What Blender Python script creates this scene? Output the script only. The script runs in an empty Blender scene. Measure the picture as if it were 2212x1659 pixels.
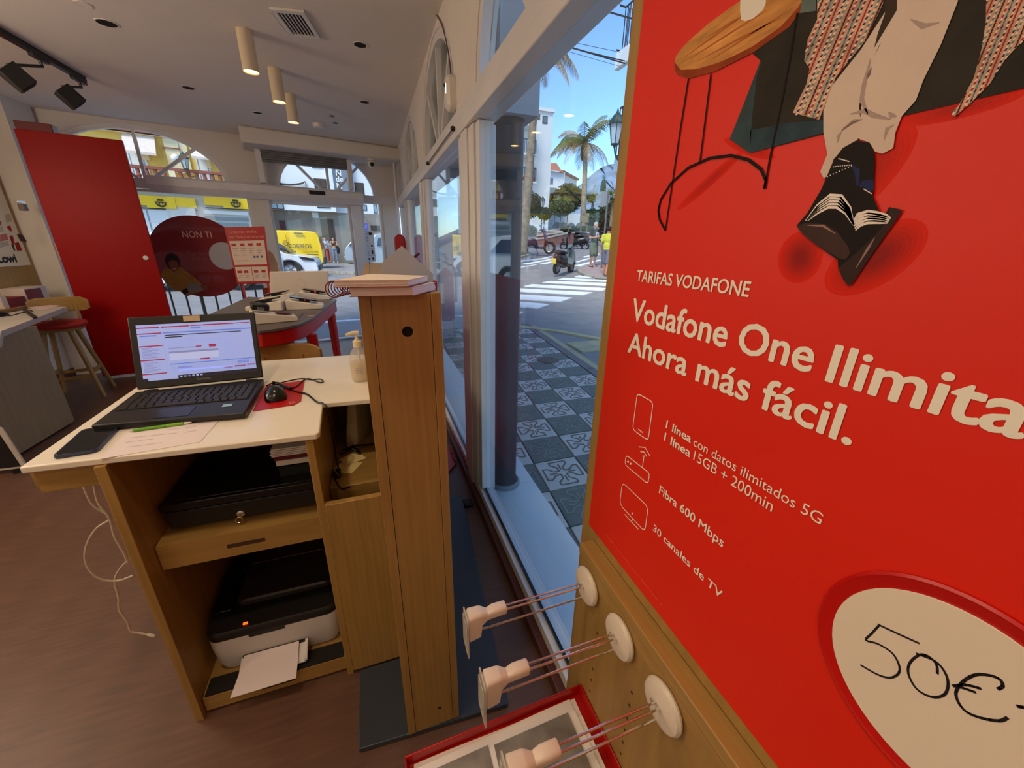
import bpy, bmesh, math, random
from mathutils import Vector as V, Matrix
random.seed(7)
S = bpy.context.scene
COL = S.collection
# ---------------------------------------------------------------- camera
F, CX, CY, H = 831.0, 1106.0, 829.5, 1.366
_dn = V((1062-CX, 3130-CY, F)).normalized()
_fy = V((797-CX, 525-CY, F)); _fy = (_fy - _dn*_fy.dot(_dn)).normalized()
_up = -_dn
_rx = _fy.cross(_up)
R3 = Matrix((_rx, _fy, _up))                       # camera axes (right, down, forward) to the room's axes
CAM = V((0, 0, H))
cr, cd, cf = R3 @ V((1, 0, 0)), R3 @ V((0, 1, 0)), R3 @ V((0, 0, 1))
cam = bpy.data.objects.new('camera', bpy.data.cameras.new('camera'))
COL.objects.link(cam)
mw = Matrix.Identity(4)
for i in range(3):
    mw[i][0], mw[i][1], mw[i][2], mw[i][3] = cr[i], -cd[i], -cf[i], CAM[i]
cam.matrix_world = mw
cam.data.sensor_fit = 'HORIZONTAL'; cam.data.sensor_width = 36; cam.data.lens = 36*F/2212
cam.data.clip_start = .02; cam.data.clip_end = 9000
S.camera = cam
# ---------------------------------------------------------------- light and exposure
S.view_settings.view_transform = 'Standard'; S.view_settings.look = 'None'
S.view_settings.gamma = 1; S.view_settings.use_curve_mapping = False
S.view_settings.exposure = 0.0
W = bpy.data.worlds.new('sky'); S.world = W; W.use_nodes = True
wn, wl = W.node_tree.nodes, W.node_tree.links
wn.clear()
sky = wn.new('ShaderNodeTexSky'); sky.sky_type = 'NISHITA'; sky.sun_disc = False
sky.sun_elevation = math.radians(32); sky.sun_rotation = math.radians(-138)
sky.air_density = 1.0; sky.dust_density = .3; sky.ozone_density = 2.2
tc = wn.new('ShaderNodeTexCoord'); mp = wn.new('ShaderNodeMapping'); mp.inputs['Scale'].default_value = (1, 1, 2.6)
nz = wn.new('ShaderNodeTexNoise'); nz.inputs['Scale'].default_value = 2.3; nz.inputs['Detail'].default_value = 7; nz.inputs['Roughness'].default_value = .55
rp = wn.new('ShaderNodeValToRGB'); rp.color_ramp.elements[0].position = .42; rp.color_ramp.elements[1].position = .8
sp = wn.new('ShaderNodeSeparateXYZ'); mr = wn.new('ShaderNodeMapRange')   # cloud cover thins with height
mr.inputs[1].default_value = .02; mr.inputs[2].default_value = .42; mr.inputs[3].default_value = .95; mr.inputs[4].default_value = 0
mu = wn.new('ShaderNodeMath'); mu.operation = 'MULTIPLY'
mx = wn.new('ShaderNodeMixRGB'); mx.inputs[2].default_value = (2.5, 2.8, 3.2, 1)
tint = wn.new('ShaderNodeMixRGB'); tint.blend_type = 'MULTIPLY'; tint.inputs[0].default_value = 1; tint.inputs[2].default_value = (.70, .86, 1.02, 1)
bg = wn.new('ShaderNodeBackground'); bg.inputs[1].default_value = .30
wo = wn.new('ShaderNodeOutputWorld')
wl.new(tc.outputs['Generated'], mp.inputs[0]); wl.new(mp.outputs[0], nz.inputs['Vector']); wl.new(nz.outputs[0], rp.inputs[0])
wl.new(tc.outputs['Generated'], sp.inputs[0]); wl.new(sp.outputs[2], mr.inputs[0])
wl.new(rp.outputs[0], mu.inputs[0]); wl.new(mr.outputs[0], mu.inputs[1]); wl.new(mu.outputs[0], mx.inputs[0])
wl.new(sky.outputs[0], tint.inputs[1]); wl.new(tint.outputs[0], mx.inputs[1]); wl.new(mx.outputs[0], bg.inputs[0]); wl.new(bg.outputs[0], wo.inputs[0])

def lamp(name, kind, loc, energy, color=(1, 1, 1), to=None, **kw):
    d = bpy.data.lights.new(name, kind); d.energy = energy; d.color = color
    for k, v in kw.items(): setattr(d, k, v)
    o = bpy.data.objects.new(name, d); COL.objects.link(o); o.location = loc
    if to is not None: o.rotation_euler = (V(to)-V(loc)).to_track_quat('-Z', 'Y').to_euler()
    return o
lamp('sun', 'SUN', (-17, -18, 34), 4.3, (1, .90, .76), to=(0, 0, 0), angle=.35)
WARM = (1, .77, .50)
# recessed shop spots over and behind the place the picture was taken from
for i, (x, y, e) in enumerate([(-.45, .5, 29), (-.5, -.6, 16), (-1.5, .6, 20), (-1.7, -1.0, 20), (-.5, 1.75, 17), (-2.3, 2.4, 12), (-2.55, 4.1, 12)]):
    lamp('shop_spot', 'SPOT', (x, y, 2.47), e, WARM, to=(x, y, 0), spot_size=math.radians(128), spot_blend=.9, shadow_soft_size=.05)
# soft fill lights added out of view, without fixtures, to lift ceiling and walls
for i, (x, y, e) in enumerate([(-1.0, -1.4, 6), (-2.3, -.9, 8), (-2.4, .9, 14), (-2.62, 2.2, 34)]):
    lamp('ambient_fill_light', 'POINT', (x, y, 1.85), e, (1, .80, .60), shadow_soft_size=.3)
# ---------------------------------------------------------------- helpers: pixels of the photograph to points of the room
def ray(px, py): return (R3 @ V((px-CX, py-CY, F))).normalized()
def Pz(px, py, z=0.0): d = ray(px, py); return CAM + d*((z-H)/d.z)
def Px(px, py, x): d = ray(px, py); return CAM + d*(x/d.x)
def Py(px, py, y): d = ray(px, py); return CAM + d*(y/d.y)
def Pn(px, py, p0, n):
    d = ray(px, py); return CAM + d*((V(p0)-CAM).dot(n)/d.dot(n))
def smooth(a, b, x):
    t = min(1, max(0, (x-a)/(b-a))); return t*t*(3-2*t)
def ground(x, y):                                  # the street climbs away to the right
    r = math.hypot(x, y); az = math.degrees(math.atan2(x, y))
    if y < 0: return 0.0
    return .1*max(0, min(r, 60)-11.8)*smooth(2, 17, az)*smooth(11, 14, r)
def PG(px, py):
    d = ray(px, py); lo, t = 0, .5
    while t < 300:
        p = CAM + d*t
        if p.z <= ground(p.x, p.y): break
        lo = t; t *= 1.03
    hi = t
    for _ in range(40):
        t = (lo+hi)/2; p = CAM + d*t
        if p.z <= ground(p.x, p.y): hi = t
        else: lo = t
    return CAM + d*hi
# ---------------------------------------------------------------- helpers: materials
def lin(c):
    return tuple(((v/255)/12.92 if v/255 <= .04045 else ((v/255+.055)/1.055)**2.4) for v in c) + (1,)
MATS = {}
def mat(name, rgb, rough=.5, metal=0, var=.06, scale=8, bump=0, spec=.5, emit=0, kind='plain', stretch=(1, 1, 1), coat=0):
    if name in MATS: return MATS[name]
    if name.startswith('print '): spec = .12
    m = bpy.data.materials.new(name); m.use_nodes = True
    n, l = m.node_tree.nodes, m.node_tree.links
    b = n['Principled BSDF']; c = lin(rgb)
    b.inputs['Roughness'].default_value = rough; b.inputs['Metallic'].default_value = metal
    b.inputs['Specular IOR Level'].default_value = spec; b.inputs['Coat Weight'].default_value = coat
    b.inputs['Base Color'].default_value = c
    if emit:
        b.inputs['Emission Color'].default_value = c; b.inputs['Emission Strength'].default_value = emit
    elif var or bump:
        t = n.new('ShaderNodeTexCoord'); mpn = n.new('ShaderNodeMapping'); mpn.inputs['Scale'].default_value = stretch
        no = n.new('ShaderNodeTexNoise'); no.inputs['Scale'].default_value = scale; no.inputs['Detail'].default_value = 5
        l.new(t.outputs['Object'], mpn.inputs[0]); l.new(mpn.outputs[0], no.inputs['Vector'])
        fac = no.outputs[0]
        if kind == 'wood':
            wv = n.new('ShaderNodeTexWave'); wv.inputs['Scale'].default_value = scale*.35; wv.inputs['Distortion'].default_value = 5
            wv.inputs['Detail'].default_value = 3; wv.inputs['Detail Scale'].default_value = 1.5
            l.new(mpn.outputs[0], wv.inputs['Vector'])
            mm = n.new('ShaderNodeMixRGB'); mm.inputs[0].default_value = .16
            l.new(no.outputs[0], mm.inputs[1]); l.new(wv.outputs['Fac'], mm.inputs[2]); fac = mm.outputs[0]
        r = n.new('ShaderNodeValToRGB')
        r.color_ramp.elements[0].position = .25; r.color_ramp.elements[1].position = .75
        r.color_ramp.elements[0].color = tuple(max(0, v*(1-2.2*var)) for v in c[:3])+(1,)
        r.color_ramp.elements[1].color = tuple(min(1, v*(1+2.2*var)) for v in c[:3])+(1,)
        l.new(fac, r.inputs[0]); l.new(r.outputs[0], b.inputs['Base Color'])
        if bump:
            bp = n.new('ShaderNodeBump'); bp.inputs['Strength'].default_value = bump; bp.inputs['Distance'].default_value = .004
            l.new(fac, bp.inputs['Height']); l.new(bp.outputs[0], b.inputs['Normal'])
    MATS[name] = m; return m
def wood(name, rgb, axis='z', rough=.42, var=.07, scale=9):
    st = {'x': (.12, 1.6, 1.6), 'y': (1.6, .12, 1.6), 'z': (1.6, 1.6, .12)}[axis]
    return mat(name, rgb, rough, var=var, scale=scale, kind='wood', stretch=tuple(4*s for s in st), bump=.05)
def glass(name, tint=(.93, .97, .98), f0=.045, dirt=0.0):
    m = bpy.data.materials.new(name); m.use_nodes = True; n, l = m.node_tree.nodes, m.node_tree.links; n.clear()
    g = n.new('ShaderNodeNewGeometry'); d = n.new('ShaderNodeVectorMath'); d.operation = 'DOT_PRODUCT'
    l.new(g.outputs['Normal'], d.inputs[0]); l.new(g.outputs['Incoming'], d.inputs[1])
    def mth(op, a, b=None):
        q = n.new('ShaderNodeMath'); q.operation = op
        for i, v in enumerate((a, b)):
            if v is None: continue
            if isinstance(v, (int, float)): q.inputs[i].default_value = v
            else: l.new(v, q.inputs[i])
        return q.outputs[0]
    k = mth('POWER', mth('SUBTRACT', 1.0, mth('ABSOLUTE', d.outputs['Value'])), 5.0)
    fr = mth('ADD', mth('MULTIPLY', k, 1-f0), f0)
    tr = n.new('ShaderNodeBsdfTransparent'); tr.inputs[0].default_value = tint+(1,)
    gl = n.new('ShaderNodeBsdfGlossy'); gl.inputs['Roughness'].default_value = 0.0
    ms = n.new('ShaderNodeMixShader'); out = n.new('ShaderNodeOutputMaterial')
    l.new(fr, ms.inputs[0]); l.new(tr.outputs[0], ms.inputs[1]); l.new(gl.outputs[0], ms.inputs[2]); l.new(ms.outputs[0], out.inputs[0])
    MATS[name] = m; return m
def clear(name, rgb, alpha, rough=.3):              # a printed film or tinted plastic that lets light through
    m = bpy.data.materials.new(name); m.use_nodes = True; n, l = m.node_tree.nodes, m.node_tree.links
    b = n['Principled BSDF']; b.inputs['Base Color'].default_value = lin(rgb); b.inputs['Roughness'].default_value = rough
    b.inputs['Alpha'].default_value = alpha; MATS[name] = m; return m
# ---------------------------------------------------------------- helpers: meshes and things
def wloc(o):
    p = V((0, 0, 0))
    while o is not None: p += o.location; o = o.parent
    return p
def props(o, label=None, cat=None, group=None, kind=None):
    for k, v in (('label', label), ('category', cat), ('group', group), ('kind', kind)):
        if v: o[k] = v
    return o
def thing(name, loc, label, cat, group=None):
    o = bpy.data.objects.new(name, None); COL.objects.link(o); o.location = loc; o.empty_display_size = .05
    return props(o, label, cat, group)
class MB:
    def __init__(s): s.v, s.f = [], []
    def add(s, vs, fs):
        k = len(s.v); s.v += [V(p) for p in vs]; s.f += [[i+k for i in f] for f in fs]; return s
    def box(s, a, b, m=None):
        x0, y0, z0 = a; x1, y1, z1 = b
        if x0 > x1: x0, x1 = x1, x0
        if y0 > y1: y0, y1 = y1, y0
        if z0 > z1: z0, z1 = z1, z0
        vs = [V((x, y, z)) for z in (z0, z1) for y in (y0, y1) for x in (x0, x1)]
        if m is not None: vs = [m @ v for v in vs]
        return s.add(vs, [(0, 2, 3, 1), (4, 5, 7, 6), (0, 1, 5, 4), (2, 6, 7, 3), (0, 4, 6, 2), (1, 3, 7, 5)])
    def prism(s, pts, ext):
        pts = [V(p) for p in pts]; e = V(ext); n = len(pts)
        nn = V((0, 0, 0))
        for i in range(n): nn += pts[i].cross(pts[(i+1) % n])
        if nn.dot(e) > 0: pts.reverse()
        return s.add(pts+[p+e for p in pts], [list(range(n)), list(range(2*n-1, n-1, -1))] + [(i, i+n, (i+1) % n+n, (i+1) % n) for i in range(n)])
    def beam(s, a, b, w, h, up=(0, 0, 1)):
        a, b = V(a), V(b); d = (b-a).normalized(); u = V(up); r = d.cross(u)
        if r.length < 1e-5: r = d.cross(V((1, 0, 0)))
        r.normalize(); u = r.cross(d)
        q = [a+r*(w/2*i)+u*(h/2*j) for i, j in ((-1, -1), (1, -1), (1, 1), (-1, 1))]
        return s.prism(q, b-a)
    def tube(s, pts, r, seg=8, closed=False):
        pts = [V(p) for p in pts]; n = len(pts); rs = r if isinstance(r, (list, tuple)) else [r]*n
        t0 = (pts[1]-pts[0]).normalized(); u = t0.orthogonal().normalized(); vs = []
        for i in range(n):
            if closed: t = (pts[(i+1) % n]-pts[i-1]).normalized()
            else: t = (pts[min(i+1, n-1)]-pts[max(i-1, 0)]).normalized()
            u = (u-t*u.dot(t)).normalized(); w = t.cross(u)
            vs += [pts[i]+(u*math.cos(a)+w*math.sin(a))*rs[i] for a in (2*math.pi*k/seg for k in range(seg))]
        fs = []
        for i in range(n if closed else n-1):
            j = (i+1) % n
            fs += [(i*seg+k, i*seg+(k+1) % seg, j*seg+(k+1) % seg, j*seg+k) for k in range(seg)]
        if not closed: fs += [list(range(seg-1, -1, -1)), [(n-1)*seg+k for k in range(seg)]]
        return s.add(vs, fs)
    def lathe(s, prof, c=(0, 0, 0), seg=24, axis=(0, 0, 1), sc=(1, 1)):
        ax = V(axis).normalized(); u = ax.orthogonal().normalized() if abs(ax.z) < .99 else V((1, 0, 0)); w = ax.cross(u); c = V(c)
        vs = []
        for r, z in prof: vs += [c+ax*z+(u*math.cos(a)*sc[0]+w*math.sin(a)*sc[1])*r for a in (2*math.pi*k/seg for k in range(seg))]
        n = len(prof)
        fs = [(i*seg+k, i*seg+(k+1) % seg, (i+1)*seg+(k+1) % seg, (i+1)*seg+k) for i in range(n-1) for k in range(seg)]
        if abs(prof[0][0]-prof[-1][0]) < 1e-9 and prof[0][0] > .002: fs += [((n-1)*seg+k, (n-1)*seg+(k+1) % seg, (k+1) % seg, k) for k in range(seg)]
        else: fs += [list(range(seg-1, -1, -1)), [(n-1)*seg+k for k in range(seg)]]
        return s.add(vs, fs)
    def blob(s, c, r, seg=12, rings=7, rot=None):
        c = V(c); rx, ry, rz = r if isinstance(r, (tuple, list)) else (r, r, r); vs = []
        for i in range(rings+1):
            th = math.pi*i/rings
            for k in range(seg):
                p = V((rx*math.sin(th)*math.cos(2*math.pi*k/seg), ry*math.sin(th)*math.sin(2*math.pi*k/seg), -rz*math.cos(th)))
                vs.append(c+(rot @ p if rot else p))
        return s.add(vs, [(i*seg+k, i*seg+(k+1) % seg, (i+1)*seg+(k+1) % seg, (i+1)*seg+k) for i in range(rings) for k in range(seg)])
    def loft(s, rings, caps=True, closed=True):
        n = len(rings[0]); vs = [p for r in rings for p in r]; fs = []
        for i in range(len(rings)-1):
            fs += [(i*n+k, i*n+(k+1) % n, (i+1)*n+(k+1) % n, (i+1)*n+k) for k in range(n if closed else n-1)]
        if caps: fs += [list(range(n-1, -1, -1)), [(len(rings)-1)*n+k for k in range(n)]]
        return s.add(vs, fs)
    def xf(s, m):
        s.v = [m @ p for p in s.v]; return s
    def build(s, name, m, parent=None, bevel=0, smooth=None, label=None, cat=None, group=None, kind=None, origin=None, seg=2, subsurf=0):
        o0 = wloc(parent) if parent is not None else V((0, 0, 0))
        org = V(origin) if origin is not None else V((0, 0, 0))
        me = bpy.data.meshes.new(name)
        me.from_pydata([tuple(p-o0-org) for p in s.v], [], s.f)
        if subsurf == 0 and smooth is None: smooth = 35
        bm = bmesh.new(); bm.from_mesh(me); bmesh.ops.remove_doubles(bm, verts=bm.verts, dist=1e-6); bmesh.ops.recalc_face_normals(bm, faces=bm.faces); bm.to_mesh(me); bm.free()
        me.materials.append(m if not isinstance(m, str) else MATS[m])
        if smooth:
            for p in me.polygons: p.use_smooth = True
            me.set_sharp_from_angle(angle=math.radians(smooth))
        o = bpy.data.objects.new(name, me); COL.objects.link(o); o.location = org
        if parent is not None: o.parent = parent
        if bevel:
            b = o.modifiers.new('bevel', 'BEVEL'); b.width = bevel; b.segments = seg; b.limit_method = 'ANGLE'; b.angle_limit = math.radians(40)
        if subsurf:
            b = o.modifiers.new('sub', 'SUBSURF'); b.levels = b.render_levels = subsurf
            for p in me.polygons: p.use_smooth = True
        return props(o, label, cat, group, kind)
def dup(root, loc=None, rotz=None, label=None):
    def cp(o, par):
        c = o.copy(); COL.objects.link(c)
        if par is not None: c.parent = par
        for ch in list(o.children): cp(ch, c)
        return c
    r = cp(root, None)
    if loc is not None: r.location = loc
    if rotz is not None: r.rotation_euler = (0, 0, rotz)
    if label: r['label'] = label
    return r
_tmpc = []
def text(s, m, parent, O, u, v, width=None, height=None, bold=0, name='lettering', thick=.0004, align='LEFT'):
    """words laid on a plane: O = left end of the base line, u along it, v up; width / height in metres"""
    c = bpy.data.curves.new('t', 'FONT'); c.body = s; c.size = 1; c.resolution_u = 3; c.align_x = align
    t = bpy.data.objects.new('t', c); COL.objects.link(t)
    dg = bpy.context.evaluated_depsgraph_get(); dg.update()
    me = bpy.data.meshes.new_from_object(t.evaluated_get(dg))
    bpy.data.objects.remove(t); bpy.data.curves.remove(c)
    if bold:                                           # heavier strokes: copies of the word laid over each other
        vs0 = [tuple(q.co) for q in me.vertices]; fs0 = [list(p.vertices) for p in me.polygons]; vs, fs = list(vs0), list(fs0)
        for k in range(8):
            dx, dy = bold*math.cos(k*math.pi/4), bold*.8*math.sin(k*math.pi/4); m0 = len(vs)
            vs += [(p[0]+dx, p[1]+dy, p[2]-.00002*(k+1)) for p in vs0]; fs += [[i+m0 for i in f] for f in fs0]
        m2 = bpy.data.meshes.new(name); m2.from_pydata(vs, [], fs); bpy.data.meshes.remove(me); me = m2
    for p in me.polygons: p.use_smooth = False
    xs = [q.co.x for q in me.vertices]; ys = [q.co.y for q in me.vertices]
    x0, w, hh = min(xs), max(xs)-min(xs), .729
    O, u, v = V(O), V(u).normalized(), V(v).normalized(); nn = u.cross(v)
    sy = (height/hh) if height else width/w
    sx = (width/w) if width else sy
    o0 = wloc(parent) if parent is not None else V((0, 0, 0))
    xo = x0 if align == 'LEFT' else 0
    for q in me.vertices: q.co = O+u*((q.co.x-xo)*sx)+v*(q.co.y*sy)+nn*(thick+q.co.z)-o0
    me.name = name; me.materials.clear(); me.materials.append(MATS[m] if isinstance(m, str) else m)
    o = bpy.data.objects.new(name, me); COL.objects.link(o)
    if parent is not None: o.parent = parent
    return o
def arc(c, r, a0, a1, n, e1, e2):
    c, e1, e2 = V(c), V(e1), V(e2)
    return [c+e1*(r*math.cos(math.radians(a0+(a1-a0)*i/n)))+e2*(r*math.sin(math.radians(a0+(a1-a0)*i/n))) for i in range(n+1)]
def spline(pts, n=6):
    P = [V(p) for p in pts]; out = []
    for i in range(len(P)-1):
        a, b, c, d = P[max(i-1, 0)], P[i], P[i+1], P[min(i+2, len(P)-1)]
        for k in range(n):
            t = k/n
            out.append(.5*((2*b)+(c-a)*t+(2*a-5*b+4*c-d)*t*t+(3*b-a-3*c+d)*t**3))
    return out+[P[-1]]
def rrect(w, h, r, n=4):
    out = []
    for cx_, cy_, a in ((w/2-r, h/2-r, 0), (-w/2+r, h/2-r, 90), (-w/2+r, -h/2+r, 180), (w/2-r, -h/2+r, 270)):
        out += [(cx_+r*math.cos(math.radians(a+90*i/n)), cy_+r*math.sin(math.radians(a+90*i/n))) for i in range(n+1)]
    return out
# the materials most things share
mat('wall white', (226, 219, 210), .8, var=.015, scale=3)
mat('ceiling white', (236, 230, 224), .9, var=.01, scale=2)
mat('frame white', (228, 226, 226), .35, var=.02)
mat('floor wood', (99, 70, 56), .4, var=.09, scale=5, kind='wood', stretch=(1, 14, 1), bump=.01)
mat('brown base', (92, 48, 38), .4, var=.08, kind='wood', stretch=(9, 1, 9))
wood('oak upright', (160, 125, 67), 'z'); wood('oak cross', (162, 127, 69), 'x'); wood('oak deep', (164, 128, 69), 'y')
mat('worktop white', (236, 228, 214), .22, var=.01)
mat('black plastic', (20, 20, 21), .42, var=.05); mat('black satin', (12, 12, 13), .3, var=.0); mat('dark hole', (6, 5, 5), .9, var=0)
mat('chrome', (225, 220, 214), .16, metal=1, var=0); mat('white plastic', (232, 226, 217), .35, var=.01); mat('paper', (236, 230, 224), .8, var=.015, scale=20)
mat('shop red', (178, 10, 8), .35, var=.02); mat('dark red', (110, 6, 8), .45, var=.03); mat('ink white', (246, 240, 226), .6, var=0)
mat('ink black', (25, 22, 30), .6, var=0); mat('steel grey', (120, 122, 124), .45, metal=.3, var=.03); mat('skin', (206, 150, 118), .6, var=.04)
glass('window glass')
# ================================================================ the shop's shell
CZ = 2.5
A12 = math.radians(12); FE = V((math.cos(A12), math.sin(A12), 0)); FN = V((-math.sin(A12), math.cos(A12), 0)); FP = V((.46, 6.25, 0))
def FW(s, z, d=0): return FP + FE*s + FN*d + V((0, 0, z))          # a point of the far wall: along it, up, outward
def fw(px, py, d=0):                                                # a pixel to (s, z) of the far wall
    p = Pn(px, py, FP+FN*d, FN); return (p-FP).dot(FE), p.z
def fbox(mb, s0, s1, z0, z1, d0, d1):
    q = [FW(s0, z0, d0), FW(s1, z0, d0), FW(s1, z0, d1), FW(s0, z0, d1)]
    return mb.prism(q, (0, 0, z1-z0))
XL = -3.05
sL = (XL-FP.x)/FE.x
corner = FW(sL, 0)
def struct(mb, name, m, parent=None, **k): return mb.build(name, m, parent, kind='structure' if parent is None else None, **k)
struct(MB().prism([(XL, -2.2, 0), (.46, -2.2, 0), FW(0, 0), corner], (0, 0, -.06)), 'floor', 'floor wood')
struct(MB().prism([(XL, -2.2, CZ), (.46, -2.2, CZ), FW(0, CZ), corner+V((0, 0, CZ))], (0, 0, .1)), 'ceiling', 'ceiling white')
struct(MB().box((XL-.1, -2.2, 0), (XL, corner.y+.05, CZ)), 'wall_left', 'wall white')
struct(MB().box((XL-.1, -2.3, 0), (.56, -2.2, CZ)), 'wall_back', 'wall white')
struct(MB().box((XL, .2, 0), (XL+.012, corner.y, .08)), 'baseboard_left', 'brown base')

def arch_wall(name, L, a, b, z0, z1, arches, thick, m):
    """a wall strip with half-round heads cut from its lower edge; L(along, up, out)"""
    out = [(a, z1), (a, z0)]
    for c_, hw, rise in arches:
        for i in range(17):
            t = math.pi*(1-i/16); out.append((c_+hw*math.cos(t), z0+rise*math.sin(t)))
    out += [(b, z0), (b, z1)]
    pts = [L(s, z, 0) for s, z in out]
    return struct(MB().prism(pts, L(0, 0, thick)-L(0, 0, 0)), name, m, smooth=30)
def arch_window(n, L, c_, hw, rise, z0, bars=True, depth=.035):
    """a fanlight: rim, centre bar, two slanting bars, pane"""
    rim = MB()
    cur = [(c_+hw*math.cos(math.pi*(1-i/24)), z0+rise*math.sin(math.pi*(1-i/24))) for i in range(25)]
    inn = [(c_+(hw-.045)*math.cos(math.pi*(1-i/24)), z0+(rise-.045)*math.sin(math.pi*(1-i/24))) for i in range(25)]
    rings = [[L(*o, depth-.03), L(*i, depth-.03), L(*i, depth+.02), L(*o, depth+.02)] for o, i in zip(cur, inn)]
    rim.loft(rings)
    o = struct(rim, 'window_%d' % n, 'frame white')
    if bars:
        for (x0, y0, x1, y1) in ((0, 0, 0, rise-.03), (-.06, 0, -hw*.66, rise*.70), (.06, 0, hw*.66, rise*.70)):
            MB().beam(L(c_+x0, z0+y0, depth-.004), L(c_+x1, z0+y1, depth-.004), .03, .03, up=tuple(L(0, 0, 1)-L(0, 0, 0))).build('glazing_bar', 'frame white', o)
    MB().prism([L(*p, depth+.006) for p in inn], L(0, 0, .005)-L(0, 0, 0)).build('pane', 'window glass', o)
    return o
# ---- window wall on the street side (runs along y)
XW = .46
def RW(y, z, d=0): return V((XW+d, y, z))
ZT0, ZT1 = 1.84, 1.955
arch_wall('wall_right', RW, -2.2, FW(0, 0).y, ZT1, CZ, [(1.17, .62, .53), (2.78, .62, .53), (4.39, .62, .53), (5.72, .42, .45)], .075, 'wall white')
struct(MB().box((.46, -2.2, 0), (.56, .25, ZT1)), 'wall_right', 'wall white')
for i, (c_, hw, r) in enumerate(((1.17, .62, .53), (2.78, .62, .53), (4.39, .62, .53), (5.72, .42, .45))): arch_window(10+i, RW, c_, hw, r, ZT1)
t = struct(MB().box((.435, -.2, ZT0), (.54, 6.22, ZT0+.05)), 'trim_1', 'frame white', bevel=.004)
MB().box((.447, -.2, ZT0+.052), (.54, 6.22, ZT1)).build('upper_rail', 'frame white', t, bevel=.004)
struct(MB().box((.425, .25, 0), (.545, 6.2, .045)), 'baseboard_right', 'brown base', bevel=.003)
PANES = [(.25, 1.80), (2.09, 3.43), (3.74, 5.06), (5.34, 6.16)]
for i, (a, b) in enumerate(PANES):
    o = struct(MB().box((.452, a, .046), (.53, b, .088)).box((.46, a, .09), (.525, a+.05, ZT0-.002)).box((.46, b-.05, .09), (.525, b, ZT0-.002)), 'window_%d' % (i+1), 'frame white', bevel=.003)
    MB().box((.484, a+.05, .088), (.490, b-.05, ZT0-.002)).build('pane', 'window glass', o)
    MB().box((.474, a+.05, .088), (.4838, b-.05, .098)).build('gasket', 'black satin', o)
for i in range(3):
    a, b = PANES[i][1], PANES[i+1][0]
    o = struct(MB().box((.45, a+.002, .046), (.55, b-.002, ZT0-.002)), 'trim_%d' % (i+2), 'frame white', bevel=.003)
    MB().box((.440, (a+b)/2-.055, .046), (.4498, (a+b)/2+.055, ZT0-.002)).build('cover_strip', 'frame white', o, bevel=.003)
# ---- far wall with the street door
sa = lambda px, py=430: fw(px, py)[0]
s_post0, s_post1 = fw(541, 430)[0], fw(580, 435)[0]
s_d1, s_d2 = fw(757, 440)[0], fw(778, 440)[0]
s_p1, s_p2 = fw(826, 445)[0], 0.0
zb = 1.86
a1c = (fw(313, 385)[0]); a1h = fw(497, 392)[0]-a1c
a2l, a2r = fw(596, 400)[0], fw(815, 428)[0]; a2c = (a2l+a2r)/2; a2h = a2r-a2c
ZF = 1.97
arch_wall('wall_far', FW, sL, 0.08, ZF, CZ, [(a1c, a1h, .50), (a2c, a2h, .50)], .12, 'wall white')
arch_window(20, FW, a1c, a1h, .50, ZF)
arch_window(21, FW, a2c, a2h, .50, ZF)
struct(fbox(MB(), sL, 0.06, ZF-.1, ZF-.001, .0, .10), 'trim_6', 'frame white')
struct(fbox(MB(), sL, s_post0-.9-.8, 0, ZF-.101, 0, .1), 'wall_far', 'wall white')
struct(fbox(MB(), s_post0, s_post1, 0, ZF-.101, -.02, .12), 'trim_7', 'wall white')
struct(fbox(MB(), s_d1, s_d2, 0, ZF-.101, -.03, .1), 'trim_8', 'frame white')
struct(fbox(MB(), s_p1, -.001, 0, ZF-.101, .0, .12), 'trim_9', 'wall white')
for n, (a, b) in enumerate(((s_post0-1.7, s_post0), (s_d2, s_p1))):
    o = struct(fbox(fbox(fbox(MB(), a, b, 0, .09, .03, .08), a+.001, a+.04, .091, ZF-.102, .03, .08), b-.04, b-.001, .091, ZF-.102, .03, .08), 'window_%d' % (5+n), 'frame white')
    fbox(MB(), a+.04, b-.04, .091, ZF-.102, .05, .056).build('pane', 'window glass', o)
# sliding street door, its leaf pushed half open behind the left pane
d = struct(fbox(fbox(fbox(fbox(MB(), s_post1+.002, s_post1+.03, .01, 1.84, .06, .1), s_d1-.03, s_d1-.002, .01, 1.84, .06, .1), s_post1+.031, s_d1-.031, 1.80, 1.84, .06, .1), s_post1+.031, s_d1-.031, .01, .03, .06, .1), 'door_1', 'frame white')
fbox(MB(), s_post1+.03, s_d1-.03, .03, 1.80, .078, .084).build('glass_leaf', 'window glass', d)
# door operator casing across the wall
q0, q1 = fw(316, 395, -.16)[0], fw(785, 425, -.16)[0]
b0 = thing('door_operator', FW((q0+q1)/2, ZF-.13, -.08), 'long white casing of the sliding door over the street entrance', 'door operator')
prof = [(-.001, ZF-.14), (-.001, ZF+.02), (-.15, ZF+.02), (-.17, ZF), (-.17, ZF-.07), (-.12, ZF-.14)]
MB().prism([FW(q0, z, d_) for d_, z in prof], FE*(q1-q0)).build('casing', 'frame white', b0, bevel=.004)
k0, k1 = fw(667, 412, -.17)[0], fw(702, 416, -.17)[0]
fbox(MB(), k0, k1, ZF-.055, ZF-.01, -.182, -.1705).build('motion_sensor', 'black satin', b0, bevel=.003)
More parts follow.
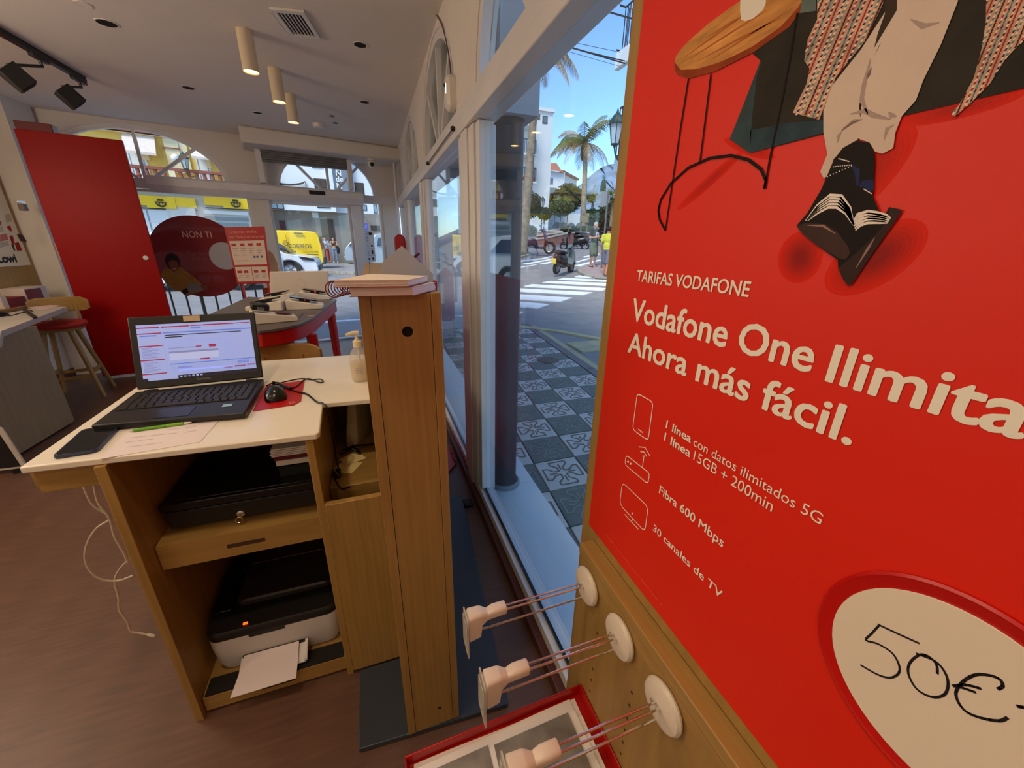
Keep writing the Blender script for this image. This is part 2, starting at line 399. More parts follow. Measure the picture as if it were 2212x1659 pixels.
# dropped soffit over the entrance, with the grey roller shutter box below
sf = fw(512, 262, -.5)[0]
struct(MB().prism([FW(sf, 2.345, -.5), FW(0.05, 2.345, -.5), FW(0.05, 2.345, -.001), FW(sf, 2.345, -.001)], (0, 0, CZ-2.346)), 'trim_10', 'wall white', bevel=.02)
r0, r1 = fw(560, 312, -.2)[0], fw(748, 350, -.2)[0]
sh = thing('roller_shutter', FW((r0+r1)/2, 2.22, -.1), 'grey rolled-up shutter curtain under the white soffit above the entrance', 'shutter')
for i in range(5):
    fbox(MB(), r0, r1, 2.225+.0236*i, 2.247+.0236*i, -.2-.004*(i % 2), -.15).build('slat', 'steel grey', sh, bevel=.003)
for s_ in (r0-.06, r1+.002): fbox(MB(), s_, s_+.055, ZF+.03, 2.343, -.21, -.12).build('guide_rail', 'frame white', sh)
# pier and return at the far left corner, in front of the left wall
struct(MB().box((XL+.002, 5.13, 0), (XL+.2, corner.y-.02, CZ-.001)), 'wall_left', 'wall white')
# ================================================================ ceiling fittings
mat('lamp glow', (255, 214, 130), emit=9); mat('cream tube', (222, 205, 176), .6, var=.02)
cyl = None
for i, (px, py, lab) in enumerate(((527, 65, 'nearest of three cream tube ceiling lamps, lowest and largest in view'), (592, 148, 'middle one of three cream tube ceiling lamps'), (625, 204, 'farthest of three cream tube ceiling lamps, next to the soffit'))):
    p = Pz(px, py, CZ); r = .042
    t = thing('tube_lamp', p, lab, 'ceiling lamp', 'cream tube lamps')
    MB().lathe([(.001, -.004), (r-.004, -.004), (r-.004, -.195), (r, -.2), (r, -.001), (.001, -.001)], p, 28).build('tube', 'cream tube', t)
    MB().lathe([(.001, -.1925), (r-.005, -.1925), (r-.005, -.188), (.001, -.188)], p, 28).build('bulb_disc', 'lamp glow', t)
    lamp('tube_lamp_light', 'SPOT', p-V((0, 0, .205)), 9, WARM, to=p-V((0, 0, 1)), spot_size=math.radians(95), spot_blend=.8, shadow_soft_size=.04)
for px, py, r, lab in ((230, 49, .045, 'dark recessed ceiling spot nearest to the black spotlight track'), (407, 189, .04, 'dark recessed ceiling spot left of the tube lamps'), (556, 243, .036, 'small dark recessed ceiling spot in front of the soffit'), (778, 96, .036, 'dark recessed ceiling spot right of the air vent'), (788, 220, .036, 'dark recessed ceiling spot near the window wall, beyond the vent'), (179, 9, .03, 'faint shallow cap in the ceiling at the top left')):
    p = Pz(px, py, CZ); t = thing('recessed_spot', p, lab, 'ceiling spot', 'recessed ceiling spots')
    MB().lathe([(r, -.0005), (r+.006, -.0005), (r+.006, -.004), (r, -.004)], p, 24).build('rim', 'ceiling white', t)
    MB().lathe([(.001, -.002), (r, -.002), (r, -.0035), (.001, -.0035)], p, 24).build('reflector', 'dark hole' if px != 179 else 'ceiling white', t)
q = [Pz(*p, CZ) for p in ((593, 17), (667, 25), (680, 77), (620, 72))]
c0 = sum(q, V())/4; ux = (q[1]-q[0]+q[2]-q[3]).normalized(); uy = V((-ux.y, ux.x, 0)); hx, hy = .085, .145
t = thing('air_vent', c0, 'white square ceiling air vent with dark slots beside the first tube lamp', 'air vent')
mm = Matrix.Translation(c0) @ Matrix(((ux.x, uy.x, 0, 0), (ux.y, uy.y, 0, 0), (0, 0, 1, 0), (0, 0, 0, 1)))
fr = MB()
for a, b in (((-hx, -hy, -.012), (hx, -hy+.03, -.0005)), ((-hx, hy-.03, -.012), (hx, hy, -.0005)), ((-hx, -hy+.03, -.012), (-hx+.025, hy-.03, -.0005)), ((hx-.025, -hy+.03, -.012), (hx, hy-.03, -.0005))): fr.box(a, b, mm)
fr.build('frame', 'white plastic', t, bevel=.002)
MB().box((-hx+.025, -hy+.03, -.003), (hx-.025, hy-.03, -.0006), mm).build('duct', 'dark hole', t)
for i in range(6):
    x = -hx+.04+i*.018; MB().box((x-.002, -hy+.03, -.011), (x+.002, hy-.03, -.0032), mm).build('slat', 'white plastic', t)
# track with two black spotlights
ta, tb = Pz(-60, 60, CZ-.02), Pz(181, 172, CZ-.02); ta.x = tb.x; td = (tb-ta).normalized()
t = thing('track_rail', ta.lerp(tb, .5)+V((0, 0, .02)), 'black track on the ceiling at the left that carries two spotlights', 'lighting track')
MB().beam(ta-td*.6, tb, .035, .036).build('rail', 'black plastic', t, bevel=.002)
for px, py, bx, by, lab in ((38, 168, 45, 118, 'black square spotlight on the ceiling track at the frame edge'), (152, 210, 160, 170, 'black square spotlight at the inner end of the ceiling track')):
    top = Pz(bx, by, CZ-.04); top.x = tb.x
    c_ = Px(px, py, top.x+.01); t = thing('track_spotlight', top, lab, 'spotlight', 'track spotlights')
    MB().beam(top-td*.07+V((0, 0, -.008)), top+td*.07+V((0, 0, -.008)), .03, .02).build('adapter', 'black plastic', t, bevel=.002)
    MB().tube([top+V((0, 0, -.018)), top+V((.004, 0, -.05)), c_+V((-.02, -.02, .055))], .009).build('swivel_arm', 'black plastic', t)
    ax = V((.55, .35, -.75)).normalized(); up = V((0, 0, 1)); e1 = ax.cross(up).normalized(); e2 = e1.cross(ax)
    rot = Matrix((e1, e2, ax)).transposed().to_4x4(); rot.translation = c_
    MB().box((-.05, -.05, -.055), (.05, .05, .055), rot).build('lamp_head', 'black plastic', t, bevel=.004)
    MB().box((-.04, -.04, .0551), (.04, .04, .0565), rot).build('lens', 'dark hole', t)
# smaller ceiling fittings
p = Pz(687, 267, CZ); t = thing('smoke_detector', p, 'round white smoke detector on the ceiling before the soffit', 'smoke detector')
MB().lathe([(.055, -.0005), (.055, -.015), (.045, -.035), (.02, -.04), (.001, -.04)], p, 20).build('body', 'white plastic', t)
p = fw(800, 332, -.42); pp_ = FW(p[0], 2.345, -.42); t = thing('dome_camera', pp_, 'white dome security camera with dark lens under the soffit', 'security camera')
MB().lathe([(.05, -.0005), (.05, -.02), (.001, -.02)], pp_, 20).build('mount', 'white plastic', t)
MB().blob(pp_+V((0, 0, -.055)), .046, 16, 10).build('dome', 'white plastic', t)
MB().blob(pp_+V((.004, -.026, -.062)), .027, 14, 8).build('lens', 'black satin', t)
pt = Pz(841, 305, CZ-.001); pt = FW(-.13, CZ-.001, -.35)
t = thing('ceiling_pole', pt-V((0, 0, CZ-.001)), 'thin white pole between floor and ceiling in the corner by the entrance', 'pole')
MB().tube([pt, V((pt.x, pt.y, .001))], .016, 12).build('tube', 'frame white', t)
MB().lathe([(.05, -.001), (.05, -.012), (.02, -.02), (.001, -.02)], pt, 16).build('flange', 'frame white', t)
for px, py in ((717, 250), (724, 265)):
    p = Pz(px, py, CZ); props(MB().lathe([(.022, -.0005), (.022, -.008), (.001, -.008)], p, 14).build('sprinkler_cap', 'steel grey'), ('small grey cap in the ceiling, the farther from the smoke detector', 'small grey cap in the ceiling, lower of the two by the soffit')[py > 255], 'cap', 'ceiling caps')
# alarm sensor, clip and cable on the window wall
a_, b_ = Px(968, 208, XW-.03), Px(972, 268, XW-.03)
c_ = (a_+b_)/2; c_.z = 1.985+.06; t = thing('alarm_sensor', V((XW, c_.y, c_.z)), 'rounded white alarm sensor with a dark eye on the window wall', 'sensor')
MB().loft([[V((XW-.001, c_.y+x, c_.z+z)) for x, z in rrect(.075, .15, .036, 6)], [V((XW-.03, c_.y+x, c_.z+z)) for x, z in rrect(.075, .15, .036, 6)], [V((XW-.045, c_.y+x, c_.z+z)) for x, z in rrect(.05, .12, .024, 6)]]).build('shell', 'white plastic', t)
MB().blob(V((XW-.045, c_.y+.008, c_.z+.035)), .008, 10, 6).build('eye', 'black satin', t)
MB().box((XW-.0462, c_.y-.018, c_.z-.005), (XW-.0445, c_.y-.012, c_.z+.035)).build('status_light', mat('pilot white', (255, 250, 240), emit=3), t)
p = Px(921, 55, XW-.02); t = thing('wall_clip', V((XW, p.y, p.z)), 'black clip screwed on beside the window arch near the ceiling', 'clip')
MB().box((XW-.02, p.y-.012, p.z-.045), (XW-.0005, p.y+.012, p.z+.045)).build('block', 'black plastic', t, bevel=.003)
MB().tube([V((XW-.02, p.y+.005, p.z+.01)), V((XW-.05, p.y+.02, p.z)), V((XW-.055, p.y+.02, p.z-.03)), V((XW-.02, p.y+.005, p.z-.03))], .004, 6).build('loop', 'black plastic', t)
cb = spline([Px(940, 28, XW-.006), Px(955, 55, XW-.006), Px(968, 110, XW-.006), Px(974, 160, XW-.006), Px(977, 204, XW-.006)], 5)
props(MB().tube(cb, .0035, 6).build('sensor_cable', 'brown base'), 'thin brown cable running down the window wall to the alarm sensor', 'cable')
t = thing('stay_rod', Px(948, 320, .43), 'thin dark rod with two ball ends along the window transom', 'rod')
ra, rb = Px(924, 353, .425), Px(978, 278, .425)
MB().tube([ra, rb], .004, 6).build('rod', 'steel grey', t)
for p in (ra, rb): MB().blob(p, .012, 10, 6).build('end_knob', 'black plastic', t)
# ================================================================ the counter desk
X0, X1, YF = -.628, -.186, 1.005                       # outer sides and front of the cabinet
ZW = .90
desk = thing('counter_desk', (-.4, 1.4, 0), 'oak counter desk with a white worktop that carries the open laptop', 'desk')
MB().prism([(-.752, 1.016, ZW-.016), (-.176, 1.0, ZW-.016), (-.169, 1.012, ZW-.016), (-.181, 1.214, ZW-.016), (-.034, 1.208, ZW-.016), (-.034, 1.768, ZW-.016), (-.785, 1.775, ZW-.016)], (0, 0, .016)).build('worktop', 'worktop white', desk, bevel=.003)
MB().box((X0, YF, 0), (X0+.021, 1.62, ZW-.0165)).build('side_panel', 'oak upright', desk, bevel=.0015)
MB().box((X1-.019, YF, 0), (X1, 1.62, ZW-.0165)).build('side_panel', 'oak upright', desk, bevel=.0015)
MB().box((X0+.0215, 1.6, .0), (X1-.0195, 1.618, ZW-.017)).build('back_panel', 'oak upright', desk)
MB().box((-.745, 1.03, ZW-.075), (X0-.001, 1.05, ZW-.0165)).box((-.765, 1.051, ZW-.075), (-.745, 1.76, ZW-.0165)).build('apron', 'oak cross', desk, bevel=.0015)
def drawer(z0, z1, yf, name='drawer'):
    mb = MB(); xa, xb = X0+.024, X1-.022; xm, zm = (xa+xb)/2+.0, (z0+z1)/2-.003; hw, hh = .046, .0065
    sl = [(xm+x, zm+z) for x, z in rrect(2*hw, 2*hh, .006, 4)]
    # front board with a slot for a grip: ring of the face around the slot, then the slot's depth
    outer = []
    for x, z in sl:
        k = max(abs(x-xm)/((xb-xa)/2), abs(z-zm)/((z1-z0)/2)); outer.append(V((xm+(x-xm)/k, yf, min(z1, max(z0, zm+(z-zm)/k)))))
    n = len(sl); inner = [V((x, yf, z)) for x, z in sl]; deep = [V((x, yf+.016, z)) for x, z in sl]
    mb.add([V((xa, yf, z0)), V((xb, yf, z0)), V((xb, yf, z1)), V((xa, yf, z1)), V((xa, yf+.018, z0)), V((xb, yf+.018, z0)), V((xb, yf+.018, z1)), V((xa, yf+.018, z1))],
           [(3, 2, 6, 7), (0, 4, 5, 1), (0, 3, 7, 4), (1, 5, 6, 2), (4, 7, 6, 5)])
    # the four face strips
    mb.add([V((xa, yf, z0)), V((xm-hw, yf, z0)), V((xm-hw, yf, z1)), V((xa, yf, z1))], [(0, 1, 2, 3)])
    mb.add([V((xm+hw, yf, z0)), V((xb, yf, z0)), V((xb, yf, z1)), V((xm+hw, yf, z1))], [(0, 1, 2, 3)])
    mb.add([V((xm-hw, yf, z0)), V((xm+hw, yf, z0)), V((xm+hw, yf, zm-hh)), V((xm-hw, yf, zm-hh))], [(0, 1, 2, 3)])
    mb.add([V((xm-hw, yf, zm+hh)), V((xm+hw, yf, zm+hh)), V((xm+hw, yf, z1)), V((xm-hw, yf, z1))], [(0, 1, 2, 3)])
    d = mb.build(name, 'oak cross', desk, smooth=0)
    MB().prism([V((xm-hw, yf+.001, zm-hh)), V((xm+hw, yf+.001, zm-hh)), V((xm+hw, yf+.001, zm+hh)), V((xm-hw, yf+.001, zm+hh))], (0, .012, 0)).build('grip_slot', mat('slot shade', (70, 44, 20), .8, var=0), d)
    return d
drawer(.530, .606, 1.058)
MB().box((X0+.022, 1.077, .588), (X1-.020, 1.598, .605)).build('shelf_board', 'oak cross', desk)
drawer(.012, .066, 1.022)
MB().box((X0+.022, 1.041, .052), (X1-.020, 1.598, .065)).build('shelf_board', 'oak cross', desk)
# right-hand module: door below, open pigeonhole above
MB().box((X1+.001, .9985, .021), (-.034, 1.018, .682)).build('door', 'oak upright', desk, bevel=.0015)
MB().box((X1+.001, 1.12, .607), (-.034, 1.598, .656)).build('pigeonhole_shelf', 'oak cross', desk, bevel=.0015)
MB().box((X1+.001, 1.6, .0), (-.034, 1.618, ZW-.017)).build('back_panel', 'oak upright', desk)
# ---- things on the worktop
lap = thing('laptop', (-.537, 1.28, ZW), 'open black laptop showing a blue and white form on its screen', 'laptop')
hl, hr, fl_, fr_ = V((-.712, 1.405, ZW)), V((-.380, 1.435, ZW)), V((-.705, 1.172, ZW)), V((-.366, 1.150, ZW))
zz = V((0, 0, 1))
def on(u, v, z=0): return (fl_*(1-u)+fr_*u)*(1-v)+(hl*(1-u)+hr*u)*v+zz*z
base = MB().loft([[on(0, 0, .006), on(1, 0, .006), on(1, 1, .004), on(0, 1, .004)], [on(0, 0, .02), on(1, 0, .02), on(1, 1, .026), on(0, 1, .026)]]).build('base', 'black plastic', lap, bevel=.003)
for u, v in ((.06, .1), (.94, .1), (.06, .9), (.94, .9)): MB().lathe([(.006, 0), (.006, .006)], on(u, v), 10).build('foot', 'black satin', lap)
def top(u, v, h=0): return on(u, v, .0204+.006*v+h)
MB().prism([top(.03, .37), top(.97, .37), top(.97, .86), top(.03, .86)], (0, 0, .0006)).build('key_well', 'dark hole', base)
for r in range(6):
    n = (15, 15, 14, 14, 13, 9)[5-r] if False else (17, 17, 17, 16, 16, 11)[5-r]
    v0 = .385+r*.077; u = .04; tot = .92
    ws = [1]*n
    if r == 0: ws = [1.2, 1, 1, 1, 5.2, 1, 1, 1, 1, 1, 1.6]
    k = tot/sum(ws)
    for w in ws:
        a, b = u+.004, u+w*k-.004; u += w*k
        MB().loft([[top(a, v0, .0008), top(b, v0, .0008), top(b, v0+.066, .0008), top(a, v0+.066, .0008)], [top(a+.003, v0+.006, .0032), top(b-.003, v0+.006, .0032), top(b-.003, v0+.06, .0032), top(a+.003, v0+.06, .0032)]]).build('key', 'key black' if 'key black' in MATS else mat('key black', (24, 23, 23), .45, var=0), base)
MB().prism([top(.36, .05), top(.60, .05), top(.60, .30), top(.36, .30)], (0, 0, .0004)).build('touchpad', mat('touchpad', (22, 24, 34), .3, var=0), base)
MB().prism([top(.80, .20), top(.87, .20), top(.87, .27), top(.80, .27)], (0, 0, .0006)).build('sticker', mat('sticker blue', (150, 190, 215), .4, var=.15, scale=60), base)
# lid, leaning back; its own axes: a along the hinge, b up the lid
bl, br = hl+V((.002, .004, .03)), hr+V((-.002, .004, .03))
tl, tr = Py(269, 688, 1.487), Py(553, 672, 1.517)
_w = ((tl-bl)+(tr-br))/2; tl, tr = bl+_w, br+_w
def lid(a, b, d=0): 
    nrm = (br-bl).cross(tl-bl).normalized()
    return (bl*(1-a)+br*a)*(1-b)+(tl*(1-a)+tr*a)*b + nrm*(-d)
L0 = MB().loft([[lid(0, 0), lid(1, 0), lid(1, 1), lid(0, 1)], [lid(0, 0, .012), lid(1, 0, .012), lid(1, 1, .008), lid(0, 1, .008)]]).build('lid', 'black plastic', lap, bevel=.003)
for a in (.1, .9): MB().tube([lid(a-.05, -.05, .004), lid(a+.05, -.05, .004)], .009, 10).build('hinge', 'black satin', lap)
def panel(a0, b0, a1, b1, m, d, name='screen_area', par=None):
    return MB().prism([lid(a0, b0, -d), lid(a1, b0, -d), lid(a1, b1, -d), lid(a0, b1, -d)], (lid(0, 0, .0002)-lid(0, 0))).build(name, m, par if par else L0)
scr = mat('screen white', (150, 168, 228), emit=.52); mat('screen blue', (92, 120, 205), emit=.6); mat('screen red', (150, 26, 60), emit=.5); mat('screen grey', (125, 132, 185), emit=.5); mat('screen dark', (26, 22, 44), emit=.35); mat('screen lilac', (142, 160, 220), emit=.6)
SA0, SB0, SA1, SB1 = .055, .105, .955, .885
screen = panel(SA0, SB0, SA1, SB1, scr, .0008, 'screen', lap)
def sc(x0, y0, x1, y1, m, d=.0012):                     # fractions of the screen, y downwards
    panel(SA0+(SA1-SA0)*x0, SB1-(SB1-SB0)*y1, SA0+(SA1-SA0)*x1, SB1-(SB1-SB0)*y0, m, d, 'screen_block', screen)
for r in ((0, .045, .19, .065), (.2, .045, .44, .065), (.45, .045, .55, .06), (.56, .04, .84, .06), (.85, .04, .99, .055)): sc(*r, 'screen red')
sc(.45, .085, .54, .11, 'screen blue'); sc(.21, .15, 1, .172, 'screen blue')
for y in (.15, .375, .625, .87): sc(0, y, .2, y+.018, 'screen red')
sc(.02, .19, .155, .212, 'screen blue'); sc(.205, .15, .215, .9, 'screen lilac')
for i in range(9): sc(.02, .41+.022*i, .1+.03*((i*7) % 3), .418+.022*i, 'screen grey')
for i in range(10): sc(.02, .66+.02*i, .1+.03*((i*5) % 3), .667+.02*i, 'screen grey')
sc(.225, .2, .9, .215, 'screen dark'); sc(.225, .235, .37, .252, 'screen dark')
for i in range(4): sc(.24, .29+.035*i, .66, .30+.035*i, 'screen lilac')
sc(.24, .44, .47, .452, 'screen grey'); sc(.24, .505, .67, .54, 'screen grey'); sc(.24, .54, .67, .665, mat('screen pale', (172, 186, 236), emit=.5))
for r in ((.475, .43, .525, .45), (.59, .415, .655, .44), (.59, .445, .655, .465), (.5, .665, .58, .69)): sc(*r, 'screen red')
for i in range(11): sc(.68, .26+.038*i, .82+.05*((i*3) % 4), .266+.038*i, 'screen lilac')
sc(.235, .725, 1, .742, 'screen blue'); sc(.235, .745, 1, .9, 'screen lilac')
for r in ((.7, .865, .78, .89), (.8, .855, .9, .88), (.915, .845, 1, .87)): sc(*r, 'screen red')
sc(.3, .79, .42, .82, 'screen grey'); sc(.83, .76, .94, .82, 'screen grey'); sc(.3, .84, .78, .87, 'screen pale')
sc(.29, .94, 1, 1, 'screen dark'); sc(0, .955, .04, 1, 'screen dark')
for i, m in enumerate(('screen white', 'screen grey', 'screen blue', 'screen white', 'screen pale', 'screen lilac')): sc(.305+.035*i, .955, .325+.035*i, .98, m, .0015)
MB().prism([lid(.415, .905, -.0005), lid(.545, .905, -.0005), lid(.545, .985, -.0005), lid(.415, .985, -.0005)], lid(0, 0, -.002)-lid(0, 0)).build('webcam_sticker', mat('sticker beige', (200, 176, 140), .5), L0, label='beige sticker over the webcam')
text('Lenovo', 'steel grey', L0, lid(.46, .055, -.0006), br-bl, tl-bl, width=.034, bold=.02)
# red mouse mat and mouse
mm_ = thing('mouse_mat', (-.3, 1.33, ZW), 'thin red mouse mat under the black mouse', 'mouse mat')
MB().prism([(-.262, 1.452, ZW+.0003), (-.245, 1.247, ZW+.0003), (-.26, 1.222, ZW+.0003), (-.363, 1.205, ZW+.0003), (-.371, 1.3, ZW+.0003), (-.375, 1.43, ZW+.0003)], (0, 0, .002)).build('sheet', 'shop red', mm_)
MB().lathe([(.0075, 0), (.0085, 0), (.0085, .0003), (.0075, .0003)], (-.268, 1.242, ZW+.0024), 20, sc=(1, .7)).build('ring_mark', 'ink white', mm_)
mo = thing('computer_mouse', (-.325, 1.31, ZW+.0025), 'black computer mouse on the red mat', 'mouse')
rings = []
for t_, w, h in ((-1, .018, .012), (-.85, .027, .024), (-.4, .031, .034), (.1, .030, .036), (.6, .028, .028), (.9, .024, .018), (1, .016, .010)):
    rings.append([V((-.325, 1.31, ZW+.003))+Matrix.Rotation(math.radians(14), 3, 'Z') @ V((w*math.cos(a), t_*.052, max(0, h*math.sin(a)))) for a in [math.pi*k/10 for k in range(11)]])
MB().loft(rings).build('shell', mat('mouse black', (16, 15, 15), .22, var=0), mo, smooth=60)
MB().tube([V((-.331, 1.345, ZW+.036)), V((-.334, 1.353, ZW+.034))], .006, 10).build('scroll_wheel', 'black satin', mo)
ct = [Pz(*p, ZW+.004) for p in ((575, 833), (600, 826), (620, 838), (640, 835), (655, 822), (668, 818), (690, 826), (698, 824), (692, 819), (675, 820), (650, 818), (615, 825), (590, 832))]
props(MB().tube(spline(ct, 5), .0022, 6).build('audio_cable', 'black satin'), 'thin black cable looped beside the red mouse mat', 'cable')
cb = [Pz(*p, ZW+.004) for p in ((578, 838), (600, 830), (618, 836), (640, 846), (664, 852), (684, 868))]
e_ = V((-.176, 1.2, ZW+.003)); pth = cb+[e_, V((-.165, 1.185, ZW-.02)), V((-.16, 1.165, ZW-.15)), V((-.158, 1.15, ZW-.22)), V((-.168, 1.12, .72)), V((-.166, 1.115, .69)), V((-.15, 1.10, .662)), V((-.12, 1.06, .690))]
o = MB().tube(spline(pth, 5), .0028, 6).build('power_cable', 'black satin'); props(o, 'black power cable running over the desk edge down beside the pigeonhole', 'cable')
MB().tube([Pz(608, 833, ZW+.007), Pz(628, 840, ZW+.007)], .006, 10).build('ferrite_bead', 'black satin', o)
# green pen, phone, sheets
pn = thing('green_pen', (-.57, 1.178, ZW), 'green ballpoint pen lying in front of the laptop', 'pen')
pa, pb = Pz(288, 930, ZW+.005), Pz(400, 914, ZW+.005); pd = (pb-pa).normalized()
gm = mat('pen green', (96, 160, 30), .35); MB().tube([pa, pa.lerp(pb, .62)], .0042, 10).build('barrel', gm, pn)
MB().tube([pa.lerp(pb, .625), pb-pd*.004], .0044, 10).build('cap', mat('pen green light', (120, 178, 40), .35), pn)
MB().tube([pa, pa-pd*.009], [.0035, .0008], 10).build('tip', 'chrome', pn); MB().tube([pb-pd*.003, pb+pd*.014], [.0035, .002], 10).build('push_button', 'white plastic', pn)
sh = [Pz(*p, ZW+.0006) for p in ((150, 998), (426, 958), (478, 897), (290, 915), (205, 935))]
ps = thing('paper_sheet', sh[0], 'printed white sheet lying under the pen at the front of the worktop', 'paper')
a, b, c, d = (-.69, 1.022), (-.435, 1.022), (-.435, 1.205), (-.69, 1.205)
pg = MB().prism([Pz(216, 992, ZW+.0004), Pz(432, 955, ZW+.0004), Pz(482, 898, ZW+.0004), Pz(300, 912, ZW+.0004)], (0, 0, .0006)).build('sheet', mat('sheet lilac', (226, 214, 216), .7, var=.01), ps)
gi = mat('grey print', (176, 166, 172), .8, var=0)
for k, (x0, y0, x1, y1) in enumerate(((354, 922, 392, 916), (356, 929, 425, 921), (280, 946, 382, 935), (270, 956, 330, 948), (276, 966, 350, 956), (398, 934, 424, 930))):
    p0, p1 = Pz(x0, y0, ZW+.0011), Pz(x1, y1, ZW+.0011); MB().beam(p0, p1, .0022, .0002).build('print_line', gi, pg)
ph = thing('phone', (-.68, 1.12, ZW), 'dark blue smartphone lying face up at the worktop corner', 'phone')
pc = [Pz(*p, ZW) for p in ((122, 986), (236, 984 - 2), (270, 926), (172, 930))]
cen = V((-.676, 1.118, ZW+.0008)); ax = V((.72, 1.0, 0)).normalized(); ay = V((-ax.y, ax.x, 0))
q = Pz(*(178, 986), ZW); 
def rr3(c_, ax_, ay_, w, h, r, z): return [c_+ax_*x+ay_*y+V((0, 0, z)) for x, y in rrect(w, h, r, 5)]
cen = (Pz(124, 987, ZW)+Pz(268, 927, ZW)+Pz(176, 930, ZW)+Pz(205, 982, ZW))/4+V((0, 0, .0005)); 
ax = (Pz(222, 928, ZW)-Pz(164, 985, ZW)).normalized(); ay = V((-ax.y, ax.x, 0))
MB().loft([rr3(cen, ax, ay, .150, .073, .011, 0), rr3(cen, ax, ay, .153, .075, .012, .004), rr3(cen, ax, ay, .150, .073, .011, .008)]).build('body', mat('phone blue', (38, 48, 78), .3, var=0), ph)
MB().loft([rr3(cen, ax, ay, .144, .068, .010, .0081), rr3(cen, ax, ay, .143, .067, .010, .0086)]).build('display', mat('phone glass', (10, 11, 15), .12, var=0), ph)
# hand sanitiser
hs = thing('sanitizer_bottle', (-.07, 1.41, ZW), 'clear pump bottle of hand gel, half full, against the oak upright', 'bottle')
bc = V((-.072, 1.41, ZW+.0005))
clear('clear bottle', (235, 232, 222), .30, .12); clear('gel', (238, 214, 170), .55, .15)
MB().lathe([(.001, 0), (.029, 0), (.032, .006), (.033, .07), (.031, .092), (.02, .112), (.013, .118), (.013, .122)], bc, 24).build('bottle_body', 'clear bottle', hs)
MB().lathe([(.001, .002), (.028, .002), (.0305, .008), (.0312, .068), (.001, .069)], bc, 24).build('gel', 'gel', hs)
MB().lathe([(.015, .122), (.015, .142), (.008, .146), (.008, .150), (.001, .150)], bc, 18).build('pump_collar', mat('cream plastic', (234, 222, 190), .4), hs)
MB().tube([bc+V((0, 0, .148)), bc+V((0, 0, .168))], .0045, 10).build('pump_stem', 'white plastic', hs)
MB().tube([bc+V((.008, 0, .170)), bc+V((-.012, -.002, .171)), bc+V((-.034, -.004, .166))], [.008, .007, .004], 10).build('nozzle', 'cream plastic', hs)
MB().tube([bc+V((0, 0, .12)), bc+V((.004, 0, .02))], .003, 8).build('dip_tube', 'white plastic', hs)
for i in range(4):
    MB().box((bc.x-.014, bc.y-.0335, ZW+.052-.006*i), (bc.x+.010, bc.y-.0328, ZW+.0535-.006*i)).build('print_line', gi, hs)
# ---- inside the cabinet
cd_ = thing('cash_drawer', (-.41, 1.3, .605), 'black metal cash drawer with its key in the lock, on the upper shelf', 'cash drawer')
xa, xb, y0 = -.590, -.212, 1.105
MB().box((xa, y0+.012, .615), (xb, 1.5, .70)).build('case', 'black satin', cd_, bevel=.003)
MB().box((xa+.006, y0, .620), (xb-.006, y0+.0118, .672)).build('drawer_front', 'black plastic', cd_, bevel=.002)
MB().box((xa-.004, y0-.004, .676), (xb+.004, y0+.0118, .70)).build('top_lip', 'black satin', cd_, bevel=.003)
for x in (xa+.04, xb-.04):
    for y in (1.15, 1.45): MB().lathe([(.012, 0), (.01, .010)], (x, y, .6052), 12).build('rubber_foot', 'black plastic', cd_)
kx, kz = -.418, .634
lk = MB().lathe([(.010, 0), (.010, .004), (.006, .006), (.001, .006)], (kx, y0, kz), 16, axis=(0, -1, 0)).build('lock', 'chrome', cd_)
MB().box((kx-.0008, y0-.014, kz-.004), (kx+.0008, y0-.006, kz+.004)).build('key_blade', 'chrome', lk)
MB().tube(arc((kx-.003, y0-.014, kz-.012), .009, 0, 330, 14, (1, 0, 0), (0, 0, 1)), .0012, 6).build('key_ring', 'chrome', lk)
MB().prism([V((kx-.002, y0-.0142, kz-.02)), V((kx+.006, y0-.0142, kz-.018)), V((kx+.003, y0-.0142, kz-.046)), V((kx-.001, y0-.0142, kz-.046))], (0, -.0015, 0)).build('spare_key', mat('brass', (170, 130, 70), .3, metal=1, var=0), lk)
# pad of papers stacked on the cash drawer, at the right
z = .7003
for i, (h, m, lab) in enumerate(((.036, 'black plastic', 'dark flat box under the papers in the cabinet'), (.018, 'paper', 'white paper pad on the dark box inside the cabinet'), (.012, 'dark red', 'dark red booklet in the paper stack inside the cabinet'), (.02, 'paper', 'loose white leaflets on top of the dark red booklet in the cabinet'))):
    mb = MB()
    n = 1 if i < 3 else 5
    for k in range(n): mb.box((-.318-.004*(k % 2)-.004*i, 1.16+.003*k, z+h/n*k), (-.212, 1.42, z+h/n*(k+.9)))
    props(mb.build(('flat_box', 'paper_pad', 'booklet', 'leaflets')[i], m), lab, ('box', 'paper', 'booklet', 'leaflets')[i]); z += h+.0004
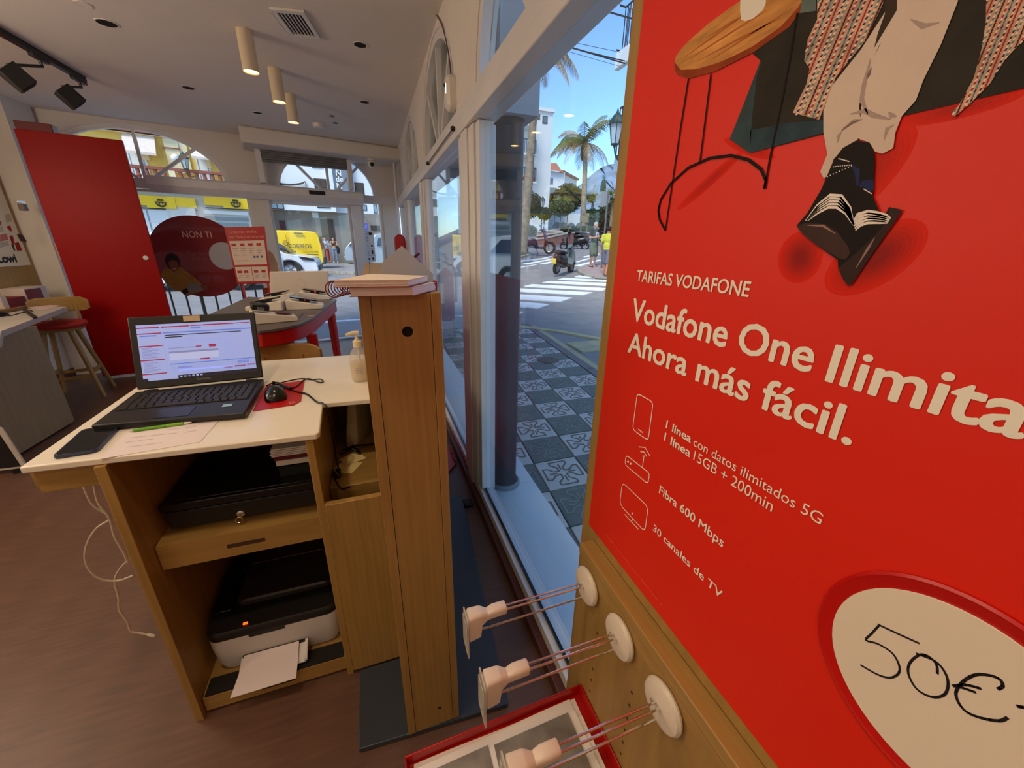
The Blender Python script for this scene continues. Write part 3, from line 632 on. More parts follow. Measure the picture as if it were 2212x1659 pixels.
# printer
pr = thing('printer', (-.41, 1.27, .065), 'white and black printer with paper in its tray at the bottom of the cabinet', 'printer')
pw = mat('printer white', (206, 202, 200), .4, var=.01); pk = mat('printer black', (24, 22, 23), .4, var=.02)
px0, px1, py0, py1, pz0 = -.588, -.216, 1.085, 1.42, .0655
body = MB().loft([[V(((px0+px1)/2+x, (py0+py1)/2+y, z)) for x, y in rrect((px1-px0)-ins*2, (py1-py0)-ins*2, .035, 6)] for ins, z in ((.012, pz0+.004), (.004, pz0+.03), (0, pz0+.10), (0, pz0+.150))]).build('housing', pw, pr)
for x in (px0+.05, px1-.05):
    for y in (py0+.05, py1-.05): MB().lathe([(.01, 0), (.01, .006)], (x, y, pz0), 10).build('foot', 'black plastic', pr)
MB().loft([[V(((px0+px1)/2+x, (py0+py1)/2+y, z+k*(y < -.1))) for x, y in rrect((px1-px0)-ins*2, (py1-py0)-ins*2, .035, 6)] for ins, z, k in ((0, pz0+.1505, -.015), (-.001, pz0+.17, -.012), (.004, pz0+.182, -.016))]).build('scanner_base', pk, pr)
MB().loft([[V((-.375+x, 1.285+y, z)) for x, y in rrect(.285-i*2, .25-i*2, .02, 4)] for i, z in ((0, pz0+.1825), (.0, pz0+.197), (.006, pz0+.202))]).build('scanner_lid', mat('lid brown', (34, 26, 25), .35, var=.02), pr)
MB().box((-.50, 1.395, pz0+.2025), (-.25, 1.400, pz0+.205)).box((-.505, 1.325, pz0+.2021), (-.235, 1.3275, pz0+.2032)).build('lid_line', mat('lid edge', (120, 92, 76), .4, var=0), pr)
MB().box((-.585, 1.15, pz0+.1826), (-.53, 1.38, pz0+.188)).build('control_panel', 'black satin', pr, bevel=.003)
MB().box((-.487, 1.098, pz0+.1665), (-.475, 1.104, pz0+.1705)).build('status_lamp', mat('orange led', (255, 84, 20), emit=2.5), pr)
MB().box((-.475, py0-.001, pz0+.125), (-.375, py0+.02, pz0+.1445)).build('front_recess', 'black plastic', pr)
MB().box((-.505, py0-.003, pz0+.046), (-.325, py0+.03, pz0+.054)).build('output_slot', 'black satin', pr)
MB().prism([V((-.51, py0-.002, pz0+.044)), V((-.325, py0-.002, pz0+.044)), V((-.325, 1.032, pz0+.018)), V((-.512, 1.032, pz0+.018))], (0, 0, .003)).prism([V((-.326, py0-.002, pz0+.048)), V((-.318, py0-.002, pz0+.048)), V((-.316, 1.028, pz0+.03)), V((-.326, 1.028, pz0+.022))], (0, 0, .010)).build('paper_tray', pw, pr)
pp = thing('printed_sheet', (-.43, 1.03, .1), 'white sheet of paper lying in the printer tray', 'paper')
MB().loft([[V((-.500, 1.083, .1205)), V((-.345, 1.083, .1205)), V((-.345, 1.083, .1215)), V((-.500, 1.083, .1215))], [V((-.510, 1.04, .0965)), V((-.345, 1.04, .0965)), V((-.345, 1.04, .0975)), V((-.510, 1.04, .0975))], [V((-.520, .985, .082)), V((-.345, .985, .084)), V((-.345, .985, .085)), V((-.520, .985, .083))]]).build('sheet', mat('sheet white', (222, 210, 214), .7, var=.01), pp)
o = MB().box((X0+.03, 1.024, .0662), (X1-.026, 1.078, .072)).build('anti_slip_mat', mat('felt black', (26, 22, 22), .95, var=.1, scale=80)); props(o, 'black felt strip along the front of the printer shelf', 'mat')
# ---- inside the pigeonhole
zs = .6562
rt = thing('wifi_router', (-.10, 1.44, zs), 'white upright router leaning in the shadow of the pigeonhole', 'router')
mtx = Matrix.Translation((-.105, 1.44, zs+.002)) @ Matrix.Rotation(math.radians(-20), 4, 'Z') @ Matrix.Rotation(math.radians(6), 4, 'Y')
MB().loft([[mtx @ V((x, y, z)) for x, y in rrect(w, .16, .012, 4)] for w, z in ((.040, 0), (.046, .02), (.036, .15), (.028, .19))]).build('shell', mat('router cream', (210, 196, 166), .45), rt)
for i in range(4): MB().blob(mtx @ V((-.023, -.04+.02*i, .03)), .002, 6, 4).build('pilot_light', 'steel grey', rt)
for k, (pts, r, lab) in enumerate((([(-.15, 1.345, zs+.006), (-.12, 1.32, zs+.03), (-.08, 1.35, zs+.012), (-.06, 1.31, zs+.035), (-.045, 1.345, zs+.008)], .004, 'thick black cable tangled in front of the router'), ([(-.17, 1.33, zs+.004), (-.15, 1.30, zs+.02), (-.12, 1.33, zs+.018), (-.10, 1.30, zs+.008), (-.13, 1.31, zs+.028), (-.16, 1.34, zs+.01)], .003, 'thin black cable knotted at the left of the pigeonhole'))):
    props(MB().tube(spline(pts, 6), r, 6).build('router_cable', 'black satin'), lab, 'cable')
props(MB().box((-.176, 1.17, zs), (-.156, 1.2, zs+.022)).build('power_plug', 'black plastic', bevel=.004), 'black plug at the left front of the pigeonhole shelf', 'plug')
mat('note yellow', (236, 214, 150), .75)
for k, pts in enumerate(([(733, 993), (770, 973), (792, 990), (748, 1006)], [(714, 1020), (738, 1000), (784, 998), (760, 1023)])):
    z_ = zs+.0005+.002*(1-k)
    props(MB().prism([Pz(*p, z_) for p in pts], (0, 0, .0008)).build('note_paper', 'note yellow'), ('cream paper note lying on top, tilted, on the pigeonhole shelf', 'cream paper note under the other one, at the shelf front')[k], 'paper note', 'paper notes')
# white cables hanging at the left of the desk
def cab(pts, y, r, lab, name='white_cable'):
    return props(MB().tube(spline([Py(*p, y) for p in pts], 5), r, 6).build(name, mat('cable white', (206, 192, 176), .5)), lab, 'cable')
cab([(203, 1048), (212, 1085), (232, 1112), (240, 1130), (248, 1160), (268, 1195), (276, 1215)], 1.16, .0032, 'white cable hanging straight down beside the desk side panel')
cab([(178, 1045), (200, 1090), (238, 1118), (210, 1140), (190, 1170), (183, 1205), (196, 1235), (222, 1252), (256, 1254), (288, 1243)], 1.2, .003, 'white cable hanging in a wide loop left of the desk')
cw = cab([(278, 1208), (258, 1230), (248, 1255), (256, 1290), (258, 1318), (276, 1345), (282, 1363), (300, 1367), (318, 1370)], 1.245, .003, 'white cable reaching down to the floor with a small plug')
MB().beam(Py(318, 1370, 1.245), Py(334, 1374, 1.245), .008, .006).build('plug', 'white plastic', cw, bevel=.0015)
# ================================================================ oak partition with its base plate
XA, XB, YA, YB, ZP = -.0285, .1205, .756, 1.98, 1.276
pt_ = thing('oak_partition', ((XA+XB)/2, (YA+YB)/2, 0), 'narrow oak partition standing upright beside the counter desk, end face with a round hole', 'partition')
mb = MB()
xa, xb = XA+.022, XB-.02; hx_, hz_, hr_ = .054, 1.205, .0105
# the end board, with a drilled cable hole
n = 24; ring = [(hx_+hr_*math.cos(2*math.pi*i/n), hz_+hr_*math.sin(2*math.pi*i/n)) for i in range(n)]
sq = []
for i in range(n):
    c_, s_ = math.cos(2*math.pi*i/n), math.sin(2*math.pi*i/n); k = 1/max(abs(c_), abs(s_)); sq.append((hx_+.03*c_*k, hz_+.03*s_*k))
ye = YA+.001
vs = [V((x, ye, z)) for x, z in ring]+[V((x, ye, z)) for x, z in sq]+[V((x, ye+.03, z)) for x, z in ring]
mb.add(vs, [(i, (i+1) % n, n+(i+1) % n, n+i) for i in range(n)]+[(i, 2*n+i, 2*n+(i+1) % n, (i+1) % n) for i in range(n)]+[[2*n+i for i in range(n)]])
x0, x1, z0, z1 = hx_-.03, hx_+.03, hz_-.03, hz_+.03
for a, b in (((xa, ye, .021), (x0, ye, ZP)), ((x1, ye, .021), (xb, ye, ZP)), ((x0, ye, .021), (x1, ye, z0)), ((x0, ye, z1), (x1, ye, ZP))):
    mb.add([V(a), V((b[0], ye, a[2])), V(b), V((a[0], ye, b[2]))], [(0, 1, 2, 3)])
mb.add([V((xa, ye, ZP)), V((xb, ye, ZP)), V((xb, YB, ZP)), V((xa, YB, ZP))], [(0, 1, 2, 3)])
mb.add([V((xa, ye, .021)), V((xa, YB, .021)), V((xb, YB, .021)), V((xb, ye, .021))], [(0, 1, 2, 3)])
mb.build('core_board', wood('oak end', (160, 125, 67), 'z'), pt_, smooth=0)
MB().lathe([(hr_-.0006, .004), (hr_-.0006, .03), (.001, .03)], (hx_, ye, hz_), 20, axis=(0, 1, 0)).build('cable_hole', 'dark hole', pt_)
MB().box((XA, YA, .021), (xa-.0012, YB, ZP+.001)).build('side_board', 'oak upright', pt_, bevel=.001)
MB().box((xb+.0012, YA, .021), (XB, YB, ZP+.001)).build('side_board', 'oak upright', pt_, bevel=.001)
MB().lathe([(.001, 0), (.005, 0), (.005, .001), (.001, .001)], (.065, ye+.0005, .09), 12, axis=(0, -1, 0)).build('screw_hole', 'dark hole', pt_)
MB().prism([(-.165, .768, .003), (.271, .742, .003), (.362, 1.83, .003), (-.026, 1.86, .003), (-.026, .996, .003), (-.165, .996, .003)], (0, 0, .0165)).build('base_plate', mat('plate steel', (58, 66, 76), .3, metal=.25, var=.02), pt_, bevel=.002)
# red floor display between the partition and the window, with a tray at its foot
rb = thing('red_floor_display', (.28, 2.15, 0), 'red floor display board with a shallow tray at its foot, between partition and window', 'display')
MB().prism([V((.262, 1.87, .026)), V((.262, 2.52, .026)), V((.262, 2.52, 1.2)), V((.262, 1.87, 1.2))], (.022, 0, 0)).build('board', 'shop red', rb, bevel=.002)
A_, B_, C_, D_ = V((.401, 2.19, .002)), V((.287, 2.04, .002)), V((.287, 2.42, .002)), V((.401, 2.42, .002))
MB().prism([A_, B_, C_, D_], (0, 0, .004)).build('tray_bottom', 'shop red', rb)
MB().beam(A_+V((0, 0, .016)), D_+V((0, 0, .016)), .004, .026).build('tray_rim', 'shop red', rb)
MB().beam(A_+V((0, 0, .009)), B_+V((0, 0, .009)), .004, .008).build('tray_rim', 'shop red', rb)
MB().box((.245, 1.9, .0005), (.30, 2.5, .0255)).build('foot', 'dark red', rb)
p = Pz(1011, 1090, 0); t = thing('black_box', p, 'small black plastic box on the floor beside the window base', 'box')
MB().box((p.x-.022, p.y-.03, .0005), (p.x+.022, p.y+.03, .02)).build('case', 'black plastic', t, bevel=.003); MB().box((p.x-.012, p.y-.02, .0202), (p.x+.012, p.y+.02, .0225)).build('cover', 'black satin', t, bevel=.001)
# notebooks on top of the partition
zb0 = ZP+.0014
def book(z0, pts, h, cover, lab, pages=True, name='spiral_notebook'):
    t = thing(name, sum((V((x, y, z0)) for x, y in pts), V())/4, lab, 'notebook', 'notebooks on the partition')
    MB().prism([V((x, y, z0)) for x, y in pts], (0, 0, .0012)).build('back_cover', cover, t)
    c_ = sum((V((x, y, 0)) for x, y in pts), V())/4
    rnd = random.Random(len(lab))
    k = max(3, int(h/.0022))
    mb = MB()
    for i in range(k):
        j = V((rnd.uniform(-.0012, .0012), rnd.uniform(-.0012, .0012), 0))
        mb.prism([c_+(V((x, y, 0))-c_)*.985+j+V((0, 0, z0+.0013+(h-.0028)*i/k)) for x, y in pts], (0, 0, (h-.0028)/k*.9))
    mb.build('pages', 'paper', t, kind='stuff')
    MB().prism([V((x, y, z0+h-.0013)) for x, y in pts], (0, 0, .0012)).build('front_cover', mat('cover beige', (232, 214, 190), .6, var=.01), t)
    return t
pink = mat('cover pink', (150, 74, 64), .6)
low = [(-.050, .728), (.062, .722), (.112, .80), (-.010, .86)]
b1 = book(zb0, [(-.040, .722), (.066, .72), (.118, .80), (.0, .86)], .0155, pink, 'thick lower spiral notebook with a red back cover on the oak partition')
b2 = book(zb0+.0165, [(-.062, .716), (.058, .712), (.104, .80), (-.004, .862)], .012, pink, 'upper spiral notebook with a beige cover on top of the stack')
rg = mat('wire red', (120, 40, 36), .4)
a_, b_ = V((-.060, .718, zb0+.0145)), V((-.004, .862, zb0+.0145))
for i in range(15):
    c_ = a_.lerp(b_, (i+.3)/15); MB().tube(arc(c_+V((-.004, .001, -.001)), .0135, 0, 359, 14, V((-1, .1, 0)).normalized(), (0, 0, 1)), .0011, 5).build('wire_ring', rg, b2)
# grey card leaning up behind the notebooks
gc = thing('grey_card', (.1, 1.3, ZP), 'stiff pale grey card standing tilted behind the notebooks', 'card')
MB().prism([Py(*p, 1.15) for p in ((868, 531), (826, 566), (818, 600), (934, 628), (936, 592))], (0, .003, 0)).build('sheet', mat('card grey', (176, 170, 166), .6, var=.01), gc)
# ================================================================ oak display panel with the red price poster, at the right
XP = .40
dp = thing('display_panel', (.41, -.2, 0), 'oak display panel before the window at the right, carrying the big red poster', 'display panel')
MB().box((XP, -1.3, .002), (XP+.018, .624, CZ-.002)).build('upper_board', 'oak upright', dp, bevel=.0015)
MB().box((.3665, -1.3, .742), (XP-.0004, .575, .766)).build('ledge', 'oak deep', dp, bevel=.002)
MB().box((.374, -1.3, .705), (XP-.0004, .572, .7415)).build('rail', 'oak deep', dp, bevel=.001)
mb = MB().box((.375, -1.3, .05), (XP-.0004, .571, .7043)); mb.build('lower_board', 'oak upright', dp)
for i in range(9):
    for y in (.487, .367, .247): 
        MB().lathe([(.001, 0), (.003, 0), (.003, .0006), (.001, .0006)], (.375, y, .60-.036*i), 10, axis=(-1, 0, 0)).build('peg_hole', 'slot shade', dp)
# the poster: a flat printed sheet
XS = .3975
po = thing('price_poster', (XS, .2, 1.2), 'large red tariff poster with printed shoes and white lettering on the oak display panel', 'poster')
red = mat('poster red', (226, 38, 16), .45, var=.012, scale=3, spec=.35)
MB().box((XS, -.42, .7905), (XP-.0003, .5945, 1.77)).build('print_sheet', red, po)
U, VV = V((0, -1, 0)), V((0, 0, 1))
def PP(px, py, k=1): p = Px(px, py, XS); p.x = XS-.00003-.00007*(k+9); p.z = min(p.z, 1.76); return p
def c1(a, b): return (1380+a/2.5925, b/2.5925)
def c2(a, b): return (1280+a/2.3734, 540+b/2.3734)
def c3(a, b): return (1280+a/3.0726, 820+b/3.0726)
def c4(a, b): return (1230+a/2.2525, 1120+b/2.2525)
def area(pts, m, k, name, f=c1): return MB().prism([PP(*f(*p), k) for p in pts], (-.00006, 0, 0)).build(name, m, po)
def strip(pts, w, m, k, name, f=c1, closed=False, join=None):
    mb = join or MB(); q = [PP(*f(*p), k) for p in pts]
    if closed: q.append(q[0])
    ws = w if isinstance(w, list) else [w]*len(q)
    L, Rr = [], []
    for i, p in enumerate(q):
        t = (q[min(i+1, len(q)-1)]-q[max(i-1, 0)]).normalized(); nn = V((0, -t.z, t.y)); L.append(p+nn*ws[i]/2); Rr.append(p-nn*ws[i]/2)
    for i in range(len(q)-1): mb.prism([L[i], L[i+1], Rr[i+1], Rr[i]], (-.00006, 0, 0))
    return mb if join else mb.build(name, m, po)
BL = [0]
SH1, SH2 = (6, 14, 24, 34, 45, 56, 67, 78), (4, 9, 15, 21, 27, 33, 38)
def blot(c_, w, h, rot, k, cols, f=c1):
    BL[0] += .12
    for i, cc in enumerate(cols):
        s_ = 1-.85*i/len(cols); pts = []
        for j in range(28):
            a = 2*math.pi*j/28; x, y = w*s_*math.cos(a), h*s_*math.sin(a); r_ = math.radians(rot)
            pts.append((c_[0]+x*math.cos(r_)-y*math.sin(r_), c_[1]+x*math.sin(r_)+y*math.cos(r_)))
        area(pts, mat('print red %d' % cc, (226-cc, 38-cc//8, 16+cc//8), .45, var=0, spec=.35), i-9+BL[0], 'printed_shade', f)
blot((905, 1440), 120, 150, 25, 1, SH1); blot((1330, 1440), 330, 150, -32, 1, SH1); blot((1250, 1000), 420, 130, -45, 1, SH2); blot((620, 830), 150, 40, 20, 1, SH2); blot((400, 1010), 250, 26, -42, 1, SH2); blot((1800, 600), 380, 60, -14, 1, SH2)
area([(640, 300), (905, 60), (1000, -900), (2300, -900), (2300, 462), (1900, 555), (1480, 650), (1060, 745), (625, 858), (512, 780), (600, 560), (685, 340)], mat('print charcoal', (46, 42, 36), .5, var=.15, scale=30), 3, 'printed_sofa')
area([(685, 340), (650, 430), (600, 560), (512, 780), (625, 858), (640, 640), (665, 430), (692, 345)], mat('print teal', (52, 72, 76), .5, var=.12, scale=40), 4, 'printed_cloth')
area([(628, 730), (840, 690), (1035, 672), (1045, 742), (850, 795), (625, 858)], mat('print blue cloth', (46, 66, 76), .5, var=.15, scale=40), 4, 'printed_cloth')
area([(905, -900), (1010, -900), (995, 62), (905, 75)], mat('print light teal', (96, 112, 108), .5, var=.1, scale=40), 5, 'printed_cloth')
# printed side table
wd = mat('print wood', (216, 150, 82), .5, var=.2, scale=40, kind='wood', stretch=(1, .4, 2.4))
area([(205, 350), (212, 312), (250, 265), (300, 215), (400, 128), (520, 42), (610, -20), (640, -60), (890, -60), (918, 10), (895, 45), (800, 150), (640, 262), (540, 312), (450, 352), (330, 388), (240, 392)], wd, 6, 'printed_table_top')
area([(205, 350), (240, 392), (330, 388), (450, 352), (540, 312), (640, 262), (800, 150), (895, 45), (916, 10), (910, 60), (850, 150), (650, 292), (430, 402), (285, 440), (220, 420), (204, 385)], mat('print wood dark', (146, 62, 28), .5, var=.1, scale=40), 7, 'printed_table_edge')
for i, (x0, y0, x1, y1) in enumerate(((290, 330, 720, 60), (330, 345, 800, 100), (260, 320, 560, 110), (420, 330, 860, 50), (380, 215, 640, 60))):
    strip([(x0, y0), ((x0+x1)/2+10, (y0+y1)/2-8), (x1, y1)], [.0006, .0022, .0006], mat('print wood grain', (176, 100, 48), .5, var=0), 7, 'printed_grain')
area([(578, -150), (722, -150), (716, 20), (700, 58), (645, 105), (600, 120), (578, 112), (572, 60)], mat('print mug', (232, 226, 212), .5, var=0), 8, 'printed_mug')
pb_ = mat('print black', (24, 18, 18), .5, var=0)
for q, w in (([(282, 440), (240, 700), (195, 1000), (152, 1290)], .0022), ([(408, 415), (375, 680), (346, 908)], .002), ([(893, 72), (850, 340), (800, 600), (740, 880), (708, 1058)], .002), ([(152, 1290), (120, 1230), (112, 1180), (125, 1120), (180, 1030), (280, 940), (400, 886), (520, 871), (620, 896), (690, 950), (716, 1010), (708, 1058)], .0032)):
    strip(q, w, pb_, 9, 'printed_table_leg')
# printed rug hanging at the left and right
rb_ = mat('print rug', (196, 160, 138), .6, var=.2, scale=60)
rugs = ([(1012, -900), (1385, -900), (1375, 20), (1280, 222), (1110, 432), (1015, 672), (868, 632), (945, 470), (962, 385), (932, 340), (952, 220), (1005, 110)], [(1960, -900), (2300, -900), (2300, 150), (2157, 230), (2060, 332), (1972, 472), (1850, 592), (1775, 655), (1758, 640), (1800, 588), (1882, 440), (1930, 260), (1950, 120)])
def inside(p, poly):
    c_ = False
    for i in range(len(poly)):
        (x0, y0), (x1, y1) = poly[i-1], poly[i]
        if (y0 > p[1]) != (y1 > p[1]) and p[0] < (x1-x0)*(p[1]-y0)/(y1-y0)+x0: c_ = not c_
    return c_
rnd = random.Random(3)
for rg_ in rugs: area(rg_, rb_, 10, 'printed_rug')
for m, name in ((mat('print rug red', (170, 40, 36), .6, var=0), 0), (mat('print rug navy', (40, 48, 92), .6, var=0), 1), (mat('print rug teal', (84, 140, 146), .6, var=0), 2), (mat('print rug maroon', (88, 32, 30), .6, var=0), 3), (mat('print rug cream', (240, 214, 190), .6, var=0), 4)):
    mb = MB()
    for rg_, off, nj in ((rugs[0], 700, 42), (rugs[1], 1600, 42)):
        for i in range(-52, 46):
            for j in range(nj):
                kind = (j % 7, (i+j) % 2)
                c_ = {0: 3, 1: (4, 0), 2: 2 if i % 3 else 1, 3: (4, 3), 4: 0, 5: (1, 4), 6: (2, 4)}[j % 7]
                c_ = c_[i % 2] if isinstance(c_, tuple) else c_
                if c_ != name: continue
                x, y = off+j*24-i*17*.42+(120 if off == 1600 else 0), i*17+(j % 2)*8
                if inside((x, y), rg_): mb.prism([PP(*c1(x+dx, y+dy), 11) for dx, dy in ((-9, 7), (3, -9), (11, -6), (-1, 10))], (-.00006, 0, 0))
    mb.build('printed_weave', m, po, kind='stuff')
tr1 = mat('print trouser', (214, 194, 180), .55, var=.05, scale=12); tr2 = mat('print trouser fold', (176, 154, 146), .55, var=0); tr3 = mat('print trouser deep', (128, 108, 104), .55, var=0)
area([(1392, 60), (1405, -900), (1480, -900), (1480, 60), (1350, 260), (1260, 470), (1240, 600), (1250, 700), (1230, 790), (1160, 830), (1098, 890), (1070, 980), (1042, 1000), (1022, 962), (1062, 865), (1040, 740), (1040, 620), (1090, 480), (1250, 280)], tr1, 12, 'printed_trouser_leg')
area([(1410, -900), (1478, -900), (1452, 60), (1370, 195), (1325, 270), (1345, 190), (1385, 80)], mat('print gap', (60, 48, 38), .5, var=0), 13, 'printed_gap')
area([(1480, -900), (1800, -900), (1795, 10), (1700, 250), (1600, 452), (1560, 562), (1480, 652), (1445, 740), (1432, 830), (1372, 862), (1330, 850), (1300, 800), (1230, 775), (1250, 640), (1265, 470), (1320, 330), (1452, 60)], tr1, 13.5, 'printed_trouser_leg')
for q in ([(1305, 330), (1270, 470), (1255, 560), (1290, 640)], [(1190, 640), (1270, 622), (1330, 650), (1420, 670)], [(1150, 720), (1210, 680), (1260, 670)], [(1405, 630), (1425, 650), (1450, 655)], [(1380, 790), (1400, 720), (1440, 700)], [(1120, 800), (1125, 760), (1140, 740)], [(1530, 110), (1600, 150), (1690, 130)]):
    n = len(q); strip(q, [.0006]+[.0034]*(n-2)+[.0006], tr2, 15, 'printed_fold')
strip([(1310, 380), (1295, 420), (1285, 445)], [.0005, .003, .0005], tr3, 16, 'printed_fold'); strip([(1140, 735), (1200, 690), (1245, 672)], [.0005, .002, .0005], tr3, 16, 'printed_fold')
area([(1225, 788), (1300, 800), (1325, 850), (1330, 900), (1325, 1000), (1318, 1100), (1355, 1185), (1385, 1205), (1410, 1160), (1482, 1176), (1468, 1205), (1330, 1400), (1200, 1592), (1180, 1600), (1150, 1562), (1124, 1500), (1122, 1455), (1000, 1372), (890, 1265), (950, 1195), (1030, 1060), (1062, 985), (1100, 895), (1150, 830)], mat('print shoe', (28, 21, 21), .5, var=.08, scale=30), 17, 'printed_shoes')
so = mat('print sole', (66, 46, 42), .5, var=.06, scale=30)
area([(890, 1265), (945, 1250), (1050, 1256), (1120, 1300), (1180, 1380), (1192, 1420), (1165, 1452), (1128, 1446), (1000, 1372), (925, 1312)], so, 18, 'printed_sole')
area([(1180, 1600), (1150, 1562), (1124, 1500), (1200, 1440), (1320, 1330), (1400, 1240), (1412, 1160), (1484, 1176), (1468, 1205), (1330, 1400), (1200, 1592)], mat('print sole side', (54, 38, 36), .5, var=.05, scale=30), 18, 'printed_sole')
strip([(1225, 1500), (1290, 1395), (1330, 1330)], [.0005, .0022, .0005], mat('print gloss', (150, 118, 108), .5, var=0), 19, 'printed_gloss')
strip([(950, 1262), (1040, 1265), (1110, 1310)], [.0005, .002, .0005], 'print gloss', 19, 'printed_gloss')
wi = mat('print stripe', (240, 230, 222), .5, var=0)
def fan(o, i_, n, name):
    for k in range(n):
        t = k/(n-1); strip([(a[0]*(1-t)+b[0]*t, a[1]*(1-t)+b[1]*t) for a, b in zip(o, i_)], [.0009, .0026, .003, .003, .0024, .0009], wi, 20, name)
fan([(942, 1236), (1010, 1150), (1080, 1094), (1140, 1098), (1190, 1165), (1212, 1255)], [(955, 1236), (1010, 1192), (1070, 1160), (1120, 1160), (1170, 1195), (1212, 1262)], 5, 'printed_stripe')
fan([(1208, 1245), (1235, 1200), (1290, 1186), (1340, 1194), (1390, 1206), (1420, 1222)], [(1222, 1290), (1250, 1262), (1290, 1246), (1330, 1244), (1370, 1246), (1402, 1250)], 5, 'printed_stripe')
dots = MB()
for q in ([(1130, 890), (1185, 905)], [(1100, 935), (1200, 925)], [(1065, 990), (1200, 930)], [(1270, 1060), (1312, 1085)]):
    for k in range(9):
        x, y = q[0][0]+(q[1][0]-q[0][0])*k/8, q[0][1]+(q[1][1]-q[0][1])*k/8
        dots.prism([PP(*c1(x+dx, y+dy), 20) for dx, dy in ((-3, -3), (3, -3), (3, 3), (-3, 3))], (-.0002, 0, 0))
dots.build('printed_dots', wi, po, kind='stuff')
strip([(1205, 930), (1232, 960), (1235, 1040)], [.002, .004, .002], mat('print navy', (36, 46, 92), .5, var=0), 19, 'printed_band'); strip([(1250, 1030), (1300, 1030), (1310, 1070)], [.004, .007, .004], 'print navy', 19, 'printed_band')
# lettering
def pt(s, a, b, h, bold, name='lettering'):
    """words from pixel a to pixel b along the base line, capital height up to pixel h"""
    p, q, t = PP(*a, 2), PP(*b, 2), PP(*h, 2); z = (p.z+q.z)/2
    return text(s, 'ink white', po, V((XS-.0006, p.y, z)), U, VV, width=p.y-q.y, height=t.z-p.z, bold=bold, name=name)
pt('TARIFAS VODAFONE', (1376, 604), (1617, 645), (1375, 579), .018)
def tw(s, bold):
    c = bpy.data.curves.new('t', 'FONT'); c.body = s; c.offset = bold; t = bpy.data.objects.new('t', c); COL.objects.link(t)
    dg = bpy.context.evaluated_depsgraph_get(); dg.update(); me = bpy.data.meshes.new_from_object(t.evaluated_get(dg))
    w = max(v.co.x for v in me.vertices)-min(v.co.x for v in me.vertices); bpy.data.objects.remove(t); bpy.data.curves.remove(c); bpy.data.meshes.remove(me); return w
p0 = PP(1370, 690); p0.y = .533
text('Vodafone One', 'ink white', po, V((XS-.0004, .533, 1.2535)), U, VV, width=.533-.2415, height=.0365, bold=.022)
text('Ilimitada', 'ink white', po, V((XS-.0004, .2275, 1.2505)), U, VV, width=.1245*tw('Ilimitada', 0)/tw('Ilimita', 0), height=.0365, bold=.022)
pt('Ahora más fácil.', (1356.7, 757), (1838, 966), (1370, 714), .022)
b_ = .022
pt('1 línea', (1438.8, 924), (1493, 956), (1439, 905), b_); pt('con datos ilimitados 5G', (1499, 959), (1772, 1137), (1499, 938), 0)
pt('1 línea', (1434.6, 952), (1491.5, 986), (1435, 933), b_); pt('15GB + 200min', (1499, 991), (1667, 1108), (1500, 968), 0)
pt('Fibra 600 Mbps', (1424, 1065.7), (1562.5, 1181), (1425, 1047), .014); pt('30 canales de TV', (1411, 1147), (1559, 1292), (1412, 1131), .014)
# outline icons: phone, router, television
ink = MATS['ink white']
def rr2(cs, r, n=4):
    """rounded outline through the four pixel corners cs"""
    out = []
    for i in range(4):
        p, a, b = V((*cs[i], 0)), V((*cs[i-1], 0)), V((*cs[(i+1) % 4], 0))
        s0, s1 = p+(a-p)*min(.45, r/(a-p).length), p+(b-p)*min(.45, r/(b-p).length)
        for k in range(n+1):
            t = k/n; q = s0*(1-t)**2+p*2*t*(1-t)+s1*t*t; out.append((q.x, q.y))
    return out
strip(rr2([(300, 90), (405, 150), (372, 405), (268, 330)], 28), .0016, ink, 2, 'printed_icon', c3, True); strip([(306, 328), (336, 352)], .0018, ink, 2, 'printed_icon', c3)
strip(rr2([(226, 500), (382, 622), (370, 692), (216, 562)], 22), .0016, ink, 2, 'printed_icon', c3, True); strip([(334, 582), (344, 512)], .0016, ink, 2, 'printed_icon', c3)
for x, y in ((238, 545), (255, 558), (343, 510)): area([(x+6*math.cos(a), y+7*math.sin(a)) for a in (2*math.pi*k/10 for k in range(10))], ink, 2, 'printed_icon', c3)
strip([(320, 478), (345, 480), (364, 512)], .0016, ink, 2, 'printed_icon', c3); strip([(310, 446), (352, 450), (384, 508)], .0016, ink, 2, 'printed_icon', c3)
strip(rr2([(200, 680), (372, 845), (350, 1010), (183, 828)], 36), .0016, ink, 2, 'printed_icon', c3, True)
strip([(216, 894), (306, 992)], .0016, ink, 2, 'printed_icon', c3); strip([(256, 944), (272, 926)], .0016, ink, 2, 'printed_icon', c3)
area([(266+5*math.cos(a), 888+6*math.sin(a)) for a in (2*math.pi*k/10 for k in range(10))], ink, 2, 'printed_icon', c3)
fine = MB(); pr_ = mat('ink pale red', (226, 120, 96), .6, var=0)
for k in range(44):
    if k % 7 == 6: continue
    x0, x1 = 85+380*k/44, 85+380*(k+.72)/44; strip([(x0, 1020+480*k/44), (x1, 1020+480*(k+.72)/44)], .0011, pr_, 2, '', c3, join=fine)
fine.build('printed_small_print', pr_, po, kind='stuff')
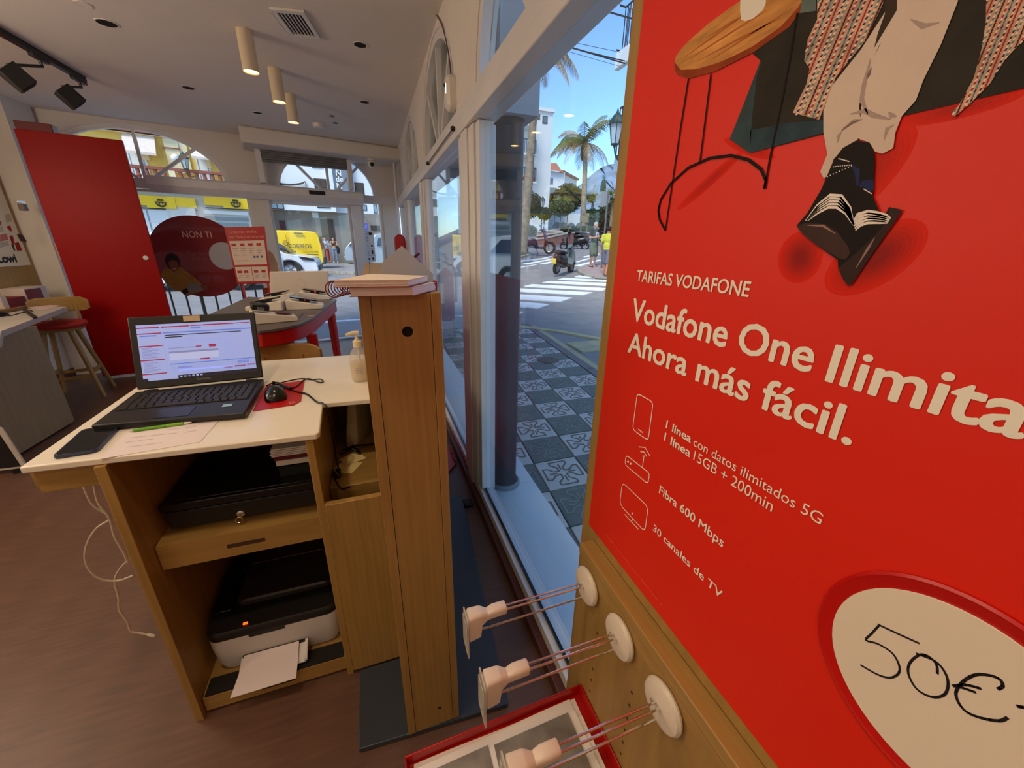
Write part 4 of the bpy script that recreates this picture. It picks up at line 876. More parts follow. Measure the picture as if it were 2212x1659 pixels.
# round white price tag in its moulded ring
tag = thing('price_tag', (XS-.002, .073, 1.034), 'round white price tag in a red ring, handwritten 50 euro', 'price tag')
tc_ = V((XS-.0008, .073, 1.034))
MB().lathe([(.001, 0), (.0955, 0), (.0955, .0022), (.093, .0032), (.0905, .002), (.001, .002)], tc_, 64, axis=(-1, 0, 0)).build('ring_plate', mat('tag red', (196, 16, 10), .25, var=0), tag)
MB().lathe([(.001, .0022), (.082, .0022), (.0815, .0032), (.001, .0032)], tc_, 64, axis=(-1, 0, 0)).build('write_on_disc', mat('tag white', (236, 222, 204), .3, var=.008), tag)
def pen(pts, w=.0016):
    q = [Px(*c4(*p), XS-.0043) for p in pts]; q = spline(q, 4); mb = MB()
    for i in range(len(q)-1):
        t = (q[i+1]-q[i]).normalized(); nn = V((0, -t.z, t.y))*w/2; e = t*w*.25
        mb.prism([q[i]+nn-e, q[i+1]+nn+e, q[i+1]-nn+e, q[i]-nn-e], (.0002, 0, 0))
    mb.build('pen_stroke', 'ink black', tag)
pen([(1502, 516), (1600, 562), (1700, 607)]); pen([(1508, 518), (1470, 560), (1442, 592), (1500, 610), (1570, 655), (1604, 715), (1600, 755), (1560, 775), (1500, 760), (1418, 714)])
pen([(1790, 755), (1785, 710), (1745, 670), (1700, 665), (1655, 705), (1650, 760), (1690, 830), (1760, 868), (1820, 860), (1842, 815), (1830, 755), (1780, 695), (1690, 658)], .0017)
pen([(2085, 830), (2108, 815), (2095, 785), (2050, 765), (1980, 760), (1920, 790), (1882, 840), (1890, 890), (1930, 940), (2000, 970), (2090, 985), (2130, 970)], .0019)
pen([(1866, 815), (1930, 810), (2000, 828)], .0019); pen([(1888, 818), (1930, 830), (1975, 846)], .0017); pen([(2180, 914), (2225, 922), (2262, 928)], .002)
# ---- merchandise hooks
sv = mat('hook white', (226, 212, 196), .38, var=.01); clear('ticket plastic', (224, 220, 210), .55, .1)
def hook(y, z, lab, group='price hooks'):
    o = V((.3735, y, z)); t = thing('price_hook', o, lab, 'hook', group)
    MB().lathe([(.001, .0), (.0365, 0), (.0395, .003), (.040, .006), (.037, .0115), (.028, .0145), (.012, .0158), (.001, .016)], o, 32, axis=(-1, 0, 0)).build('base_disc', sv, t)
    MB().blob(o+V((-.0145, .012, -.004)), (.003, .005, .005), 10, 6).build('dimple', mat('hook shade', (150, 138, 124), .5, var=0), t)
    MB().box((o.x-.006, y-.0005, z-.045), (o.x+.0005, y+.006, z-.036)).build('back_clip', 'black satin', t)
    for dy in (-.0045, .0045): MB().tube([o+V((-.012, dy, .006)), o+V((-.235, dy, .006))], .0021, 8).build('rod', 'chrome', t)
    MB().tube([o+V((-.011, 0, -.030)), o+V((-.226, 0, -.034)), o+V((-.232, 0, -.033)), o+V((-.252, 0, -.033))], .0021, 8).build('tag_rod', 'chrome', t)
    rings = []
    for x, w, zt, zb_ in ((-.188, .010, .0165, -.001), (-.190, .011, .0175, -.002), (-.214, .011, .0175, -.003), (-.226, .0095, .013, -.006), (-.238, .013, .019, -.012), (-.2415, .0135, .020, -.040), (-.262, .015, .019, -.043), (-.266, .012, .012, -.040)):
        rings.append([o+V((x, a, (zt+zb_)/2+b)) for a, b in rrect(2*w, zt-zb_, min(.006, w*.6), 4)])
    MB().loft(rings).build('end_sleeve', sv, t)
    MB().loft([[o+V((-.2665-d, a, -.030+b)) for a, b in rrect(.040, .096, .004, 3)] for d in (0, .0022)]).build('ticket_plate', 'ticket plastic', t)
    MB().loft([[o+V((-.2695-d, a, -.031+b)) for a, b in rrect(.036, .070, .003, 3)] for d in (0, .001)]).build('ticket_cover', 'ticket plastic', t)
    return t
hook(.534, .686, 'farthest of three white price hooks, next to the window'); hook(.413, .687, 'middle one of three white price hooks on the oak panel'); hook(.294, .687, 'nearest of three white price hooks, above the red leaflet tray')
# ---- red tray with leaflets below the hooks
t = thing('leaflet_tray', (.17, .42, .36), 'red tray fixed to the oak panel below the hooks, holding leaflets', 'tray')
MB().prism([(-.030, .519, .352), (.3745, .527, .352), (.3745, .285, .352), (-.040, .285, .352)], (0, 0, .004)).build('bottom', 'shop red', t)
MB().prism([(-.032, .519, .3562), (.3745, .527, .3562), (.3745, .523, .3562), (-.032, .515, .3562)], (0, 0, .028)).build('back_rim', 'shop red', t, bevel=.002)
MB().prism([(.3705, .522, .3562), (.3745, .522, .3562), (.3745, .285, .3562), (.3705, .285, .3562)], (0, 0, .036)).build('side_rim', 'shop red', t, bevel=.002)
MB().prism([(-.032, .514, .3562), (-.028, .514, .3562), (-.036, .285, .3562), (-.040, .285, .3562)], (0, 0, .02)).build('front_rim', 'shop red', t, bevel=.002)
gp = mat('leaflet picture', (128, 122, 112), .6, var=.25, scale=14)
rnd = random.Random(5)
for i, lab in enumerate(('lowest white leaflet in the red tray', 'second white leaflet from the bottom in the red tray', 'creased white leaflet showing under the top one in the red tray', 'top leaflet with grey pictures in the red tray')):
    z = .3568+.0052*i; s_ = (.004, -.006, .008, 0)[i]; k = (.0, .012, .02, .03)[i]
    l = thing('leaflet', (.17, .4, z), lab, 'leaflet', 'leaflets in the red tray')
    n = 10; pts = []
    f = lambda a: .0014*math.sin(a*9+i)+.004*(.5+.5*math.sin(a*5+i*2))*(i == 2)
    A_ = [V((-.02+s_+.372*j/n-.004*i, .512-.012*i+(.004, .016, -.012, .010)[i]*j/n+(.004*math.sin(j*1.7) if i == 2 else 0), z+f(j/n))) for j in range(n+1)]
    B_ = [V((-.03+s_+.378*j/n-.002*i, .30, z+f(j/n))) for j in range(n+1)]
    mb = MB().loft([[a, b, b+V((0, 0, .0012)), a+V((0, 0, .0012))] for a, b in zip(A_, B_)]); mb.build('sheet', 'paper', l, smooth=50)
    if i == 3:
        for x0, x1 in ((.012, .135), (.147, .322)):
            MB().prism([V((x0, .482, z+.0032)), V((x1, .486, z+.0032)), V((x1, .31, z+.0032)), V((x0-.006, .31, z+.0032))], (0, 0, .0003)).build('printed_picture', gp, l)
# ================================================================ left side of the shop
lw = mat('desk greige', (150, 126, 92), .5, var=.06, scale=9, kind='wood', stretch=(4, 4, .5))
ld = thing('side_desk', (-2.5, 3.4, 0), 'second counter desk at the left edge with a pale worktop and greige body', 'desk')
MB().prism([(-1.93, 2.7, .762), (-2.05, 3.0, .762), (-2.235, 3.31, .762), (-2.505, 4.41, .762), (-2.70, 4.42, .762), (-2.70, 2.7, .762)], (0, 0, .038)).build('worktop', mat('worktop pale', (198, 190, 178), .4, var=.02), ld, bevel=.003)
MB().box((-2.69, 3.07, .012), (-2.305, 3.70, .7615)).build('body', lw, ld, bevel=.002)
MB().box((-2.67, 3.0, 0), (-2.34, 3.066, .05)).build('foot_board', 'oak cross', ld, bevel=.002)
cbk = thing('framed_board', Py(10, 975, 2.9), 'dark board with a pale rounded frame standing on the floor before the side desk', 'board')
a = Py(34, 972, 2.88); 
fb = MB().prism([V((a.x-.5+x, 2.90, .03+z)) for x, z in ((0, 0), (.5, 0), (.47, .27), (.44, .30), (0, .30))], (0, .012, 0)).build('frame', mat('frame pale', (206, 196, 182), .5), cbk, bevel=.003)
MB().prism([V((a.x-.5+x, 2.8985, .03+z)) for x, z in ((0.01, .015), (.475, .015), (.447, .265), (.43, .28), (.01, .28))], (0, .0014, 0)).build('panel', mat('panel dark', (30, 28, 30), .4, var=.05), cbk)
for x in (.06, .44): MB().box((a.x-.5+x-.01, 2.895, .0005), (a.x-.5+x+.01, 2.92, .0295)).build('foot', 'black plastic', cbk)
# things on the side desk
m2 = thing('side_mouse', Pz(4, 682, .8), 'black mouse on the worktop of the left side desk', 'mouse')
p = Pz(2, 683, .801); MB().loft([[p+V((.034*w*math.cos(a_), t_*.05, h*max(0, math.sin(a_)))) for a_ in [math.pi*k/8 for k in range(9)]] for t_, w, h in ((-1, .4, .008), (-.6, .9, .026), (.2, 1, .034), (.8, .8, .018), (1, .4, .006))]).build('shell', 'mouse black', m2, smooth=60)
props(MB().tube(spline([Pz(*q, .803) for q in ((6, 680), (22, 682), (45, 676), (70, 672), (52, 668))], 5), .003, 6).build('mouse_cable', 'black satin'), 'black mouse cable curling on the left side desk', 'cable')
us = MB().beam(Pz(52, 669, .81), Pz(76, 686, .81), .022, .014); props(us.build('usb_plug', 'black plastic', bevel=.003), 'black cable plug lying at the edge of the left side desk', 'plug')
pf = thing('desk_flyer', Pz(90, 664, .8), 'pale pink leaflet lying near the tip of the left side desk', 'leaflet')
MB().prism([Pz(*q, .8005) for q in ((62, 664), (108, 659), (130, 660), (92, 671))], (0, 0, .0012)).build('sheet', mat('leaflet pink', (226, 196, 188), .7), pf)
# oak wall panel with a white poster, shelf with boxes
wp = thing('wall_panel', (XL+.01, 4.3, 1), 'oak wall panel at the left edge carrying a white poster', 'wall panel')
MB().box((XL+.001, 2.9, .62), (XL+.02, 5.10, CZ-.3)).build('board', 'oak upright', wp, bevel=.002)
MB().box((XL+.0205, 3.6, .775), (XL+.205, 5.02, .80)).build('shelf', 'oak deep', wp, bevel=.002)
MB().box((XL+.0205, 3.6, .80+.06), (XL+.035, 5.06, .90)).build('poster_rail', 'oak deep', wp, bevel=.001)
po2 = thing('white_wall_poster', (XL+.022, 4.5, 1.5), 'white poster with a dark bold word at its foot, on the left oak wall panel', 'poster')
XQ = XL+.0225
MB().box((XL+.0205, 3.2, 1.108), (XQ, 5.075, 2.15)).build('print_sheet', mat('poster cream', (232, 222, 200), .6, var=.01), po2)
QU = V((0, 1, 0))
text('Lowi', 'ink black', po2, V((XQ, 4.735, 1.142)), QU, VV, width=.20, height=.072, bold=.05)
def qp(px, py): p = Px(px, py, XQ); p.x = XQ+.0004; return p
def qa(pts, m, name='printed_shape'): return MB().prism([qp(*q) for q in pts], (.0003, 0, 0)).build(name, m, po2)
qr, qd, qg = mat('print crimson', (168, 40, 44), .6, var=0), mat('print umber', (84, 62, 58), .6, var=0), mat('print greige', (198, 186, 168), .6, var=0)
qa([(20, 510), (27, 508), (32, 525), (26, 528)], qr); qa([(24, 528), (29, 527), (33, 541), (30, 542)], qd); qa([(13, 490), (22, 487), (26, 500), (22, 500), (18, 495)], qr); qa([(31, 525), (40, 523), (48, 541), (37, 542)], qr)
qa([(36, 506), (46, 505), (58, 522), (44, 521)], qd); qa([(10, 464), (22, 462), (26, 478), (14, 481)], qg); qa([(0, 507), (14, 504), (18, 518), (0, 522)], mat('print pale red', (206, 120, 110), .6, var=0)); qa([(0, 524), (17, 520), (20, 530), (0, 535)], qg)
qa([(0, 478), (2, 477), (3, 486), (0, 487)], qr); qa([(0, 490), (6, 488), (8, 500), (0, 502)], qg)
t = thing('wall_bracket', V((XL+.06, 5.2, 1.62)), 'small chrome and white fitting on the wall beside the white poster', 'fitting')
q = Px(38, 436, XL+.201); MB().box((XL+.2005, q.y-.04, q.z-.012), (XL+.225, q.y+.05, q.z+.012)).build('bar', 'chrome', t, bevel=.003); MB().box((XL+.2005, q.y-.02, q.z-.07), (XL+.24, q.y+.03, q.z-.016)).build('box', mat('fitting grey', (120, 104, 96), .5), t, bevel=.004)
t = thing('folded_leaflet', V((XL+.21, 5.2, 1.3)), 'bent white leaflet sticking out from the wall behind the tall red panel', 'leaflet')
MB().prism([V((XL+.2005, 5.16, 1.30)), V((XL+.36, 5.17, 1.46)), V((XL+.37, 5.18, 1.38)), V((XL+.24, 5.17, 1.24))], (0, .002, 0)).build('upper_leaf', 'paper', t); MB().prism([V((XL+.2005, 5.16, 1.30)), V((XL+.24, 5.17, 1.24)), V((XL+.25, 5.17, 1.10)), V((XL+.2005, 5.16, 1.16))], (0, .002, 0)).build('lower_leaf', 'paper', t)
zb_ = .8005
def carton(pa, pb, dep, h, m, lab, side=None):
    a, b = Px(*pa, XL+.19), Px(*pb, XL+.19)
    t = thing('carton', V((a.x-dep/2, (a.y+b.y)/2, zb_)), lab, 'box', 'boxes on the left wall shelf')
    MB().box((a.x-dep, min(a.y, b.y), zb_), (a.x, max(a.y, b.y), zb_+h)).build('body', m, t, bevel=.002)
    if side: MB().box((a.x+.0003, min(a.y, b.y)+.01, zb_+.012), (a.x+.0012, (a.y+b.y)/2+.06, zb_+h-.012)).build('printed_side', side, t); 
    return t
carton((60, 650), (111, 650), .16, .135, mat('carton white', (216, 200, 186), .6), 'white carton with a dark red printed side on the left wall shelf', mat('carton red', (122, 24, 30), .5, var=.05))
carton((18, 652), (58, 652), .14, .075, 'carton red', 'low dark red carton beside the white carton on the left wall shelf')
carton((4, 652), (17, 652), .14, .105, 'carton white', 'slim white carton at the left end of the wall shelf')
# bar stools
def stool(c, rot, lab):
    t = thing('bar_stool', (0, 0, 0), lab, 'stool', 'oak bar stools')
    MB().lathe([(.001, .628), (.165, .628), (.178, .64), (.182, .655), (.175, .668), (.14, .674), (.001, .676)], (0, 0, 0), 28).build('seat', mat('seat red', (176, 40, 30), .8, var=.05, scale=40), t)
    MB().lathe([(.001, .605), (.15, .605), (.162, .6275), (.001, .6275)], (0, 0, 0), 24).build('seat_plate', 'oak cross', t)
    fe = []
    for a in (45, 135, 225, 315):
        c_, s_ = math.cos(math.radians(a)), math.sin(math.radians(a)); f = V((.235*c_, .235*s_, 0)); fe.append(f)
        MB().tube([V((.11*c_, .11*s_, .6045)), f+V((0, 0, .001))], [.019, .015], 12).build('leg', 'oak upright', t)
    for i in range(4):
        k = .33+.05*(i % 2); a_, b_ = (fe[j].lerp(V((.11*fe[j].x/.235, .11*fe[j].y/.235, .605)), k) for j in (i, (i+1) % 4))
        MB().beam(a_, b_, .018, .026).build('footrest', 'oak cross', t, bevel=.002)
    pts = []
    for i in range(13):
        a = math.radians(90-44+88*i/12); pts.append(V((.27*math.cos(a), .27*math.sin(a)-.035, 0)))
    rings = []
    for i, p in enumerate(pts):
        e = abs(i-6)/6; h = .062*(1-max(0, e-.75)*1.6); q = V((p.x, p.y+.035, 0)).normalized()*.008
        rings.append([p+q+V((0, 0, .795-h)), p+q+V((0, 0, .795+h)), p-q+V((0, 0, .795+h)), p-q+V((0, 0, .795-h))])
    MB().loft(rings).build('backrest', 'oak cross', t, bevel=.004)
    for x in (-.09, .09): MB().tube([V((x*.8, .12, .604)), V((x*.8, .16, .607)), V((x, .20, .66)), V((x, .213, .80))], .011, 10).build('back_support', 'oak upright', t)
    t.location = c; t.rotation_euler = (0, 0, math.radians(rot)); return t
s1 = stool((-2.60, 4.40, 0), 14, 'oak bar stool with red seat standing behind the left side desk')
s2 = dup(s1, (-.47, 2.02, 0), math.radians(4), 'oak bar stool between the counter desk and the red table, only its backrest in view')
# tall red panel at the far left window
a0 = V((-2.684, 4.864, 0)); e = FE; r_ = Pn(311, 471, a0, FN); wR = (r_-a0).dot(e)
tp_ = thing('tall_red_panel', a0+e*(wR/2), 'tall glossy red panel with a round white knob standing before the far left window', 'panel')
MB().prism([a0+V((0, 0, .03)), a0+e*wR+V((0, 0, .03)), a0+e*wR+FN*.04+V((0, 0, .03)), a0+FN*.04+V((0, 0, .03))], (0, 0, 2.17)).build('leaf', mat('gloss red', (160, 8, 8), .38, var=.01, spec=.14), tp_, bevel=.004)
MB().prism([a0+e*.02+FN*.005, a0+e*(wR-.02)+FN*.005, a0+e*(wR-.02)+FN*.035, a0+e*.02+FN*.035], (0, 0, .0295)).build('foot_rail', 'white plastic', tp_)
MB().prism([a0+FN*.045+V((0, 0, 2.0)), a0+e*.22+FN*.045+V((0, 0, 2.0)), a0+e*.22+FN*.18+V((0, 0, 2.0)), a0+FN*.18+V((0, 0, 2.0))], (0, 0, .27)).build('top_box', 'dark red', tp_, bevel=.004)
MB().prism([a0+e*.01+FN*.0405, a0+e*.05+FN*.0405, a0+e*.05+FN*.10, a0+e*.01+FN*.10], (0, 0, 1.999)).build('back_post', 'dark red', tp_)
k = Pn(315, 557, a0, FN); MB().lathe([(.001, 0), (.020, 0), (.022, .006), (.018, .012), (.001, .013)], k, 20, axis=-FN).build('knob', 'white plastic', tp_)
# ================================================================ red display table
ZT = .95
rt_ = thing('red_table', (-.5, 2.9, 0), 'red display table with a grey rounded top, phones on white stands on it', 'table')
vis = [Pz(*q, ZT) for q in ((560, 715), (605, 709), (650, 699), (678, 686), (694, 673), (712, 659), (727, 647), (722, 643), (590, 644))]
out = [V((-.93, 2.30, ZT)), *vis, V((-.93, 3.56, ZT))]
MB().prism([p-V((0, 0, .014)) for p in out], (0, 0, .014)).build('table_top', mat('top grey', (92, 84, 82), .4, var=.02), rt_, bevel=.002)
ce = sum(out, V())/len(out)
ins = [ce+(p-ce)*.975 for p in out]
MB().prism([V((p.x, p.y, ZT-.085)) for p in ins], (0, 0, .0705)).build('apron', mat('table red', (186, 16, 14), .3, var=.01), rt_, bevel=.003, smooth=40)
for px_, py_ in ((-.36, 2.42), (-.315, 3.12), (-.86, 2.42), (-.86, 3.42)):
    MB().tube([V((px_, py_, ZT-.086)), V((px_+.012, py_, .001))], [.030, .022], 14).build('leg', 'table red', rt_)
g_ = Pz(673, 682, ZT+.0005); MB().lathe([(.001, 0), (.020, 0), (.020, .0006), (.001, .0006)], g_, 18).build('logo_dot', mat('dot salmon', (206, 130, 116), .6, var=0), rt_)
MB().beam(Pz(640, 691, ZT+.0004), Pz(656, 676, ZT+.0004), .012, .0006).build('slot', 'black satin', rt_)
wb = thing('white_back_panel', Py(645, 640, 3.5), 'upright white panel at the back of the red table', 'panel')
pts = [Py(*q, 3.5) for q in ((582, 587), (708, 585), (712, 640), (584, 646))]; pts[2].z = pts[3].z = ZT+.0005
MB().prism(pts, (0, .02, 0)).build('board', mat('panel cream', (222, 204, 180), .6, var=.01), wb, bevel=.006)
MB().lathe([(.03, 0), (.034, 0), (.034, .0004), (.03, .0004)], Py(649, 612, 3.4995), 24, axis=(0, -1, 0)).build('ring_mark', mat('mark cream', (212, 192, 166), .6, var=0), wb)
stw = mat('stand white', (230, 218, 196), .45, var=.01); led = mat('led red', (255, 40, 20), emit=4)
def stand(px, py, rot, lab, kind='phone'):
    c = Pz(px, py, ZT+.0006); t = thing('phone_stand', (0, 0, 0), lab, 'display stand', 'white stands on the red table')
    sec = [(-.105, 0), (.105, 0), (.105, .022), (.095, .028), (-.095, .062), (-.105, .056)]
    MB().prism([V((x, -.055, z)) for x, z in sec], (0, .11, 0)).build('wedge', stw, t, bevel=.004)
    r = Matrix.Translation((0, 0, .055)) @ Matrix.Rotation(math.radians(10), 4, 'Y')
    if kind == 'phone':
        MB().box((-.03, -.02, -.012), (.03, .02, .004), r).build('charging_dock', 'black satin', t)
        MB().loft([[r @ V((x-.005, y, z)) for x, y in rrect(.152, .074, .01, 4)] for z in (.0045, .0125)]).build('phone', 'phone glass', t)
        MB().box((.0, -.0375, .002), (.008, -.0365, .006), r).build('led', led, t)
    else:
        MB().box((.01, -.045, -.0035), (.085, .04, -.001), r).build('info_card', mat('card burgundy', (96, 26, 32), .5, var=.05), t)
        MB().box((-.10, -.035, .002), (-.02, .045, .035), r).build('gadget', 'black plastic', t, bevel=.006); MB().box((-.075, -.05, .004), (-.045, -.0355, .02), r).build('clip', 'steel grey', t)
    t.location = c; t.rotation_euler = (0, 0, math.radians(rot)); return t
stand(600, 652, 172, 'white phone stand at the back left of the red table'); stand(683, 646, 0, 'white phone stand at the back right of the red table'); stand(578, 669, 172, 'white phone stand in the middle row of the red table, beside the laptop lid'); stand(661, 666, 0, 'white phone stand in the middle right of the red table, nearest the slot'); stand(594, 694, 18, 'white stand with a black gadget and a burgundy card, nearest on the red table', 'card')
# floor sign with price list
YS = 4.55
sg = thing('price_sign', Py(530, 612, YS), 'red standing sign with a price list, behind the red table', 'sign')
c_ = [Py(*q, YS) for q in ((484, 491), (571, 489), (586, 612), (512, 614))]
nn = V((0, .018, 0))
MB().prism([c_[0], c_[1], c_[2], c_[3]], nn).build('board', mat('sign red', (178, 18, 14), .4, var=.01), sg, bevel=.003)
def sgp(u, v, k=.0008): p = (c_[0]*(1-u)+c_[1]*u)*(1-v)+(c_[3]*(1-u)+c_[2]*u)*v; return p-V((0, k, 0))
def sga(u0, v0, u1, v1, m, k=.0008, name='printed_field'): return MB().prism([sgp(u0, v0, k), sgp(u1, v0, k), sgp(u1, v1, k), sgp(u0, v1, k)], (0, -.0004, 0)).build(name, m, sg)
cr_ = mat('field cream', (224, 200, 178), .6, var=.01); gt = mat('field text', (150, 130, 122), .7, var=0); bb = mat('field blue', (92, 92, 130), .6, var=0)
sga(.05, .235, .95, .655, cr_); sga(.05, .69, .49, .955, cr_); sga(.505, .69, .95, .955, cr_)
for i in range(4):
    u = .085+.215*i; sga(u, .28, u+.12, .325, 'sign red', .0014)
    for j, w in enumerate((.16, .12, .1, .14)): sga(u, .36+.04*j, u+w, .368+.04*j, gt, .0014)
for u in (.09, .27, .55, .76): 
    sga(u, .755, u+.12, .80, 'sign red', .0014); sga(u+.02, .84, u+.13, .848, gt, .0014); sga(u, .875, u+.1, .883, gt, .0014)
for u in (.6, .68, .80): sga(u, .50, u+.06, .535, bb, .0014)
sga(.09, .575, .45, .583, gt, .0014)
for s_, v in (('Tarifas más sencillas,', .105), ('más claras y sin sorpresas', .19)):
    text(s_, mat('ink sign', (226, 150, 130), .6, var=0), sg, sgp(.07, v, .001), c_[1]-c_[0], VV, width=.24 if v < .15 else .29, height=.026, bold=.008)
fl1, fl2 = Py(524, 616, YS+.01), Py(579, 614, YS+.01)
for p in (fl1, fl2): MB().beam(V((p.x, p.y, p.z+.01)), V((p.x+.01, p.y, .012)), .02, .016).build('leg', 'sign red', sg)
MB().beam(V((fl1.x-.12, YS+.01, .006)), V((fl2.x+.12, YS+.01, .006)), .2, .011).build('foot_plate', 'sign red', sg)
rc = thing('round_brochure', Py(590, 565, 4.7), 'rounded cream carton edge sticking out behind the red price sign', 'carton')
MB().prism([Py(*q, 4.72) for q in ((580, 540), (590, 548), (600, 570), (604, 596), (585, 600), (578, 575))], (0, .03, 0)).build('sheet', mat('carton cream', (214, 178, 140), .6), rc)
MB().box((rc.location.x-.15, 4.72, .001), (rc.location.x+.05, 4.75, .9)).build('stand_body', 'dark red', rc)
# ---- printed films on the far windows (inside of the panes)
dF = .0485
def WF(px, py, k=0): p = Pn(px, py, FP+FN*(dF-.0006*k), FN); return p
fc = thing('window_sticker', WF(432, 556), 'round red window sticker with a smiling person in yellow, on the far left pane', 'sticker')
clear('film red', (140, 14, 12), .93, .7); clear('film white', (196, 188, 184), .93, .5)
s0, z0 = fw(432, 556, dF); s1_, _z = fw(530, 560, dF); s2_, _z2 = fw(432, 466, dF); R_ = _z2-z0
MB().prism([FW(s0+R_*math.cos(2*math.pi*i/48), z0+R_*math.sin(2*math.pi*i/48), dF-.0006) for i in range(48)], FN*.0005).build('film', 'film red', fc)
def wfa(pts, m, k, name='printed_shape'): return MB().prism([WF(*q, k) for q in pts], FN*.0003).build(name, m, fc)
s3, z3 = fw(485, 553, dF); q3 = fw(452, 553, dF)[0]
MB().prism([FW(s3+(s3-q3)*math.cos(2*math.pi*i/36), z3+(s3-q3)*1.05*math.sin(2*math.pi*i/36), dF-.0024) for i in range(36)], FN*.0003).build('white_disc', 'film white', fc)
fy = mat('film yellow', (160, 108, 34), .7, var=.1, scale=20); fh = mat('film hair', (44, 12, 10), .7, var=0); ff = mat('film face', (132, 66, 44), .7, var=.05); fgy = mat('film grey', (134, 118, 112), .7, var=.05)
wfa([(347, 594), (352, 583), (364, 577), (378, 574), (392, 578), (408, 590), (425, 603), (440, 618), (446, 624), (436, 629), (420, 634), (402, 641), (390, 630), (376, 626), (358, 612)], fy, 2)
wfa([(356, 560), (360, 550), (370, 546), (381, 550), (388, 560), (389, 574), (382, 582), (366, 581), (358, 570)], fh, 3)
wfa([(364, 566), (372, 561), (382, 564), (386, 574), (384, 583), (376, 588), (368, 583)], ff, 4)
wfa([(371, 578), (376, 581), (382, 578), (377, 583)], 'film white', 5)
wfa([(404, 622), (410, 612), (424, 612), (436, 618), (444, 621), (440, 627), (424, 630), (408, 632)], fgy, 3)
wfa([(432, 618), (446, 614), (450, 623), (440, 628)], ff, 4)
wfa([(392, 628), (404, 621), (408, 632), (398, 636)], fh, 3)
text('NON TI', mat('film ink', (214, 160, 146), .6, var=0), fc, WF(395, 513, 4), FE, VV, width=.275, height=.075, bold=.02)
text('Con les t', mat('film ink dim', (150, 74, 66), .6, var=0), fc, WF(406, 552, 4), FE, VV, width=.2, height=.05, bold=0)
text('te lo po', 'film ink dim', fc, WF(415, 562, 4), FE, VV, width=.15, height=.042, bold=0)
op = thing('opening_hours_sheet', WF(795, 535), 'white sheet with small icons stuck on the narrow pane beside the street door', 'sticker')
def wsa(pts, m, k, name='printed_mark'): return MB().prism([WF(*q, k) for q in pts], FN*.0003).build(name, m, op)
wsa([(779, 498), (806, 498), (812, 565), (786, 566)], mat('sheet pale', (222, 220, 224), .6, var=.01), 1, 'sheet')
gd = mat('print dark grey', (70, 66, 74), .7, var=0); gl_ = mat('print light grey', (168, 164, 172), .7, var=0)
for q in ([(796, 502), (803, 502), (804, 508), (797, 508)], [(801, 529), (805, 529), (806, 533), (802, 533)], [(802, 540), (806, 540), (807, 549), (803, 549)], [(788, 556), (790, 556), (791, 562), (789, 562)], [(795, 558), (800, 557), (800, 561), (796, 562)], [(804, 556), (808, 556), (808, 562), (805, 562)]): wsa(q, gd, 2)
for y in (504, 511, 515, 519, 531, 543, 547): wsa([(782+(y-500)*.09, y), (794+(y-500)*.09, y), (794+(y-500)*.09, y+1.5), (782+(y-500)*.09, y+1.5)], gl_, 2)
for y in (526, 537, 552): wsa([(780+(y-500)*.1, y), (808+(y-500)*.08, y), (808+(y-500)*.08, y+.7), (780+(y-500)*.1, y+.7)], gl_, 2)
wsa([(786, 567), (800, 567), (801, 574), (788, 575)], 'dark red', 1, 'red_foot')
# ---- by the window wall
ex = thing('fire_extinguisher', (.345, 3.56, .7), 'red fire extinguisher hung on the window post behind the partition', 'fire extinguisher')
c_ = V((.352, 3.56, 0)); exr = mat('extinguisher red', (140, 14, 18), .3, var=.01)
MB().lathe([(.001, .70), (.055, .70), (.068, .712), (.07, .73), (.07, 1.06), (.066, 1.10), (.045, 1.135), (.022, 1.15), (.022, 1.165), (.001, 1.165)], c_, 28).build('cylinder', exr, ex)
MB().lathe([(.018, 1.166), (.018, 1.20), (.001, 1.20)], c_, 16).build('valve', 'chrome', ex)
MB().beam(c_+V((-.02, -.02, 1.205)), c_+V((.03, -.11, 1.225)), .024, .012).build('lever', 'black plastic', ex, bevel=.003); MB().beam(c_+V((-.02, -.02, 1.235)), c_+V((.03, -.12, 1.285)), .026, .010).build('lever', 'dark red', ex, bevel=.003)
MB().tube(spline([c_+V((-.02, 0, 1.185)), c_+V((-.07, .01, 1.18)), c_+V((-.095, .02, 1.08)), c_+V((-.092, .02, .86))], 6), .009, 8).build('hose', 'black satin', ex)
MB().loft([[c_+V((.0708*math.cos(a_), .0708*math.sin(a_), z)) for a_ in [math.radians(-60+12*k) for k in range(11)]] for z in (.86, 1.04)], caps=False, closed=False).build('label', 'paper', ex)
MB().box((.423, 3.53, 1.0), (.4395, 3.59, 1.1)).build('wall_hook', 'steel grey', ex)
gt_ = thing('red_gate', (.34, 5.3, 0), 'slim red security gate with a rounded top near the street door', 'gate')
yy = 5.25
MB().prism([V((x, yy, z)) for x, z in [(.30, .002), (.43, .002), (.43, 1.38)]+[(.365+.065*math.cos(a_), 1.40+.065*math.sin(a_)) for a_ in [math.pi*k/10 for k in range(11)]]+[(.30, 1.38)]], (0, .10, 0)).build('panel', 'table red', gt_, bevel=.01)
MB().box((.275, yy-.03, .0005), (.445, yy+.13, .0018)).build('foot_plate', 'steel grey', gt_)
